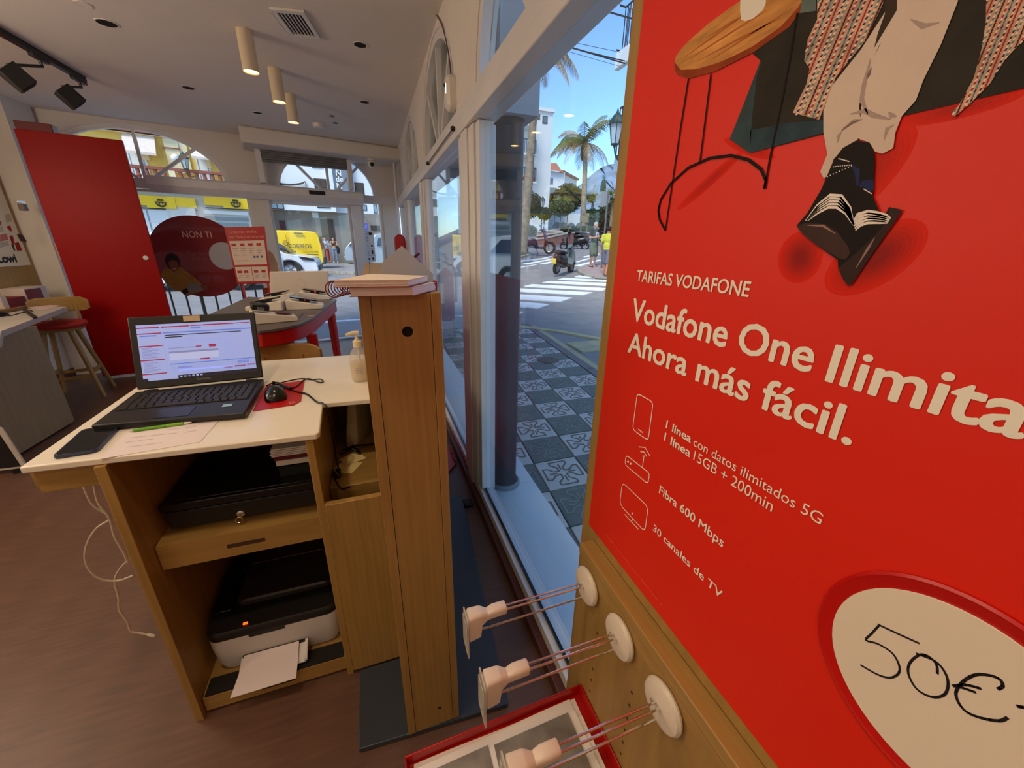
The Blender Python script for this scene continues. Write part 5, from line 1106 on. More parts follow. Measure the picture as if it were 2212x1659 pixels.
# ================================================================ the street
def outside(x, y): return x > .5 or (V((x, y, 0))-FP).dot(FN) > .08 or y < -2.3 or x < XL-.12
rs = [1.0*1.075**k for k in range(64)]; azs = [math.radians(-95+2.5*k) for k in range(92)]
road = MB(); idx = {}
def rv(i, j):
    if (i, j) not in idx:
        x, y = rs[i]*math.sin(azs[j]), rs[i]*math.cos(azs[j]); idx[(i, j)] = len(road.v); road.v.append(V((x, y, ground(x, y)-.02)))
    return idx[(i, j)]
for i in range(len(rs)-1):
    for j in range(len(azs)-1):
        q = [(rs[a]*math.sin(azs[b]), rs[a]*math.cos(azs[b])) for a, b in ((i, j), (i+1, j), (i+1, j+1), (i, j+1))]
        if all(not outside(*p) for p in q): continue
        road.f.append([rv(i, j), rv(i+1, j), rv(i+1, j+1), rv(i, j+1)])
rd = struct(road, 'road', mat('asphalt', (140, 137, 138), .85, var=.08, scale=2.5), smooth=60)
mat('paint white', (240, 241, 241), .7, var=.04, scale=6); mat('paint yellow', (184, 172, 134), .75, var=.08, scale=5); mat('kerb stone', (168, 160, 150), .8, var=.08, scale=6)
def c6(a, b): return (1040+a/7.373, 420+b/7.373)
def c7(a, b): return (860+a/3.456, 280+b/3.456)
def c8(a, b): return (900+a/2.9636, 680+b/2.9636)
def gl(p, dz):                                        # a point that follows the ground, raised by dz
    return V((p.x, p.y, ground(p.x, p.y)+dz))
def paint(pts, f, m='paint white', name='stripe', h=.012):
    q = [PG(*f(*p)) for p in pts]
    return MB().prism([p+V((0, 0, -.019)) for p in q], (0, 0, h+.012)).build(name, m, rd)
for pts in ([(1485, 1308), (1560, 1288), (1800, 1330)], [(1225, 1352), (1320, 1330), (2040, 1365), (2035, 1388)], [(970, 1402), (1085, 1380), (2035, 1412), (2030, 1452)], [(675, 1462), (805, 1430), (2020, 1495), (1930, 1528)], [(300, 1528), (420, 1487), (1770, 1560), (1620, 1600)],
            [(480, 1075), (880, 1020), (1090, 1013), (570, 1090)], [(660, 1104), (1120, 1026), (1215, 1022), (800, 1104)], [(925, 1106), (1180, 1050), (1215, 1048), (1045, 1107)], [(1490, 1132), (1860, 1040), (1935, 1045), (1600, 1136)], [(1505, 1070), (1700, 1016), (1760, 1020), (1560, 1074)], [(1620, 990), (1860, 945), (1890, 950), (1640, 1004)], [(480, 1182), (880, 1112), (885, 1120), (480, 1192)], [(940, 1020), (1200, 960), (1215, 966), (1000, 1022)]):
    paint(pts, c6)
for pts in ([(560, 1218), (888, 1228), (1300, 1255), (1220, 1282), (560, 1250)], [(560, 1262), (888, 1283), (1130, 1303), (1040, 1332), (560, 1296)], [(560, 1325), (935, 1360), (905, 1374), (560, 1360)]):
    paint(pts, c7)
for a, b in (((600, 575), (640, 570)), ((780, 660), (700, 648))): pass
paint([(640, 66), (900, 96), (1200, 150), (1200, 163), (900, 108), (640, 80)], c8, 'paint yellow'); paint([(958, 180), (1195, 163), (1260, 212), (1060, 236)], c8, 'paint yellow')
# paved footpath with patterned tiles along the window
pv = struct(MB().prism([(.56, .2, -.06), (.73+.09*.2+1.21, .2, -.06), (.713+1.212+.09*6.6, 6.6, -.06), (.56, 6.6, -.06)], (0, 0, .045)), 'pavement', mat('mortar', (112, 104, 100), .9, var=.05))
tw_ = mat('tile pale', (196, 194, 188), .7, var=.08, scale=9); td_ = mat('tile dark', (98, 106, 104), .65, var=.1, scale=7); tr_l = mat('tile line pale', (118, 104, 98), .8, var=.1); td_l = mat('tile line dark', (128, 136, 128), .8, var=.05)
Lx, Ly, sh_ = .303, .3135, .09
def tile_pts(s_, z): return [V((x*Lx*s_+sh_*y*Ly*s_, y*Ly*s_, z)) for x, y in ((-.5, -.5), (.5, -.5), (.5, .5), (-.5, .5))]
protos = {}
for key, m1, m2 in (('w', tw_, tr_l), ('d', td_, td_l)):
    t = MB().loft([tile_pts(.975, -.014), tile_pts(.975, -.003), tile_pts(.955, 0)]).build('tile', m1, pv); bpy.data.objects.remove(t); 
    me = [m for m in bpy.data.meshes if m.name.startswith('tile')][-1]
    mb = MB()
    def ln(a, b):
        f = lambda p: V((p[0]*Lx+sh_*p[1]*Ly, p[1]*Ly, .0006)); mb.beam(f(a), f(b), .011, .0024)
    for k in range(4):
        c_, s_ = [(1, 0), (0, 1), (-1, 0), (0, -1)][k]
        R = lambda p: (p[0]*c_-p[1]*s_, p[0]*s_+p[1]*c_)
        P_ = [(.06, .06), (.07, .19), (.19, .30), (.19, .40), (.0, .40)]
        for sgn in (1, -1):
            Q = [R((p[0]*sgn, p[1])) for p in P_]
            for a, b in zip(Q, Q[1:]): ln(a, b)
        ln(R((0, .12)), R((0, .30)))
    r_ = mb.build('relief', m2, pv); rm = r_.data; bpy.data.objects.remove(r_)
    protos[key] = (me, rm)
for i in range(-1, 4):
    for j in range(-5, 15):
        yc = 1.74+Ly*(j+.5); xc = .713+Lx*(i+.5)+sh_*yc
        if yc < .3 or yc > 6.4: continue
        if (i, j) in ((3, 8), (3, 7)): pass
        me, rm = protos['w' if (i+j) % 2 == 0 else 'd']
        o = bpy.data.objects.new('tile', me); COL.objects.link(o); o.parent = pv; o.location = (xc, yc, random.uniform(-.0015, .001)); 
        r_ = bpy.data.objects.new('relief', rm); COL.objects.link(r_); r_.parent = o
mc = V((2.0, 4.27, .0015)); MB().lathe([(.001, 0), (.135, 0), (.14, .001), (.14, .004), (.001, .004)], mc, 28).build('manhole_cover', mat('iron brown', (92, 74, 72), .6, metal=.3, var=.08), pv)
for k in range(9):
    y0 = .25+.71*k; 
    q = [V((.713+1.212+dx+sh_*y, y, -.08)) for dx, y in ((.012, y0), (.13, y0), (.13, y0+.70), (.012, y0+.70))]
    MB().prism(q, (0, 0, .082)).build('kerb', mat('kerb grey', (118, 112, 116), .8, var=.08), pv)
q = [V((.713+1.212+dx+sh_*y, y, -.021)) for dx, y in ((.131, .25), (.24, .25), (.24, 6.5), (.131, 6.5))]
MB().prism(q, (0, 0, .008)).build('stripe', 'paint yellow', rd)
# footway before the street door
p2 = struct(MB().prism([FW(-7, -.06, .14), FW(.3, -.06, .14), V((.56, 6.45, -.06)), V((2.5, 6.65, -.06)), V((2.3, 7.3, -.06)), V((1.2, 7.9, -.06)), FW(-.6, -.06, 1.55), FW(-7, -.06, 1.55)], (0, 0, .056)), 'pavement', mat('paving pink', (158, 146, 144), .8, var=.06, scale=4))
for k in range(8):
    fa, fb = FW(-7.0+.9*k, 0, 1.55), FW(-7.0+.9*k+.885, 0, 1.55)
    MB().prism([fa-V((0, 0, .06)), fb-V((0, 0, .06)), fb+FN*.14-V((0, 0, .06)), fa+FN*.14-V((0, 0, .06))], (0, 0, .062)).build('kerb', 'paint white', p2)
# marble step slabs outside the glass
ms = struct(MB().box((.546, .2, -.1), (.79, 6.3, -.012)), 'trim_11', 'kerb stone')
mbl = mat('marble', (226, 230, 230), .28, var=.04, scale=2.5, stretch=(1, .4, 1))
for k, (a, b) in enumerate(((.2, 1.02), (1.022, 1.86), (1.862, 2.75), (2.752, 3.6), (3.602, 4.5), (4.502, 5.4), (5.402, 6.3))):
    MB().prism([V((.547, a, -.0119)), V((.803+.02*a*.3, a, -.0119)), V((.803+.02*b*.3, b, -.0119)), V((.547, b, -.0119))], (0, 0, .019)).build('slab', mbl, ms, bevel=.002)
# the corner of the building: upper storeys, fascia, round pillar
mat('render grey', (188, 193, 198), .85, var=.02, scale=3); mat('pillar grey', (54, 56, 60), .5, var=.03)
struct(MB().box((XL-.15, -2.4, CZ+.2), (.56, 6.0, 7.9)).prism([V((XL-.15, 6.0, CZ+.2)), V((.56, 6.0, CZ+.2)), FW(.1, CZ+.2, .15), FW(sL, CZ+.2, .15)], (0, 0, 5.2)), 'wall_upper', 'render grey')
struct(MB().box((.561, 1.79, 1.885), (.737, 6.5, 4.6)), 'wall_fascia', 'render grey')
pc = V((.637, 1.895, .0075)); t = struct(MB().lathe([(.078, 0), (.078, .03), (.069, .045), (.069, 1.876), (.001, 1.876), (.001, 0)], pc, 32), 'column_outside', 'pillar grey')
MB().lathe([(.0795, .0), (.094, 0), (.094, .016), (.086, .028), (.0795, .028)], pc, 32).build('base_ring', mat('ring grey', (132, 136, 138), .5), t)
# railing outside the left pane
rl = thing('street_railing', FW(-2.2, 0, .75), 'dark green steel railing on the footway outside the far left window', 'railing')
r0_, r1_ = fw(340, 640, .75)[0]-.5, fw(536, 640, .75)[0]+.1
ir = mat('iron green', (34, 44, 42), .5, var=.05)
for z in (.93, .12): MB().beam(FW(r0_, z-.002, .75), FW(r1_, z-.002, .75), .03, .03).build('rail', ir, rl)
n = int((r1_-r0_)/.145)
for k in range(n+1):
    s_ = r0_+(r1_-r0_)*k/n; w = .012 if k % 6 else .022
    MB().tube([FW(s_, .0, .75), FW(s_, .93, .75)], w, 8).build('bar', ir, rl)
# ================================================================ foliage helpers
def leaves(mb, c, r, n, size, rnd, flat=1.0):
    for _ in range(n):
        while True:
            d = V((rnd.uniform(-1, 1), rnd.uniform(-1, 1), rnd.uniform(-1, 1)))
            if .3 < d.length < 1: break
        d = d.normalized()*(d.length**.35); p = V(c)+V((d.x*r[0], d.y*r[1], d.z*r[2]))
        a = V((rnd.uniform(-1, 1), rnd.uniform(-1, 1), rnd.uniform(-.6, .6))).normalized(); b = a.cross(V((rnd.uniform(-1, 1), rnd.uniform(-1, 1), rnd.uniform(-1, 1)))).normalized()
        s_ = size*rnd.uniform(.6, 1.3); mb.add([p-a*s_, p+b*s_*.45, p+a*s_, p-b*s_*.45], [(0, 1, 2, 3)])
    return mb
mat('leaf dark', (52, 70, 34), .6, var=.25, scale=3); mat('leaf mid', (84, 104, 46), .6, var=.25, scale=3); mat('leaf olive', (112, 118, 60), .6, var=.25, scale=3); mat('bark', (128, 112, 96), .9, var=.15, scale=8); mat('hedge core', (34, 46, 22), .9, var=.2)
def bush(c, r, lab, m='leaf dark', n=900, size=.08, cat='shrub', name='shrub', trunk=0, group=None, seed=1):
    trunk = max(trunk, c[2]-r[2]-ground(c[0], c[1])) if c[2]-r[2] > ground(c[0], c[1])+.03 else trunk
    t = thing(name, V((c[0], c[1], c[2]-r[2]-trunk)), lab, cat, group); rnd = random.Random(seed)
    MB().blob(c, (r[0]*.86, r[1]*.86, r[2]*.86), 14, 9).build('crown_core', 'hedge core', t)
    leaves(MB(), c, r, n, size, rnd).build('foliage', m, t, kind='stuff')
    if trunk: MB().tube([V((c[0], c[1], c[2]-r[2]-trunk-.05)), V((c[0], c[1], c[2]-r[2]*.5))], .05, 8).build('trunk', 'bark', t)
    return t
def palm(base, top, nf, length, lab, seed, r0=.2, dead=.3):
    t = thing('palm_tree', base, lab, 'palm tree', 'palm trees'); rnd = random.Random(seed); base, top = V(base), V(top)
    ring = []
    n = 26
    pts = [base.lerp(top, k/n)+V((.12*math.sin(2.2*k/n), 0, 0))-V((0, 0, .05 if k == 0 else 0)) for k in range(n+1)]; pts[-1] = top
    MB().tube(pts, [r0*(1.25-.45*k/n)+(.012 if k % 2 else 0) for k in range(n+1)], 12).build('trunk', mat('palm bark', (132, 120, 104), .9, var=.2, scale=6), t)
    MB().tube([top-V((0, 0, length*.42)), top-V((0, 0, length*.3)), top-V((0, 0, length*.1)), top+V((0, 0, length*.06))], [r0*.7, r0*1.25, r0*1.1, r0*.4], 12).build('crown_shaft', mat('palm crown', (98, 80, 52), .9, var=.2, scale=8), t)
    gm_, dm = mat('frond green', (92, 108, 44), .55, var=.2, scale=4), mat('frond straw', (170, 140, 92), .7, var=.15, scale=4)
    for k in range(nf):
        az = 2*math.pi*k/nf*1.618*1.0+rnd.uniform(-.2, .2); el = math.radians(rnd.choice((68, 50, 34, 22, 8, -4))+rnd.uniform(-6, 6)); L = length*rnd.uniform(.85, 1.1)
        h = V((math.cos(az), math.sin(az), 0)); p = V(top); d = h*math.cos(el)+V((0, 0, math.sin(el))); pts = [p]; m_ = 15
        for q in range(m_):
            d = (d+V((0, 0, -.055-.095*q/m_*(1+.5*math.cos(el))))).normalized(); p = p+d*(L/m_); pts.append(p)
        mb = MB().tube(pts, [.028*(1-.85*q/m_) for q in range(m_+1)], 5)
        side = h.cross(V((0, 0, 1)))
        for q in range(2, int(m_*2.4)):
            u = q/(m_*2.4); i = min(int(u*m_), m_-1); b = pts[i].lerp(pts[i+1], u*m_-i); tt = (pts[i+1]-pts[i]).normalized()
            ll = L*.26*math.sin(math.pi*min(1, u*.86+.13))+.08
            for sg_ in (1, -1):
                dv = (side*sg_*.8+tt*.55+V((0, 0, -.55-.25*u+rnd.uniform(-.15, .15)))).normalized(); w = tt*.02
                mb.add([b-w, b+w, b+dv*ll*.6+V((0, 0, -.03))+w*.8, b+dv*ll+V((0, 0, -.10)), b+dv*ll*.6+V((0, 0, -.03))-w*.8], [(0, 1, 2, 3, 4)])
        mb.build('frond', dm if el < math.radians(14) and rnd.random() < dead+.35 or rnd.random() < dead*.3 else gm_, t)
    return t
def at(px, py, D):                                    # a point at depth D along the view
    d = ray(px, py); return CAM+d*(D/d.dot(cf))
# ---- palms, trees and hedges on the right
c2_ = at(1262, 308, 30); b2_ = at(1258, 492, 30); palm(b2_, c2_, 24, 2.9, 'tall palm tree in the plaza, whole crown in view against the sky', 4, .19, .45)
c1_ = at(1156, 104, 17); b1_ = PG(1130, 548); b1_ = at(1128, 545, 17); palm(b1_, c1_, 26, 2.3, 'nearer palm tree whose trunk stands behind the street column, only frond tips in view', 9, .17, .25)
for px, py, rx, rz, D, m, lab, tr, n in ((1141, 443, 1.12, .92, 28, 'leaf dark', 'clipped dark green tree right of the street column', 1.4, 1600), (1212, 447, .95, .7, 29, 'leaf mid', 'round topped clipped tree in the middle of the plaza', 1.3, 1600), (1176, 462, .6, .5, 31.5, 'leaf dark', 'small dark tree between the two clipped trees', 1.3, 900)):
    c_ = at(px, py, D); bush((c_.x, c_.y, c_.z), (rx, rx, rz), lab, m, n, .085, 'tree', 'clipped_tree', tr, 'clipped trees in the plaza', int(px))
for px, py, rx, rz, D, m, lab in ((1228, 428, 1.5, 1.25, 36, 'leaf dark', 'large dark leafy tree behind the palm trunk'), (1200, 436, 1.0, .8, 38, 'leaf dark', 'dark leafy tree beside the tile roofed house'), (1322, 475, 1.4, 1.5, 32, 'leaf dark', 'dense dark shrubbery at the right, under the spiky trees'), (1280, 470, 1.1, .7, 34, 'leaf mid', 'green shrubbery behind the notice board'), (1100, 400, .0, .0, 0, '', '')):
    if not D: continue
    c_ = at(px, py, D); bush((c_.x, c_.y, c_.z), (rx, rx*.8, rz), lab, m, 1500, .13, 'tree' if 'tree' in lab[:22] else 'shrub', 'leafy_tree' if 'leafy tree' in lab else 'shrubbery', .5, None, int(px))
for px, py, rx, rz, D, m, lab in ((1232, 496, .75, .26, 27, 'leaf dark', 'clipped low hedge left part, along the ramp wall'), (1266, 495, .8, .24, 29, 'leaf mid', 'clipped low hedge right part, behind the men'), (1143, 500, .52, .36, 22.5, 'leaf olive', 'small round olive green bush behind the red motor scooter')):
    c_ = at(px, py, D); bush((c_.x, c_.y, c_.z), (rx, .4, rz), lab, m, 900, .05, 'hedge' if 'hedge' in lab else 'bush', 'hedge' if 'hedge' in lab else 'bush', 0, None, int(px*3))
def yucca(px, py, D, r, lab, seed):
    c_ = at(px, py, D); t = thing('yucca_tree', c_-V((0, 0, 2.2)), lab, 'tree', 'spiky trees'); rnd = random.Random(seed)
    MB().tube([c_-V((0, 0, 2.4)), c_-V((0, 0, .2))], .12, 8).build('trunk', 'bark', t)
    for k in range(5):
        cc = c_+V((rnd.uniform(-.5, .5), rnd.uniform(-.4, .4), rnd.uniform(-.7, .45)))*r; mb = MB()
        for _ in range(70):
            d = V((rnd.uniform(-1, 1), rnd.uniform(-1, 1), rnd.uniform(-.35, 1))).normalized(); w = d.orthogonal().normalized()*.035*r
            mb.add([cc-w, cc+w, cc+d*r*rnd.uniform(.75, 1.0)], [(0, 1, 2)])
        mb.build('leaf_rosette', mat('yucca green', (118, 132, 66), .55, var=.2, scale=4), t)
    return t
yucca(1281, 432, 36.5, 1.0, 'spiky pale green tree right of the palm trunk', 1); yucca(1325, 428, 28.5, .95, 'spiky pale green tree at the right, beside the oak panel edge', 2)
cy_ = at(1303, 402, 60); t = thing('cypress', at(1303, 440, 60), 'slim dark cypress far behind the round road sign', 'tree'); MB().lathe([(.5, -3), (.55, -1.5), (.45, 0), (.2, 1.0), (.01, 1.6)], cy_, 10).build('crown', 'leaf dark', t); MB().tube([V((cy_.x, cy_.y, ground(cy_.x, cy_.y)-.1)), cy_-V((0, 0, 2.9))], .12, 8).build('trunk', 'bark', t)
# ---- houses on the right
def facade_box(o, name, m, pts, dep): return MB().prism(pts, dep).build(name, m, o)
wh = mat('house white', (224, 228, 232), .85, var=.015, scale=.5); mat('pane blue', (96, 120, 140), .15, var=.1, scale=2); mat('shutter brown', (66, 54, 48), .7, var=.05); mat('iron black', (28, 28, 32), .5, var=0); mat('roof tile', (176, 112, 86), .8, var=.15, scale=6)
def rectY(o, name, m, px0, py0, px1, py1, y, t0=-.02, t1=.06):
    a, b = Py(px0, py0, y), Py(px1, py1, y); return MB().box((min(a.x, b.x), y+t0, min(a.z, b.z)), (max(a.x, b.x), y+t1, max(a.z, b.z))).build(name, m, o)
YA_ = 36.0
ap = thing('apartment_block', Py(1150, 500, YA_), 'tall white apartment block with small balconies behind the street column', 'building')
q = [Py(1036, 236, YA_), Py(1190, 243, YA_), Py(1187, 520, YA_), Py(1036, 520, YA_)]; q[1].x = q[2].x = (q[1].x+q[2].x)/2; q[0].x = q[3].x; q[0].z = q[1].z; q[2].z = q[3].z = -1
facade_box(ap, 'wall', wh, q, (0, 9, 0))
MB().box((q[1].x-7.5, YA_-.15, q[1].z), (q[1].x+.1, YA_+9, q[1].z+.25)).build('parapet', wh, ap)
for r_ in ((1172, 250, 1182, 268), (1158, 246, 1166, 258)): 
    w = rectY(ap, 'window_frame', 'shutter brown', *r_, YA_, -.04, .05); rectY(ap, 'pane', 'pane blue', r_[0]+1.5, r_[1]+2, r_[2]-1.5, r_[3]-2, YA_, -.06, -.041)
for py in (275, 336, 394):
    rectY(ap, 'balcony_door', 'pane blue', 1121, py-28, 1127, py, YA_, -.05, -.01); rectY(ap, 'balcony_door', 'pane blue', 1042, py-26, 1050, py, YA_, -.05, -.01)
    a, b = Py(1108, py, YA_), Py(1148, py+6, YA_)
    MB().box((a.x, YA_-1.2, b.z), (b.x, YA_-.001, a.z)).build('balcony_slab', wh, ap)
    a = Py(1108, py, YA_-1.2); b = Py(1148, py-28, YA_-1.2); x0, x1, z0, z1 = Py(1108, py, YA_).x+.05, Py(1148, py, YA_).x-.05, Py(1130, py, YA_).z, Py(1130, py, YA_).z+1.0
    mb = MB(); mb.beam((x0, YA_-1.15, z1), (x1, YA_-1.15, z1), .05, .05).beam((x1, YA_-1.15, z1), (x1, YA_-.01, z1), .05, .05)
    for k in range(12): mb.beam((x0+(x1-x0)*k/11, YA_-1.15, z0), (x0+(x1-x0)*k/11, YA_-1.15, z1), .03, .03, up=(0, 1, 0))
    for k in range(6): mb.beam((x1, YA_-1.15+.2*k, z0), (x1, YA_-1.15+.2*k, z1), .03, .03, up=(0, 1, 0))
    mb.build('balcony_railing', 'iron black', ap)
    if py == 394:
        for px in (1124, 1143): MB().lathe([(.001, 0), (.14, 0), (.2, .3), (.001, .3)], V((Py(px, py, YA_).x, YA_-.9, z0+.002)), 12).build('flower_pot', mat('terracotta', (150, 74, 60), .8), ap)
YH = 48.0
h2 = thing('tile_roof_house', Py(1215, 500, YH), 'white house with a red tiled roof, right of the apartment block', 'building')
q = [Py(1186, 367, YH), Py(1212, 372, YH), Py(1212, 520, YH), Py(1186, 520, YH)]; q[0].x -= 3; q[3].x = q[0].x; q[1].x = q[2].x; facade_box(h2, 'front_wall', wh, q, (0, 10, 0))
q2 = [Py(1212, 372, YH), Py(1246, 389, YH+14), Py(1246, 500, YH+14), Py(1212, 500, YH)]; q2[3].x = q2[0].x; q2[2].x = q2[1].x; facade_box(h2, 'side_wall', wh, q2, (-2.5, 4, 0))
rfp = [Py(1180, 367, YH-.4), Py(1214, 371, YH-.4), Py(1204, 356, YH+4), Py(1188, 356, YH+4)]; MB().prism(rfp, (0, .3, .25)).build('roof', 'roof tile', h2)
MB().beam(Py(1213, 370, YH-.3), Py(1248, 388, YH+14), .5, .25).build('eaves', 'roof tile', h2)
for r_ in ((1188, 384, 1194, 398), (1186, 405, 1202, 420)): rectY(h2, 'window', 'pane blue', *r_, YH, -.05, -.01)
for k in range(3):
    a = q2[0].lerp(q2[1], .25+.25*k); MB().box((a.x-.25, a.y-.2, a.z-3.4), (a.x+.02, a.y+.2, a.z-2.2)).build('window', 'pane blue', h2)
# mountain
mtn = MB(); cols = 40; rnd = random.Random(2); rows = []
prof = [(1150, 505), (1200, 470), (1225, 425), (1245, 405), (1262, 392), (1282, 374), (1300, 362), (1318, 355), (1332, 354), (1345, 352), (1375, 368), (1410, 352), (1450, 380), (1520, 365), (1600, 420), (1700, 500)]
top_ = spline([at(px, py, 2600) for px, py in prof], 4)
for k in range(6):
    rows.append([V((p.x*(1-.07*k)+rnd.uniform(-14, 14)*(k > 0), p.y*(1-.09*k)+rnd.uniform(-60, 60)*(k > 0), max(-20, (p.z)*(1-k/5.0)**.8+rnd.uniform(-16, 16)*(0 < k < 5)))) for p in top_])
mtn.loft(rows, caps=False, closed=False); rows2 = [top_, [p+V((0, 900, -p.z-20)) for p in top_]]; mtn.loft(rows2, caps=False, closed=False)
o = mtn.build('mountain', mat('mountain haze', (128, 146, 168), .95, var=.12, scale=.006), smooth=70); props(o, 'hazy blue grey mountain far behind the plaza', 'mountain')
# building at the far right: two balconies with railings, street lantern, overhead wires
rbld = thing('corner_house', at(1400, 500, 12), 'white corner house with iron balconies, mostly hidden by the red poster panel', 'building')
w0 = at(1352, 500, 12.3); MB().box((w0.x, w0.y-4, -.3), (w0.x+5, w0.y, 11)).build('wall', wh, rbld)
for (px, pt_y, pb_y, ph_) in ((1326, 245, 344, 372), (1339, 33, 118, 150)):
    a = at(px, pb_y, 12); zt = at(px, pt_y, 12).z; zs_ = at(px, ph_, 12).z; x1 = w0.x
    sl = MB().box((a.x, a.y-2.4, zs_), (x1, a.y, a.z)).build('balcony_slab', wh, rbld, bevel=.03)
    mb = MB(); 
    for z in (zt, a.z+.08): mb.beam((a.x+.04, a.y-2.36, z), (a.x+.04, a.y-.04, z), .035, .03).beam((a.x+.04, a.y-.04, z), (x1, a.y-.04, z), .035, .03)
    for k in range(19): mb.beam((a.x+.04, a.y-2.36+.129*k, a.z), (a.x+.04, a.y-2.36+.129*k, zt), .02, .02, up=(0, 1, 0))
    for k in range(7): mb.beam((a.x+.04+.12*k, a.y-.04, a.z), (a.x+.04+.12*k, a.y-.04, zt), .02, .02, up=(0, 1, 0))
    mb.build('balcony_railing', 'iron black', rbld)
mat('lantern green', (34, 62, 58), .45, var=.05); clear('lantern glass', (210, 222, 232), .5, .1)
def lantern(c, s, lab, arm=None, post=None, name='street_lantern'):
    t = thing(name, c, lab, 'street lamp'); c = V(c)
    MB().lathe([(.001, .42*s), (.05*s, .41*s), (.13*s, .34*s), (.22*s, .22*s), (.24*s, .16*s), (.24*s, .13*s), (.001, .13*s)], c, 8).build('cap', 'lantern green', t)
    MB().lathe([(.001, .52*s), (.015*s, .52*s), (.03*s, .46*s), (.05*s, .41*s), (.001, .41*s)], c, 8).build('finial', 'lantern green', t)
    for k in range(6):
        a = math.pi*k/3; MB().tube([c+V((.23*s*math.cos(a), .23*s*math.sin(a), .14*s)), c+V((.25*s*math.cos(a), .25*s*math.sin(a), .27*s))], [.018*s, .004*s], 5).build('crown_spike', 'lantern green', t)
        MB().tube([c+V((.21*s*math.cos(a), .21*s*math.sin(a), .13*s)), c+V((.12*s*math.cos(a), .12*s*math.sin(a), -.36*s))], .012*s, 5).build('glazing_bar', 'lantern green', t)
    MB().lathe([(.11*s, -.36*s), (.195*s, .128*s), (.18*s, .128*s), (.10*s, -.36*s)], c, 6).build('glass', 'lantern glass', t)
    MB().lathe([(.001, -.46*s), (.03*s, -.46*s), (.06*s, -.40*s), (.125*s, -.385*s), (.125*s, -.36*s), (.001, -.36*s)], c, 8).build('base', 'lantern green', t)
    if arm: MB().tube(spline([c+V((0, 0, -.45*s)), *[c+V(p) for p in arm]], 5), .028*s, 6).build('bracket', 'lantern green', t)
    if post: MB().tube([c+V((0, 0, -.45*s)), c+V((0, 0, -post*.6)), c+V((0, 0, -post))], [.03*s, .04*s, .06*s], 8).build('post', 'lantern green', t)
    return t
lc = at(1331, 280, 11.2); lantern(lc, 1.0, 'green street lantern beside the balcony railing at the upper right', [(.1, 0, -.7), (.4, 0, -.85), (w0.x-lc.x, 0, -.6)])
lp_ = at(1172, 437, 27); lantern(lp_, .8, 'small lantern post rising over the clipped trees', None, 2.6, 'lamp_post')
mat('cable dark', (38, 36, 48), .6, var=0)
for k, (a, b, D0, D1, r, lab) in enumerate((((1276, 15), (1372, 42), 9.6, 11.5, .022, 'thick twisted overhead cable at the top of the sky'), ((1205, 94), (1350, 137), 9.8, 11.5, .018, 'upper of two sagging overhead cables'), ((1203, 96), (1350, 132), 9.6, 11.2, .014, 'thin overhead cable crossing the sagging pair'), ((1212, 86), (1340, 113), 9.9, 11.6, .006, 'thin overhead wire above the sagging cables'), ((1212, 107), (1338, 143), 10, 11.6, .005, 'thin overhead wire below the sagging cables'), ((1318, 0), (1370, 22), 10, 11, .006, 'thin wire in the top right corner of the sky'))):
    p0, p1 = at(*a, D0), at(*b, D1); d = (p0-p1); p0 = p0+d*3; pts = [p0.lerp(p1, i/14)-V((0, 0, .0 if k in (0, 5) else .12*math.sin(math.pi*i/14)*0)) for i in range(15)]
    props(MB().tube(pts, r, 6).build('overhead_cable', 'cable dark'), lab, 'cable')
# ================================================================ across the street, through the far windows
yw = mat('facade yellow', (232, 196, 98), .85, var=.04, scale=1.5); cm = mat('facade cream', (236, 220, 178), .85, var=.02, scale=1.5); rdn = mat('facade red brown', (150, 82, 68), .7, var=.06, scale=4); sgn = mat('sign yellow', (250, 208, 20), .5, var=.01); fr_w = mat('window white', (226, 230, 232), .5, var=.01); gl_b = mat('pane day', (128, 156, 176), .12, var=.1, scale=1); shut = mat('shutter grey', (132, 148, 152), .6, var=.03)
YO = V((-11, 28.2, 0))
def yb(px, py, d=0): return Pn(px, py, YO+FN*d, FN)
def x5(a, b): return (200+a/3.857, 250+b/3.857)
bl_ = thing('yellow_building', YO, 'yellow and cream building with a balustraded balcony above a yellow shop sign, across the street', 'building')
def yrect(name, m, a0, b0, a1, b1, d0=-.05, d1=.2, f=x5, par=None, d=None):
    """a plate on the facade from crop corner to crop corner (kept upright and level)"""
    d = d0 if d is None else d
    p, q = yb(*f(a0, b0), d), yb(*f(a1, b1), d); s0, s1 = (p-YO).dot(FE), (q-YO).dot(FE); z0, z1 = sorted((p.z, q.z))
    c = [YO+FE*s0+FN*d0+V((0, 0, z0)), YO+FE*s1+FN*d0+V((0, 0, z0)), YO+FE*s1+FN*d1+V((0, 0, z0)), YO+FE*s0+FN*d1+V((0, 0, z0))]
    return MB().prism(c, (0, 0, z1-z0)).build(name, m, par or bl_)
def sY(a, b=600): return (yb(*x5(a, b))-YO).dot(FE)
def zY(a, b): return yb(*x5(a, b)).z
sR = sY(1395, 700); sLft = sY(-500, 600)
def ybox(name, m, s0, s1, z0, z1, d0, d1, par=None):
    return MB().prism([YO+FE*s0+FN*d0+V((0, 0, z0)), YO+FE*s1+FN*d0+V((0, 0, z0)), YO+FE*s1+FN*d1+V((0, 0, z0)), YO+FE*s0+FN*d1+V((0, 0, z0))], (0, 0, z1-z0)).build(name, m, par or bl_)
zB = zY(800, 585)                                     # balcony floor
ybox('upper_wall', yw, sLft, sR, zB-.25, zB+6.5, .25, 8); ybox('lower_wall', mat('stucco pale', (206, 208, 204), .85, var=.02), sLft, sR, -.1, zB-.251, .12, 8)
yrect('pilaster', cm, 580, -300, 650, 470, .1, .25); yrect('pilaster', cm, 652, -300, 715, 470, .16, .25); yrect('pilaster', cm, 1215, -200, 1300, 480, .1, .25)
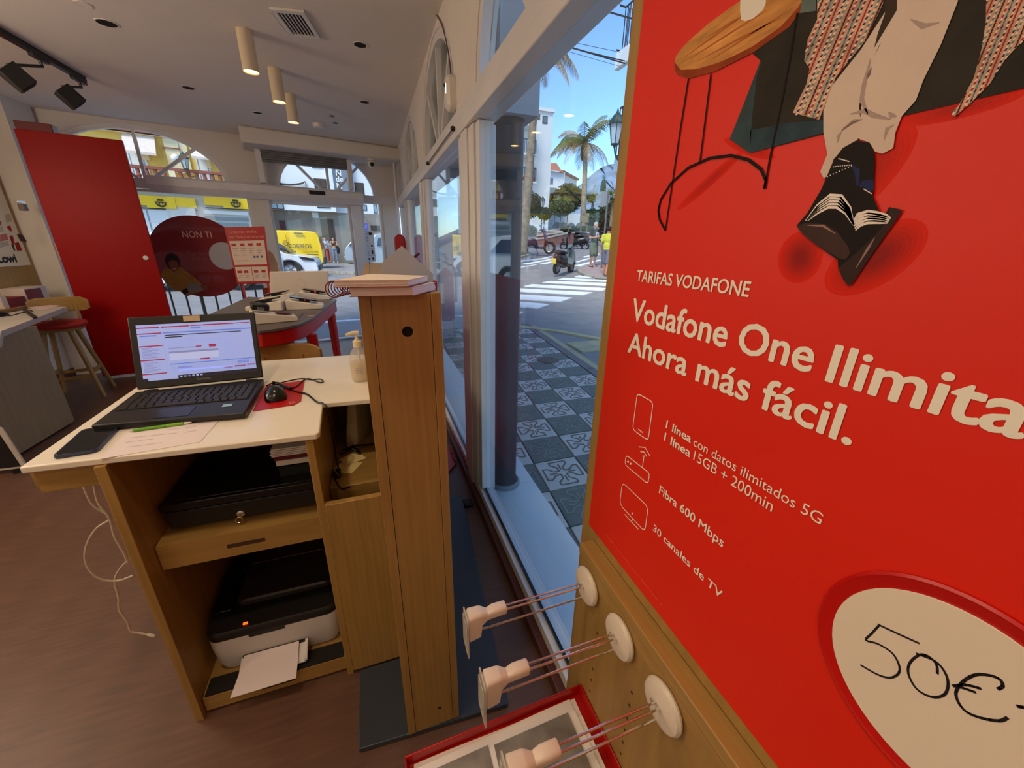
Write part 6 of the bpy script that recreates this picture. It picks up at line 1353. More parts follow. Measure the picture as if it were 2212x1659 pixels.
yrect('cornice', cm, -400, 60, 600, 175, .0, .25); yrect('cornice_line', rdn, -400, 40, 620, 62, -.1, .25); yrect('capital', rdn, 578, 256, 728, 280, .04, .25)
for (a0, b0, a1, b1) in ((268, 262, 500, 560), (850, 330, 1010, 570)):
    w = yrect('window_frame', fr_w, a0, b0, a1, b1, .2, .249); n = 2
    for k in range(n):
        u0, u1 = a0+(a1-a0)*(.08+.47*k), a0+(a1-a0)*(.45+.47*k); yrect('pane', gl_b, u0, b0+22, u1, b1, .19, .1995, par=w)
    yrect('curtain', cm, a0+(a1-a0)*.55, b0+35, a0+(a1-a0)*.9, b0+110, .18, .1895, par=w)
for (a0, b0, a1, b1) in ((248, 165, 512, 285), (812, 235, 1040, 335)):
    p = [yb(*x5(a0, b0), .2), yb(*x5(a1, b0), .2)]; zt = max(p[0].z, p[1].z); zl = yb(*x5(a0, b1), -.5).z; s0, s1 = ((q-YO).dot(FE) for q in p)
    MB().prism([YO+FE*s0+FN*.19+V((0, 0, zt)), YO+FE*s0+FN*-.6+V((0, 0, zl)), YO+FE*s0+FN*-.6+V((0, 0, zl-.12)), YO+FE*s0+FN*.19+V((0, 0, zt-.12))], FE*(s1-s0)).build('awning', mat('awning cream', (224, 208, 196), .85, var=.03), bl_)
# balcony with its balustrade
zr = zY(700, 455); sE = sY(1085, 490)
ybox('balcony_slab', cm, sLft, sE+.1, zB-.25, zB, -.9, .1195); ybox('balcony_rail', rdn, sLft, sE, zr-.14, zr, -.85, -.62); ybox('balcony_plinth', rdn, sLft, sE, zB, zB+.10, -.85, -.62)
k = 0; s_ = sE-.12
while s_ > sY(290, 560)-1.0:
    c = YO+FE*s_+FN*-.735; h = zr-.14-zB-.1
    if k % 7 == 6: ybox('rail_pier', cm, s_-.13, s_+.13, zB+.1, zr-.141, -.86, -.61)
    else: MB().lathe([(.09, 0), (.09, h*.06), (.055, h*.12), (.12, h*.34), (.10, h*.48), (.048, h*.72), (.06, h*.88), (.09, h*.93), (.09, h)], c+V((0, 0, zB+.1)), 8).build('baluster', rdn, bl_)
    s_ -= .345; k += 1
# shop front: two yellow sign bands with a horn and crown, windows, shutter
ybox('fascia', mat('fascia plum', (120, 88, 84), .8, var=.03), sLft, sR, zY(600, 640), zB-.251, .02, .1195)
for a0, a1, e0 in ((300, 830, 540), (905, 1285, 1165)):
    z1, z0 = zY((a0+a1)/2, 672), zY((a0+a1)/2, 752); band = ybox('shop_sign', sgn, sY(a0), sY(a1), z0, z1, -.12, .0195)
    s0 = sY(e0); w = .62; bx = ybox('sign_badge', sgn, s0-w, s0+w, z0-.12, z1-.02, -.17, -.1205, band)
    ink_ = mat('horn grey', (70, 64, 56), .6, var=0); zc = (z0+z1)/2-.10; O_ = YO+FE*s0+FN*-.19; hv = V((0, 0, 1)); R_ = (z1-z0)*.40
    hb = MB(); hb.tube(arc(O_+hv*(zc+.02), R_*1.05, 185, 355, 14, FE, hv), .035, 6); hb.tube([O_+FE*R_*-1.25+hv*(zc+.04), O_+FE*R_*1.25+hv*(zc+.04)], .026, 6); hb.tube(arc(O_+hv*(zc-.06), R_*.45, 0, 330, 12, FE, hv), .028, 6)
    hb.build('horn_emblem', ink_, band)
    cb_ = MB(); cb_.tube([O_+FE*R_*-.7+hv*(zc+R_*.62), O_+FE*R_*.7+hv*(zc+R_*.62)], .028, 6)
    for j in range(5):
        x = (-.6+.3*j)*R_; cb_.tube([O_+FE*x+hv*(zc+R_*.62), O_+FE*x*.9+hv*(zc+R_*(1.0 if j % 2 == 0 else 1.12))], .022, 5)
    cb_.build('crown_emblem', ink_, band)
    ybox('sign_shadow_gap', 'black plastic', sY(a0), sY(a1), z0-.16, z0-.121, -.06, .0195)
yrect('pier', mat('pier white', (214, 216, 214), .85, var=.02), 828, 690, 905, 1900, -.08, .1195)
for (a0, b0, a1, b1) in ((470, 790, 640, 880), (655, 800, 815, 880), (510, 900, 640, 1300), (655, 900, 815, 1300)):
    w = yrect('shop_window', gl_b, a0, b0, a1, b1, .06, .1195)
yrect('shop_window_frame', fr_w, 440, 780, 470, 1500, .03, .1195); yrect('shop_window_frame', fr_w, 640, 790, 656, 1500, .03, .1195); yrect('shop_window_frame', fr_w, 470, 880, 815, 900, .03, .1195)
for j in range(10): yrect('shutter_slat', shut, 930, 835+48*j, 1300, 880+48*j, .05, .1195)
yrect('shutter_box', fr_w, 920, 785, 1300, 832, .0, .1195)
lt = yb(*x5(765, 380), -.95); lantern(lt, .95, 'green wall lantern in front of the yellow building balcony', [(0, .05, -.62), (.05, .3, -.7), (.1, .75, -.6)], None, 'wall_lantern')
props(MB().blob(yb(*x5(690, 352), -1.0), .19, 16, 10).build('globe_lamp', mat('globe white', (240, 240, 236), .4, var=0)), 'white globe lamp beside the green wall lantern on the balcony', 'lamp')
# ---- grey and white corner hotel
YG = 31.0
ho = thing('hotel_building', Py(672, 500, YG), 'white and grey corner hotel with a dark vertical name board, behind the parked cars', 'building')
hg = mat('hotel stone', (136, 128, 120), .8, var=.05, scale=2); hd = mat('hotel board', (92, 84, 82), .7, var=.02)
zs_ = Py(672, 457, YG).z; xL, xR = Py(579, 500, YG).x, Py(850, 500, YG).x
MB().box((xL, YG, -.1), (xR, YG+9, zs_)).build('ground_floor', hg, ho)
xe = Py(727, 460, YG-.6).x; MB().box((xL, YG-.6, zs_+.001), (xe, YG+9, 15)).build('white_front', wh, ho)
MB().box((xe+.001, YG+.0, zs_+.001), (xR, YG+9, 15)).build('side_front', wh, ho)
def hr(name, m, px0, py0, px1, py1, y, d0=-.05, d1=0, par=None):
    a, b = Py(px0, py0, y), Py(px1, py1, y); return MB().box((min(a.x, b.x), y+d0, min(a.z, b.z)), (max(a.x, b.x), y+d1, max(a.z, b.z))).build(name, m, par or ho)
yf = YG-.6
hr('sign_board', hd, 712, 250, 743, 441, yf, -.25, -.001); hr('sign_edge', wh, 703, 250, 711, 412, yf, -.3, -.001); hr('sign_edge', wh, 744, 250, 757, 412, YG, -.4, -.001)
for s_, px, py in (('H', 727, 305), ('A', 727, 322), ('L', 724, 341), ('C', 723, 357), ('O', 724, 368), ('N', 726, 379), ('de', 726, 392), ('N', 728, 407), ('A', 734, 444)):
    text(s_, fr_w, ho, Py(px, py, yf-.252), (1, 0, 0), (0, 0, 1), height=.34, name='lettering', bold=.02).data
for r_, m in (((670, 334, 699, 364), gl_b), ((677, 385, 707, 408), 'shutter brown'), ((684, 437, 714, 450), gl_b), ((583, 433, 614, 453), gl_b)):
    w = hr('window_frame', 'shutter brown', *r_, yf, -.04, -.001); hr('pane', m, r_[0]+2, r_[1]+2, r_[2]-2, r_[3]-2, yf, -.06, -.0401, w)
    hr('window_bar', 'shutter brown', (r_[0]+r_[2])/2-.6, r_[1]+2, (r_[0]+r_[2])/2+.6, r_[3]-2, yf, -.075, -.0601, w)
for r_, m in (((765, 394, 788, 426), 'shutter brown'), ((780, 442, 793, 455), gl_b), ((806, 442, 816, 461), gl_b)): 
    w = hr('window_frame', 'shutter brown', *r_, YG, -.04, -.001); hr('pane', m, r_[0]+1.5, r_[1]+1.5, r_[2]-1.5, r_[3]-1.5, YG, -.06, -.0401, w)
for r_ in ((603, 476, 620, 508), (691, 473, 725, 520), (754, 476, 764, 512), (800, 487, 826, 498)): hr('doorway', mat('doorway dark', (58, 46, 42), .7, var=.05), *r_, YG, -.06, -.001)
hr('wall_plate', mat('plate pale', (200, 214, 216), .5, var=0), 674, 459, 689, 471, YG, -.1, -.001)
hr('dark_box', 'doorway dark', 596, 391, 607, 400, yf, -.3, -.001)
mb = MB()
for k in range(3): mb.tube(spline([Py(606, 396+k*1.5, yf-.1), Py(630, 398+k*1.2, yf-.1), Py(652, 395+k, yf-.1), Py(659, 392, yf-.1), Py(661, 402+k, yf-.1)], 4), .025, 5)
mb.build('facade_cable', 'cable dark', ho, kind='stuff')
yl = thing('yellow_banner', Py(776, 454, 26), 'small yellow banner sign hanging beside the hotel side front', 'sign'); MB().box((Py(771, 454, 26).x, 26, Py(776, 466, 26).z), (Py(780, 454, 26).x, 26.06, Py(776, 442, 26).z)).build('banner', mat('banner amber', (240, 176, 30), .6), yl); MB().beam(Py(780, 447, 26), (Py(780, 447, 26).x, YG, Py(780, 447, 26).z), .05, .05).build('arm', 'steel grey', yl)
bs = thing('blue_sign', Py(789, 490, 27), 'square blue street sign with white letters behind the narrow pane', 'sign'); a, b = Py(784, 497, 27), Py(794.5, 482.5, 27)
MB().box((a.x, 27, a.z), (b.x, 27.04, b.z)).build('plate', mat('sign blue', (70, 76, 180), .5), bs); text('AT', fr_w, bs, V((a.x+.06, 26.998, (a.z+b.z)/2-.06)), (1, 0, 0), (0, 0, 1), width=(b.x-a.x)*.6, height=.17, bold=.01)
MB().tube([V(((a.x+b.x)/2, 27.06, b.z)), V(((a.x+b.x)/2, 27.06, -.02))], .03, 8).build('pole', 'steel grey', bs)
# ================================================================ vehicles
tyre = mat('tyre', (26, 26, 28), .85, var=.05); rim_ = mat('rim', (170, 172, 176), .35, metal=.7, var=0); carglass = mat('car glass', (36, 50, 74), .08, var=.05); bump_ = mat('bumper dark', (48, 52, 58), .6, var=0)
def wheel(par, c, r, w, ax=(0, 1, 0), spokes=5):
    c, ax = V(c), V(ax)
    o = MB().lathe([(r*.62, -w/2), (r*.9, -w/2), (r, -w*.3), (r, w*.3), (r*.9, w/2), (r*.62, w/2)], c, 24, axis=ax).build('wheel', tyre, par)
    u = ax.orthogonal().normalized(); v = ax.cross(u); mb = MB().lathe([(r*.56, -w*.3), (r*.63, -w*.42), (r*.63, w*.42), (r*.56, w*.3)], c, 20, axis=ax).lathe([(.001, -w*.36), (r*.16, -w*.36), (r*.16, w*.36), (.001, w*.36)], c, 12, axis=ax)
    for k in range(spokes):
        a = 2*math.pi*k/spokes; d = u*math.cos(a)+v*math.sin(a); mb.beam(c+d*r*.12, c+d*r*.6, r*.13, w*.5, up=tuple(ax))
    mb.build('rim', rim_, o); return o
PENDING = []                                           # vehicles are moved to their places once all their parts are on
def car(name, lab, loc, rot, body, paint_, L, Wd, Hh, wr=.33, wb=None, side=(), roofm=None, cat='car', bottom=.2):
    """body: outline (x, z, half width factor) from rear bumper over the roof to the front bumper; x runs backwards to forwards"""
    t = thing(name, (0, 0, 0), lab, cat); n = len(body)
    ring = lambda k: [V((x, k*Wd/2*w, z)) for x, z, w in body]+[V((body[-1][0]-.02, k*Wd/2*.94, bottom)), V((body[0][0]+.02, k*Wd/2*.94, bottom))]
    mid = lambda k: [V((x, k*Wd/2*w, z+(.03 if z > Hh*.8 else .0))) for x, z, w in body]+[V((body[-1][0]-.02, k*Wd/2*.94, bottom)), V((body[0][0]+.02, k*Wd/2*.94, bottom))]
    MB().loft([ring(-1), mid(-.85), mid(.85), ring(1)]).build('body', paint_, t, bevel=.03, smooth=45)
    wb = wb or (L*.2, L*.8)
    for x in wb:
        for s_ in (-1, 1):
            wheel(t, (x-L/2, s_*(Wd/2-.10), wr), wr, .22)
            MB().lathe([(.001, 0), (wr*1.16, 0), (wr*1.16, .015), (.001, .015)], (x-L/2, s_*(Wd/2-.005), wr*1.02), 20, axis=(0, s_, 0)).build('wheel_arch', 'black plastic', t) if False else None
            MB().tube(arc((x-L/2, s_*(Wd/2-.01), wr), wr*1.12, 0, 180, 14, (1, 0, 0), (0, 0, 1)), .045, 6).build('wheel_arch', bump_, t)
    PENDING.append((t, loc, rot)); return t
def side_glass(t, pts, Wd, m, name='side_window', k=(-1, 1), off=.006, tuck=None):
    for s_ in k: MB().prism([V((x, s_*(Wd/2*w+off), z)) for x, z, w in pts], (0, -s_*.012, 0)).build(name, m, t)
# yellow post van seen from its rear right
van_y = mat('van yellow', (250, 206, 22), .35, var=.01)
vb = [(-2.15, .35, .97), (-2.17, .62, 1), (-2.14, 1.1, 1), (-2.05, 1.62, .95), (-1.9, 1.80, .88), (-1.2, 1.85, .87), (.6, 1.83, .87), (1.0, 1.68, .88), (1.42, 1.16, .95), (1.5, 1.10, .96), (2.05, .96, .95), (2.18, .72, .93), (2.2, .36, .92)]
pv_ = PG(690, 580); van = car('post_van', 'yellow post van parked across the street, rear end to the right', (pv_.x-1.95, pv_.y+1.0, 0), math.radians(182-180+178-178), [(-x, z, w) for x, z, w in vb][::-1], van_y, 4.4, 1.82, 1.85, .31, (.95, 3.55), cat='van')
# (rear towards +x) parts on the near side
VW = 1.82
side_glass(van, [(-1.36, 1.16, .97), (-.95, 1.64, .90), (-.35, 1.66, .90), (-.35, 1.16, .97)], VW, carglass, off=.03); side_glass(van, [(-.22, 1.2, .99), (-.20, 1.66, .93), (-.02, 1.66, .93), (.02, 1.2, .99)], VW, bump_, 'pillar_trim', (-1,), .03)
MB().box((2.10, -.86, .22), (2.24, .86, .52)).build('rear_bumper', bump_, van, bevel=.03); MB().box((-2.1, -VW/2-.005, .2), (2.1, -VW/2+.05, .30)).build('side_skirt', bump_, van)
for y in (-.84, .78): MB().box((2.12, y, .95), (2.19, y+.09, 1.30)).build('rear_light', mat('lamp red', (150, 24, 22), .3), van, bevel=.01)
MB().box((2.13, -.70, 1.15), (2.20, .70, 1.62)).build('rear_window', carglass, van)
text('CORREOS', mat('ink van', (78, 74, 66), .6, var=0), van, V((.62, -VW/2-.012, 1.02)), (1, 0, 0), (0, 0, 1), width=1.05, height=.2, bold=.01)
em = MB(); o_ = V((.50, -VW/2-.012, 1.26)); em.tube(arc(o_, .11, 180, 360, 10, (1, 0, 0), (0, 0, 1)), .016, 5).tube([o_+V((-.14, 0, .01)), o_+V((.14, 0, .01))], .012, 5).tube([o_+V((-.09, 0, .10)), o_+V((.09, 0, .10))], .014, 5); em.build('horn_emblem', 'ink van', van)
MB().box((.95, -VW/2-.012, 1.72), (1.35, -VW/2+.06, 1.76)).build('roof_vent', bump_, van)
for z, x0, x1 in ((.86, 1.2, 1.95), (.70, 1.4, 1.95)): MB().box((x0, -VW/2-.014, z), (x1, -VW/2+.0, z+.025)).build('print_line', 'ink van', van)
MB().box((.55, -VW/2-.006, .5), (.57, -VW/2+.02, 1.7)).build('door_seam', mat('seam', (176, 140, 30), .6, var=0), van)
# white SUV in front of it
cw_ = mat('car white', (228, 232, 236), .25, var=.005, coat=.5)
ps_ = PG(655, 600); pr_ = at(640, 575, 15.4)
sb = [(-2.2, .38, .95), (-2.22, .72, .98), (-2.12, 1.0, .96), (-2.0, 1.12, .93), (-1.55, 1.60, .80), (-1.2, 1.66, .78), (.1, 1.66, .78), (.5, 1.55, .8), (1.12, 1.06, .95), (1.3, 1.02, .96), (1.98, .92, .94), (2.2, .74, .92), (2.24, .4, .9)]
bxr = at(679, 560, 15.2)
suv = car('white_car', 'white car with dark windows parked in front of the yellow post van', (bxr.x-2.15, bxr.y+.9, 0), 0, sb, cw_, 4.4, 1.85, 1.66, .36, (.85, 3.45))
side_glass(suv, [(-1.95, 1.10, .95), (-1.5, 1.53, .84), (-1.2, 1.58, .82), (.08, 1.58, .82), (.42, 1.5, .83), (1.02, 1.06, .97)], 1.85, carglass, off=.02)
for x in (-1.25, -.25): MB().box((x, -1.85/2*.95-.03, 1.05), (x+.05, -1.85/2*.8-.02, 1.56)).build('window_pillar', 'black plastic', suv)
MB().prism([V((1.28, -.70, 1.06)), V((.56, -.60, 1.53)), V((.56, .60, 1.53)), V((1.28, .70, 1.06))], (.03, 0, .05)).build('windscreen', carglass, suv)
side_glass(suv, [(1.72, .80, .965), (1.60, .95, .97), (2.10, .86, .95), (2.18, .74, .94)], 1.85, mat('lamp smoke', (50, 54, 60), .2, var=0), 'head_lamp', off=.012)
MB().box((2.14, -.7, .30), (2.27, .7, .52)).build('front_grille', bump_, suv, bevel=.02)
for s_ in (-1, 1): MB().box((.72, s_*.99-.08, 1.02), (.92, s_*.99+.08, 1.14)).build('door_mirror', cw_, suv, bevel=.03)
# silver car behind, right of the women
sv_ = mat('car silver', (176, 186, 196), .25, metal=.3, var=.01); asv = at(747, 560, 25.5)
sc_ = car('silver_car', 'silver car parked nose out beside the hotel, partly hidden by the door post', (asv.x+2.2, asv.y+.6, 0), 0, sb, sv_, 4.4, 1.8, 1.66, .33, (.85, 3.45))
side_glass(sc_, [(-1.95, 1.10, .95), (-1.5, 1.53, .84), (-1.2, 1.58, .82), (.08, 1.58, .82), (.42, 1.5, .83), (1.02, 1.06, .97)], 1.8, carglass, off=.02)
for x in (-1.25, -.25): MB().box((x, -1.8/2*.95-.03, 1.05), (x+.08, -1.8/2*.8-.02, 1.56)).build('window_pillar', sv_, sc_)
MB().box((-2.25, -.8, .3), (-2.1, .8, .5)).build('rear_bumper', sv_, sc_, bevel=.03)
gv = at(806, 540, 22); gc_ = car('grey_van', 'light grey van behind the white hours sheet at the narrow pane', (gv.x+2.0, gv.y+1.2, 0), math.radians(8), vb, mat('van silver', (170, 182, 190), .3, metal=.2, var=.01), 4.4, 1.8, 1.85, .31, (.95, 3.55), cat='van')
side_glass(gc_, [(-1.9, 1.16, 1.0), (-1.8, 1.62, .95), (-.9, 1.64, .9), (-.7, 1.16, 1.0)], 1.8, carglass, off=.03)
cc = at(395, 612, 10.5); car2 = car('parked_hatchback', 'white parked car glimpsed below the round red window sticker', (cc.x, cc.y+1.0, 0), math.radians(184), sb, mat('car pearl', (214, 218, 222), .25, var=.005), 4.2, 1.75, 1.5, .3, (.85, 3.3))
side_glass(car2, [(-1.95, 1.10, .95), (-1.5, 1.53, .84), (.08, 1.58, .82), (.42, 1.5, .83), (1.02, 1.06, .97)], 1.75, carglass, off=.02)
suv.scale = (1, 1, .85)
for t, loc, rot in PENDING: t.location = loc; t.rotation_euler = (0, 0, rot)
# ---- scooters
def scooter(lab, loc, rot, c1_, c2_, seatm, plate=False, box=False, big=1.0, screen=False, lean=4):
    t = thing('motor_scooter', (0, 0, 0), lab, 'scooter', 'parked scooters'); k = big
    P_ = lambda x, y, z: V((x*k, y*k, z*k))
    for x, r in ((-.62, .24*(1 if not box else 1.12)), (.62, .235*(1 if not box else 1.18))): wheel(t, P_(x, 0, r), r*k, .11*k, (0, 1, 0), 6)
    def lo(name, m, rows, par=t): 
        MB().loft([[P_(x, y, z) for y, z in [(w*math.cos(a)*.5, (z0+z1)/2+(z1-z0)/2*math.sin(a)) for a in (2*math.pi*i/10 for i in range(10))]] for x, w, z0, z1 in rows]).build(name, m, par, smooth=60)
    lo('rear_body', c1_, ((-.86, .12, .58, .70), (-.78, .26, .46, .76), (-.5, .34, .36, .78), (-.2, .34, .34, .74), (.0, .28, .30, .62), (.06, .2, .28, .50)))
    lo('seat', seatm, ((-.82, .16, .74, .80), (-.7, .28, .75, .86), (-.35, .30, .74, .85), (-.1, .24, .72, .81), (.0, .1, .71, .76)))
    lo('floor_board', 'black plastic', ((-.05, .34, .24, .34), (.25, .34, .24, .32), (.42, .30, .25, .36)))
    MB().loft([[P_(x+dx, y, z) for y, z in ((-w, z_), (0, z_), (w, z_))] + [P_(x+dx-.05, y, z_) for y in (w, 0, -w)] if False else [P_(x, -w, z_), P_(x+.06, 0, z_), P_(x, w, z_), P_(x-.05, w*.9, z_), P_(x-.02, 0, z_), P_(x-.05, -w*.9, z_)] for x, w, z_, dx in ((.40, .12, .28, 0), (.45, .20, .42, 0), (.47, .21, .6, 0), (.42, .18, .8, 0), (.36, .11, .92, 0))]).build('leg_shield', c2_, t, smooth=60)
    MB().loft([[P_(.62+r*math.cos(a), s_*.075, .235+r*math.sin(a)) for a in [math.radians(20+14*i) for i in range(10)]] for s_, r in ((-1, .27), (1, .27))], caps=False, closed=False).build('front_mudguard', c2_, t)
    for s_ in (-1, 1): MB().tube([P_(.62, s_*.07, .235), P_(.42, s_*.05, .62), P_(.36, 0, .9)], .022*k, 6).build('fork', 'steel grey', t)
    MB().tube([P_(.36, 0, .88), P_(.32, 0, 1.0)], .04*k, 8).build('steering_column', 'black plastic', t)
    hb_ = MB().tube(spline([P_(.20, -.33, 1.02), P_(.28, -.2, 1.03), P_(.32, 0, 1.0), P_(.28, .2, 1.03), P_(.20, .33, 1.02)], 4), .018*k, 6).build('handlebar', 'black satin', t)
    lo('headset', c2_, ((.22, .16, .94, 1.04), (.32, .26, .92, 1.07), (.42, .18, .93, 1.05)))
    MB().blob(P_(.43, 0, 1.0), (.03*k, .065*k, .05*k), 10, 6).build('headlamp', 'chrome', t)
    for s_ in (-1, 1):
        m_ = MB().tube([P_(.26, s_*.24, 1.03), P_(.24, s_*.30, 1.17)], .008*k, 5).build('mirror_stalk', 'black satin', t); MB().blob(P_(.24, s_*.31, 1.20), (.015*k, .06*k, .04*k), 10, 6).build('mirror', 'black satin', m_)
    MB().box(P_(-.89, -.06, .62), P_(-.84, .06, .67)).build('tail_lamp', 'lamp red', t, bevel=.01)
    MB().tube([P_(-.3, -.16, .27), P_(-.55, -.17, .30), P_(-.80, -.17, .36)], [.035*k, .05*k, .045*k], 8).build('exhaust', 'chrome' if box else 'black plastic', t)
    MB().tube([P_(-.05, .14, .25), P_(.02, .26, .002)], .012*k, 6).build('side_stand', 'black satin', t)
    if plate: MB().box(P_(-.95, -.09, .40), P_(-.935, .09, .58)).build('number_plate', mat('plate yellow', (232, 196, 70), .5, var=.02), t)
    if box: MB().loft([[P_(-.86+x, y, z) for x, y in rrect(.34, .36, .06)] for z in (.92, 1.0, 1.14)]).build('top_case', 'black plastic', t, bevel=.02); MB().box(P_(-.95, -.1, .80), P_(-.75, .1, .918)).build('rack', 'black satin', t)
    if screen: MB().prism([P_(.44, -.15, 1.0), P_(.44, .15, 1.0), P_(.26, .12, 1.32), P_(.26, -.12, 1.32)], (.006, 0, .004)).build('wind_screen', 'ticket plastic', t)
    t.location = loc; t.rotation_euler = (math.radians(lean), 0, rot); return t
sg_ = mat('scooter grey', (112, 124, 124), .35, var=.02); sk = mat('scooter black', (30, 28, 28), .3, var=.02); srd = mat('scooter wine', (84, 22, 30), .3, var=.02); swt = mat('scooter white', (214, 218, 224), .3, var=0); sst = mat('seat black', (24, 22, 22), .6, var=.03)
rear = PG(1196, 596); front = PG(1236, 586); mid_ = (rear+front)/2; scooter('grey and black scooter with a yellow number plate standing alone on the road', mid_, math.radians(38), sk, sg_, sst, True, lean=5)
r2 = at(1159, 548, 19.5); r2.z = ground(r2.x, r2.y); scooter('dark red motor scooter with a top case, left of the ramp wall', at(1158, 549, 19.5), math.radians(-38), srd, srd, sst, False, True, 1.12, True)
scooter('black scooter parked before the ramp wall, left of the white one', at(1240, 541, 22.5), math.radians(148), sk, sk, sst, False, False, 1.0, True)
scooter('white scooter parked beside the man in the black T-shirt', at(1269, 534, 24.5), math.radians(-30), sk, swt, sst, False, False, 1.05, True)
# ---- ramp walls, kerb islands, signs
rw = thing('ramp_wall', at(1200, 532, 25), 'pinkish stone ramp wall with pale coping behind the scooters', 'wall'); pk_ = mat('stone pink', (156, 112, 98), .85, var=.1, scale=3); cpm = mat('coping', (206, 190, 170), .8, var=.04)
def wall_px(pts_top, zb_off, D, dep):
    q = [at(px, py, D+0*i) for i, (px, py) in enumerate(pts_top)]
    for a, b in zip(q, q[1:]):
        lo_a, lo_b = V((a.x, a.y, a.z-zb_off)), V((b.x, b.y, b.z-zb_off)); d = V((0, dep, 0))
        n = max(1, int((b-a).length/1.1))
        for k in range(n):
            u0, u1 = k/n, (k+.97)/n; MB().prism([lo_a.lerp(lo_b, u0), lo_a.lerp(lo_b, u1), a.lerp(b, u1), a.lerp(b, u0)], d).build('stone_slab', pk_, rw)
        MB().prism([a+V((0, -.05, .001)), b+V((0, -.05, .001)), b+V((0, -.05, .09)), a+V((0, -.05, .09))], V((0, dep+.1, 0))).build('coping', cpm, rw)
wall_px([(1140, 519), (1178, 516), (1232, 504), (1275, 504)], 1.15, 24.5, .25); wall_px([(1165, 501), (1186, 500), (1215, 502)], .8, 26.5, .25); wall_px([(1140, 514), (1215, 503)], .8, 25.6, .2)
def island(pts, f, lab, h=.06):
    q = [PG(*f(*p)) for p in pts]; cx_ = sum(q, V())/len(q); t = props(MB().prism([V((p.x, p.y, p.z-.06)) for p in q], (0, 0, .06+h)).build('footway', mat('paving rose', (172, 148, 144), .85, var=.05, scale=2)), None, None); t['kind'] = 'structure'
    mb = MB()
    for a, b in zip(q, q[1:]): 
        d = b-a; n = max(1, int(d.length/.9))
        for k in range(n): MB().beam(a.lerp(b, k/n)+V((0, 0, h-.03)), a.lerp(b, (k+.96)/n)+V((0, 0, h-.03)), .16, .075).build('kerb', 'kerb stone', t)
    return t
island([(2400, 1360), (2060, 1345), (1800, 1328), (1660, 1290), (1575, 1250), (1545, 1205), (1600, 1170), (1760, 1140), (2060, 1085), (2400, 1040)], c6, '')
island([(400, 1020), (575, 1022), (700, 985), (770, 965), (740, 935), (690, 912), (560, 890), (400, 880)], c6, '')
def road_sign(px, top_py, base_py, D, discs, lab, plate=None):
    b = at(px, base_py, D); t_ = at(px, top_py, D); t_.x, t_.y = b.x, b.y; t = thing('road_sign', b, lab, 'road sign', 'road signs')
    MB().tube([b-V((0, 0, .25)), t_], .035, 8).build('pole', 'steel grey', t)
    fwd = V((cf.x, cf.y, 0)).normalized()
    for qx, py, r in discs:
        c = at(qx, py, D-.05); MB().lathe([(.001, 0), (r, 0), (r, .03), (r-.02, .035), (.001, .035)], c, 28, axis=fwd).build('disc', mat('sign back', (158, 164, 168), .5, metal=.2, var=.02), t)
    if plate:
        a, c = at(plate[0], plate[1], D-.05), at(plate[2], plate[3], D-.05); MB().prism([a, V((c.x, c.y, a.z)), c, V((a.x, a.y, c.z))], fwd*.03).build('plate', fr_w, t)
    return t
road_sign(1299, 420, 577, 15.6, ((1302, 430, .29),), 'round grey back of a road sign on a pole beside the yellow shirted man')
road_sign(1128, 398, 548, 18.2, ((1131, 415, .28), (1131, 438, .28)), 'two round road signs above a white plate beside the street column', (1122, 447, 1138, 470))
ib = thing('notice_board', at(1264, 500, 24.5), 'square tan notice board on posts among the plaza trees', 'board'); a, b = at(1256, 481, 24.5), at(1273, 461, 24.5)
MB().box((a.x, a.y, a.z), (b.x, a.y+.06, b.z)).build('panel', mat('board tan', (150, 132, 98), .7, var=.2, scale=6), ib, bevel=.02)
for x in (a.x+.05, b.x-.05): MB().tube([V((x, a.y+.1, a.z-1.4)), V((x, a.y+.1, b.z))], .04, 8).build('post', 'bark', ib)
ar = thing('white_arcade', at(1225, 480, 40), 'low white arcaded building glimpsed behind the plaza trees', 'building')
a, b = at(1193, 505, 40), at(1275, 462, 40); MB().box((a.x, a.y, -.2), (b.x, a.y+5, b.z)).build('wall', wh, ar)
for px in (1204, 1220, 1240, 1262): p = at(px, 500, 39.9); MB().prism([V((p.x+x, a.y-.03, z)) for x, z in [(-.5, 1.2), (.5, 1.2), (.5, 3.2)]+[(.5*math.cos(t_), 3.2+.5*math.sin(t_)) for t_ in [math.pi*i/8 for i in range(1, 8)]]+[(-.5, 3.2)]], (0, .029, 0)).build('arch_opening', mat('arch shade', (110, 118, 122), .9), ar)
cpt = at(722, 552, 28.5); bush((cpt.x, cpt.y, 1.85), (1.3, .8, .75), 'leafy green plant behind the two women', 'leaf mid', 900, .12, 'plant', 'street_plant', 1.1, None, 77)
bn = at(695, 566, 26.2); bn.z = 0; t = thing('litter_bin', bn, 'dark litter bin beside the woman in red trousers', 'bin'); MB().lathe([(.001, .02), (.22, .02), (.25, .1), (.26, .75), (.24, .82), (.001, .84)], bn, 16).build('bin_body', bump_, t); MB().lathe([(.10, .0), (.24, 0), (.24, .02), (.10, .02)], bn, 16).build('foot', 'black plastic', t)
for k in range(14):
    a = PG(625+16*k, 585+.9*k); b = PG(625+16*(k+.95), 585+.9*(k+.95)); MB().beam(a+V((0, 0, .05)), b+V((0, 0, .05)), .18, .12).build('kerb', 'kerb stone', rd)
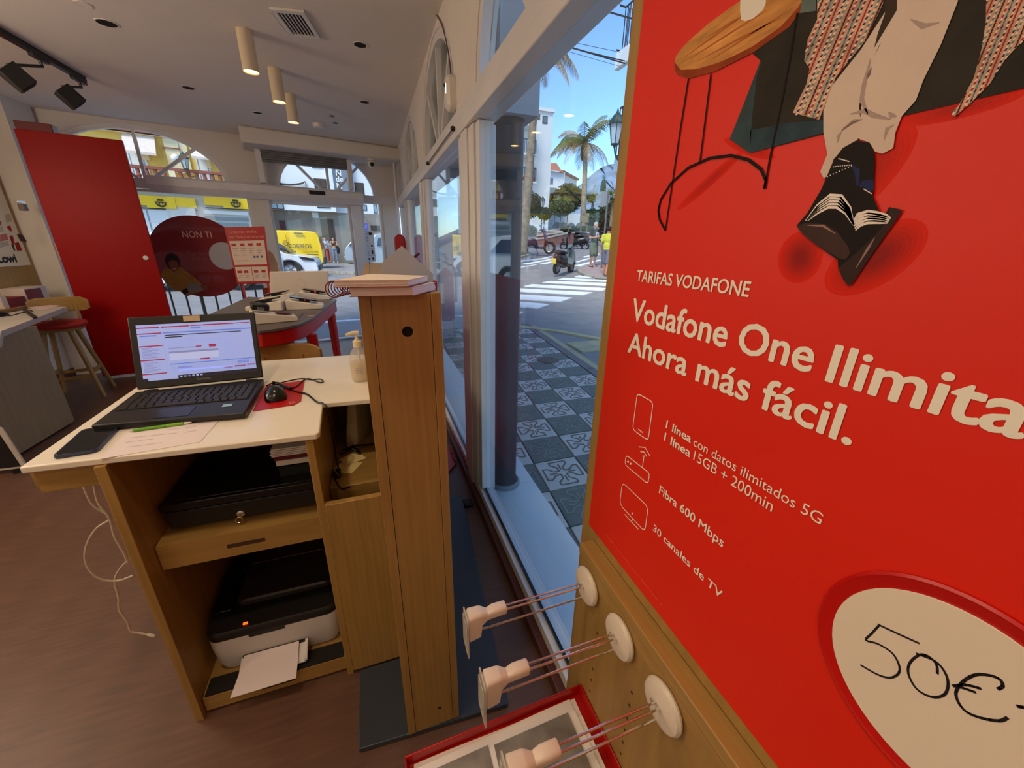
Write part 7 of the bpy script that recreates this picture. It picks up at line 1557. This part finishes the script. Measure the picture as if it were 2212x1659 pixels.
# ================================================================ people
def person(loc, rot, lab, H_=1.72, skin='skin', hair='hair dark', female=False, top=('shirt', 'long'), legs=('trousers', 'long'), shoe='shoe dark', pose='phone', hair_len='short', top_low=.92, stride=0.0, crop=False, extra=None):
    t = thing('person', (0, 0, 0), lab, 'person', None); s_ = H_/1.72; W_ = .17 if female else .195; hipw = .105 if female else .09
    J = {'pel': V((0, 0, .93)), 'wst': V((0, .01, 1.06)), 'chs': V((0, 0, 1.28)), 'nk': V((0, .01, 1.44)), 'hd': V((0, -.03, 1.585))}
    for sd, n in ((-1, 'L'), (1, 'R')):
        st = stride*sd
        J['hip'+n] = V((sd*hipw, 0, .90)); J['kn'+n] = V((sd*(hipw+.005), -.02-st*.5, .50)); J['an'+n] = V((sd*(hipw+.01), .02-st, .09)); J['to'+n] = J['an'+n]+V((sd*.02, -.17, -.055))
        J['sh'+n] = V((sd*W_, .01, 1.405))
        if pose == 'phone': J['el'+n] = V((sd*(W_+.06), .0, 1.13)); J['wr'+n] = V((sd*.07, -.24, 1.16 if n == 'L' else 1.19))
        elif pose == 'chest': J['el'+n] = V((sd*(W_+.07), -.02, 1.14)); J['wr'+n] = V((sd*.05, -.17, 1.30))
        else: J['el'+n] = V((sd*(W_+.05), .03, 1.12)); J['wr'+n] = V((sd*(W_+.05), -.06, .88))
    def limb(mb, a, b, ra, rb, n=5):
        mb.tube([a.lerp(b, i/n) for i in range(n+1)], [ra+(rb-ra)*i/n for i in range(n+1)], 10); mb.blob(a, ra, 8, 6); mb.blob(b, rb, 8, 6)
    def remesh(mb, name, m, vox, par=t):
        o = mb.build(name, m, par); r = o.modifiers.new('join', 'REMESH'); r.mode = 'VOXEL'; r.voxel_size = vox; r.use_smooth_shade = True; sm = o.modifiers.new('soft', 'SMOOTH'); sm.iterations = 3; sm.factor = .5; return o
    b = MB()
    b.blob(J['pel'], (.15, .105, .12), 12, 8); b.blob(J['wst'], (.135, .095, .17), 12, 8); b.blob(V((0, .015, 1.425)), (.13, .07, .05), 12, 8); b.blob(J['chs'], (W_-.03, .105, .17), 12, 8); limb(b, V((0, .01, 1.36)), J['nk']+V((0, -.01, .06)), .064, .055)
    b.blob(J['hd'], (.075, .095, .115), 14, 10); b.blob(J['hd']+V((0, -.03, -.05)), (.055, .065, .06), 12, 8); b.blob(J['hd']+V((0, -.098, -.012)), (.012, .018, .02), 8, 6)
    for sd in (-1, 1): b.blob(J['hd']+V((sd*.077, .005, -.01)), (.012, .02, .03), 8, 6)
    for n in 'LR':
        limb(b, J['hip'+n], J['kn'+n], .082, .052); limb(b, J['kn'+n], J['an'+n], .054, .036); limb(b, J['an'+n], J['to'+n], .036, .03, 3)
        limb(b, J['sh'+n], J['el'+n], .048, .036); limb(b, J['el'+n], J['wr'+n], .037, .026)
        d = (J['wr'+n]-J['el'+n]).normalized(); sd = -1 if n == 'L' else 1; w = V((0, 0, 1)) if pose != 'down' else V((0, 1, 0)); w = (w-d*w.dot(d)).normalized(); pn_ = J['wr'+n]+d*.045
        b.tube([J['wr'+n], pn_+d*.03], [.026, .034], 8)
        for k in range(4): q = pn_+d*.03+w*(.024-.016*k); b.tube([q, q+d*.035, q+d*.06+V((-sd*.012, 0, -.006))], [.0105, .0095, .008], 6)
        q = pn_+w*.026; b.tube([q-d*.02, q+w*.028+d*.012, q+w*.034+d*.035], [.012, .011, .009], 6)
    body = remesh(b, 'body', skin, .011)
    for sd in (-1, 1): MB().blob(J['hd']+V((sd*.03, -.088, .012)), (.011, .006, .007), 8, 6).build('eye', 'ink black', t)
    MB().blob(J['hd']+V((0, -.088, -.058)), (.022, .006, .006), 8, 6).build('mouth', mat('lips', (150, 84, 76), .6, var=0), t)
    hmb = MB().blob(J['hd']+V((0, .018, .035)), (.085, .098, .098), 14, 10)
    if hair_len == 'long':
        for x in (-.075, -.03, .03, .075): limb(hmb, J['hd']+V((x, .05, 0)), J['hd']+V((x*1.25, .07, -.30)), .05, .03)
    remesh(hmb, 'hair', hair, .012)
    c = MB(); m_, typ = top; up_z = 1.02 if crop else .9
    if not crop: c.blob(J['pel']+V((0, 0, .03)), (.165, .122, .12), 12, 8); c.blob(J['wst'], (.158, .118, .19), 12, 8)
    c.blob(J['chs'], (W_-.005, .125, .14 if crop else .175), 12, 8)
    if not crop or typ != 'bare': c.blob(V((0, .01, 1.40)), (W_+.015, .09, .064), 12, 8); c.blob(V((0, .015, 1.435)), (.14, .08, .05), 12, 8)
    if typ != 'bare':
        for n in 'LR':
            e = J['sh'+n].lerp(J['el'+n], .62 if typ == 'short' else 1); limb(c, J['sh'+n], e, .060, .053)
            if typ == 'long': limb(c, J['el'+n], J['el'+n].lerp(J['wr'+n], .9), .052, .042)
    remesh(c, 'top', m_, .013)
    l = MB(); l.blob(J['pel'], (.162, .122, .11), 12, 8); m_, typ = legs
    for n in 'LR':
        if typ == 'shorts': limb(l, J['hip'+n], J['hip'+n].lerp(J['kn'+n], .95), .1, .098)
        else: limb(l, J['hip'+n], J['kn'+n], .094, .066); limb(l, J['kn'+n], J['kn'+n].lerp(J['an'+n], .92), .066, .05)
    remesh(l, 'trousers' if typ != 'shorts' else 'shorts', m_, .013)
    for n in 'LR':
        sm_ = MB(); limb(sm_, J['an'+n]+V((0, .02, -.035)), J['to'+n]+V((0, -.01, 0)), .048, .038, 3); remesh(sm_, 'shoe', shoe, .012)
    if pose == 'phone': 
        q = (J['wrL']+J['wrR'])/2+V((0, -.09, .02)); MB().box(q-V((.035, .01, .06)), q+V((.035, .01, .06)), None).build('phone', 'phone glass', t)
    if extra: extra(t, J, limb, remesh)
    t.scale = (s_, s_, s_); t.location = V(loc)+V((0, 0, .0)); t.rotation_euler = (0, 0, rot); return t
mat('hair dark', (34, 26, 24), .7, var=.1); mat('hair grey', (176, 172, 168), .7, var=.08); mat('cloth black', (24, 24, 28), .85, var=.05); mat('cloth olive', (98, 108, 86), .85, var=.05); mat('cloth lime', (214, 208, 70), .85, var=.04); mat('cloth grey', (116, 116, 128), .85, var=.06); mat('cloth pale blue', (168, 180, 204), .85, var=.04); mat('cloth red', (176, 30, 44), .85, var=.04); mat('denim', (112, 132, 158), .85, var=.1); mat('shoe dark', (36, 34, 34), .6, var=0); mat('shoe white', (226, 226, 226), .6, var=0); mat('skin tan', (188, 132, 104), .6, var=.03)
def logo(t, J, limb, remesh):
    MB().lathe([(.001, 0), (.085, 0), (.085, .012), (.001, .012)], (.0, -.142, 1.27), 20, axis=(0, 1, 0)).build('shirt_print', mat('print pale', (206, 208, 226), .7, var=0), t)
    MB().blob((0, -.143, 1.25), (.022, .006, .045), 8, 6).build('shirt_mark', mat('print rose', (150, 70, 84), .7, var=0), t)
def bags(t, J, limb, remesh):
    mb = MB(); mb.blob((-.27, -.02, 1.02), (.12, .17, .15), 12, 8).blob((-.25, -.05, .80), (.10, .13, .14), 12, 8); limb(mb, V((-.24, -.06, 1.0)), V((-.24, -.04, .72)), .1, .06); remesh(mb, 'carried_jacket', 'cloth black', .018)
    MB().tube(spline([V((.17, -.06, 1.46)), V((.05, -.14, 1.32)), V((-.12, -.15, 1.15)), V((-.22, -.06, 1.02))], 5), .016, 6).build('bag_strap', 'cloth black', t)
def jacket(t, J, limb, remesh):
    mb = MB(); mb.blob((.24, -.03, .86), (.12, .1, .26), 12, 8).blob((.2, -.03, 1.08), (.08, .08, .1), 10, 6); remesh(mb, 'carried_jacket', 'cloth black', .018)
def handbag(t, J, limb, remesh):
    MB().loft([[V((-.26+x, y, z)) for x, y in rrect(w, .09, .03)] for w, z in ((.16, .68), (.2, .74), (.18, .92))]).build('hand_bag', mat('bag cream', (200, 186, 168), .7), t); MB().tube(spline([V((-.26, -.03, .92)), V((-.22, 0, 1.15)), V((-.17, 0, 1.42))], 5), .010, 6).build('bag_strap', 'bag cream', t)
pm = PG(1279, 579); person(pm, math.radians(12), 'grey haired man in black T-shirt and olive shorts looking at his phone by the crossing', 1.78, 'skin tan', 'hair grey', False, ('cloth black', 'short'), ('cloth olive', 'shorts'), 'shoe dark', 'phone', extra=logo)
py_ = PG(1306, 599); person(py_, math.radians(118), 'dark haired man in a lime yellow shirt and grey shorts carrying a black jacket', 1.74, 'skin tan', 'hair dark', False, ('cloth lime', 'short'), ('cloth grey', 'shorts'), 'shoe dark', 'down', stride=.12, extra=bags)
w1 = at(708, 566, 26.3); w1.z = 0; person(w1, math.radians(4), 'woman in pale blue top and red trousers standing beyond the street door', 1.66, 'skin', 'hair dark', True, ('cloth pale blue', 'long'), ('cloth red', 'long'), 'shoe dark', 'phone', extra=handbag)
w2 = at(726, 565, 26.3); w2.z = 0; person(w2, math.radians(-6), 'long haired woman in black crop top and pale jeans carrying a dark jacket', 1.66, 'skin', 'hair dark', True, ('cloth black', 'bare'), ('denim', 'long'), 'shoe white', 'chest', 'long', crop=True, extra=jacket)
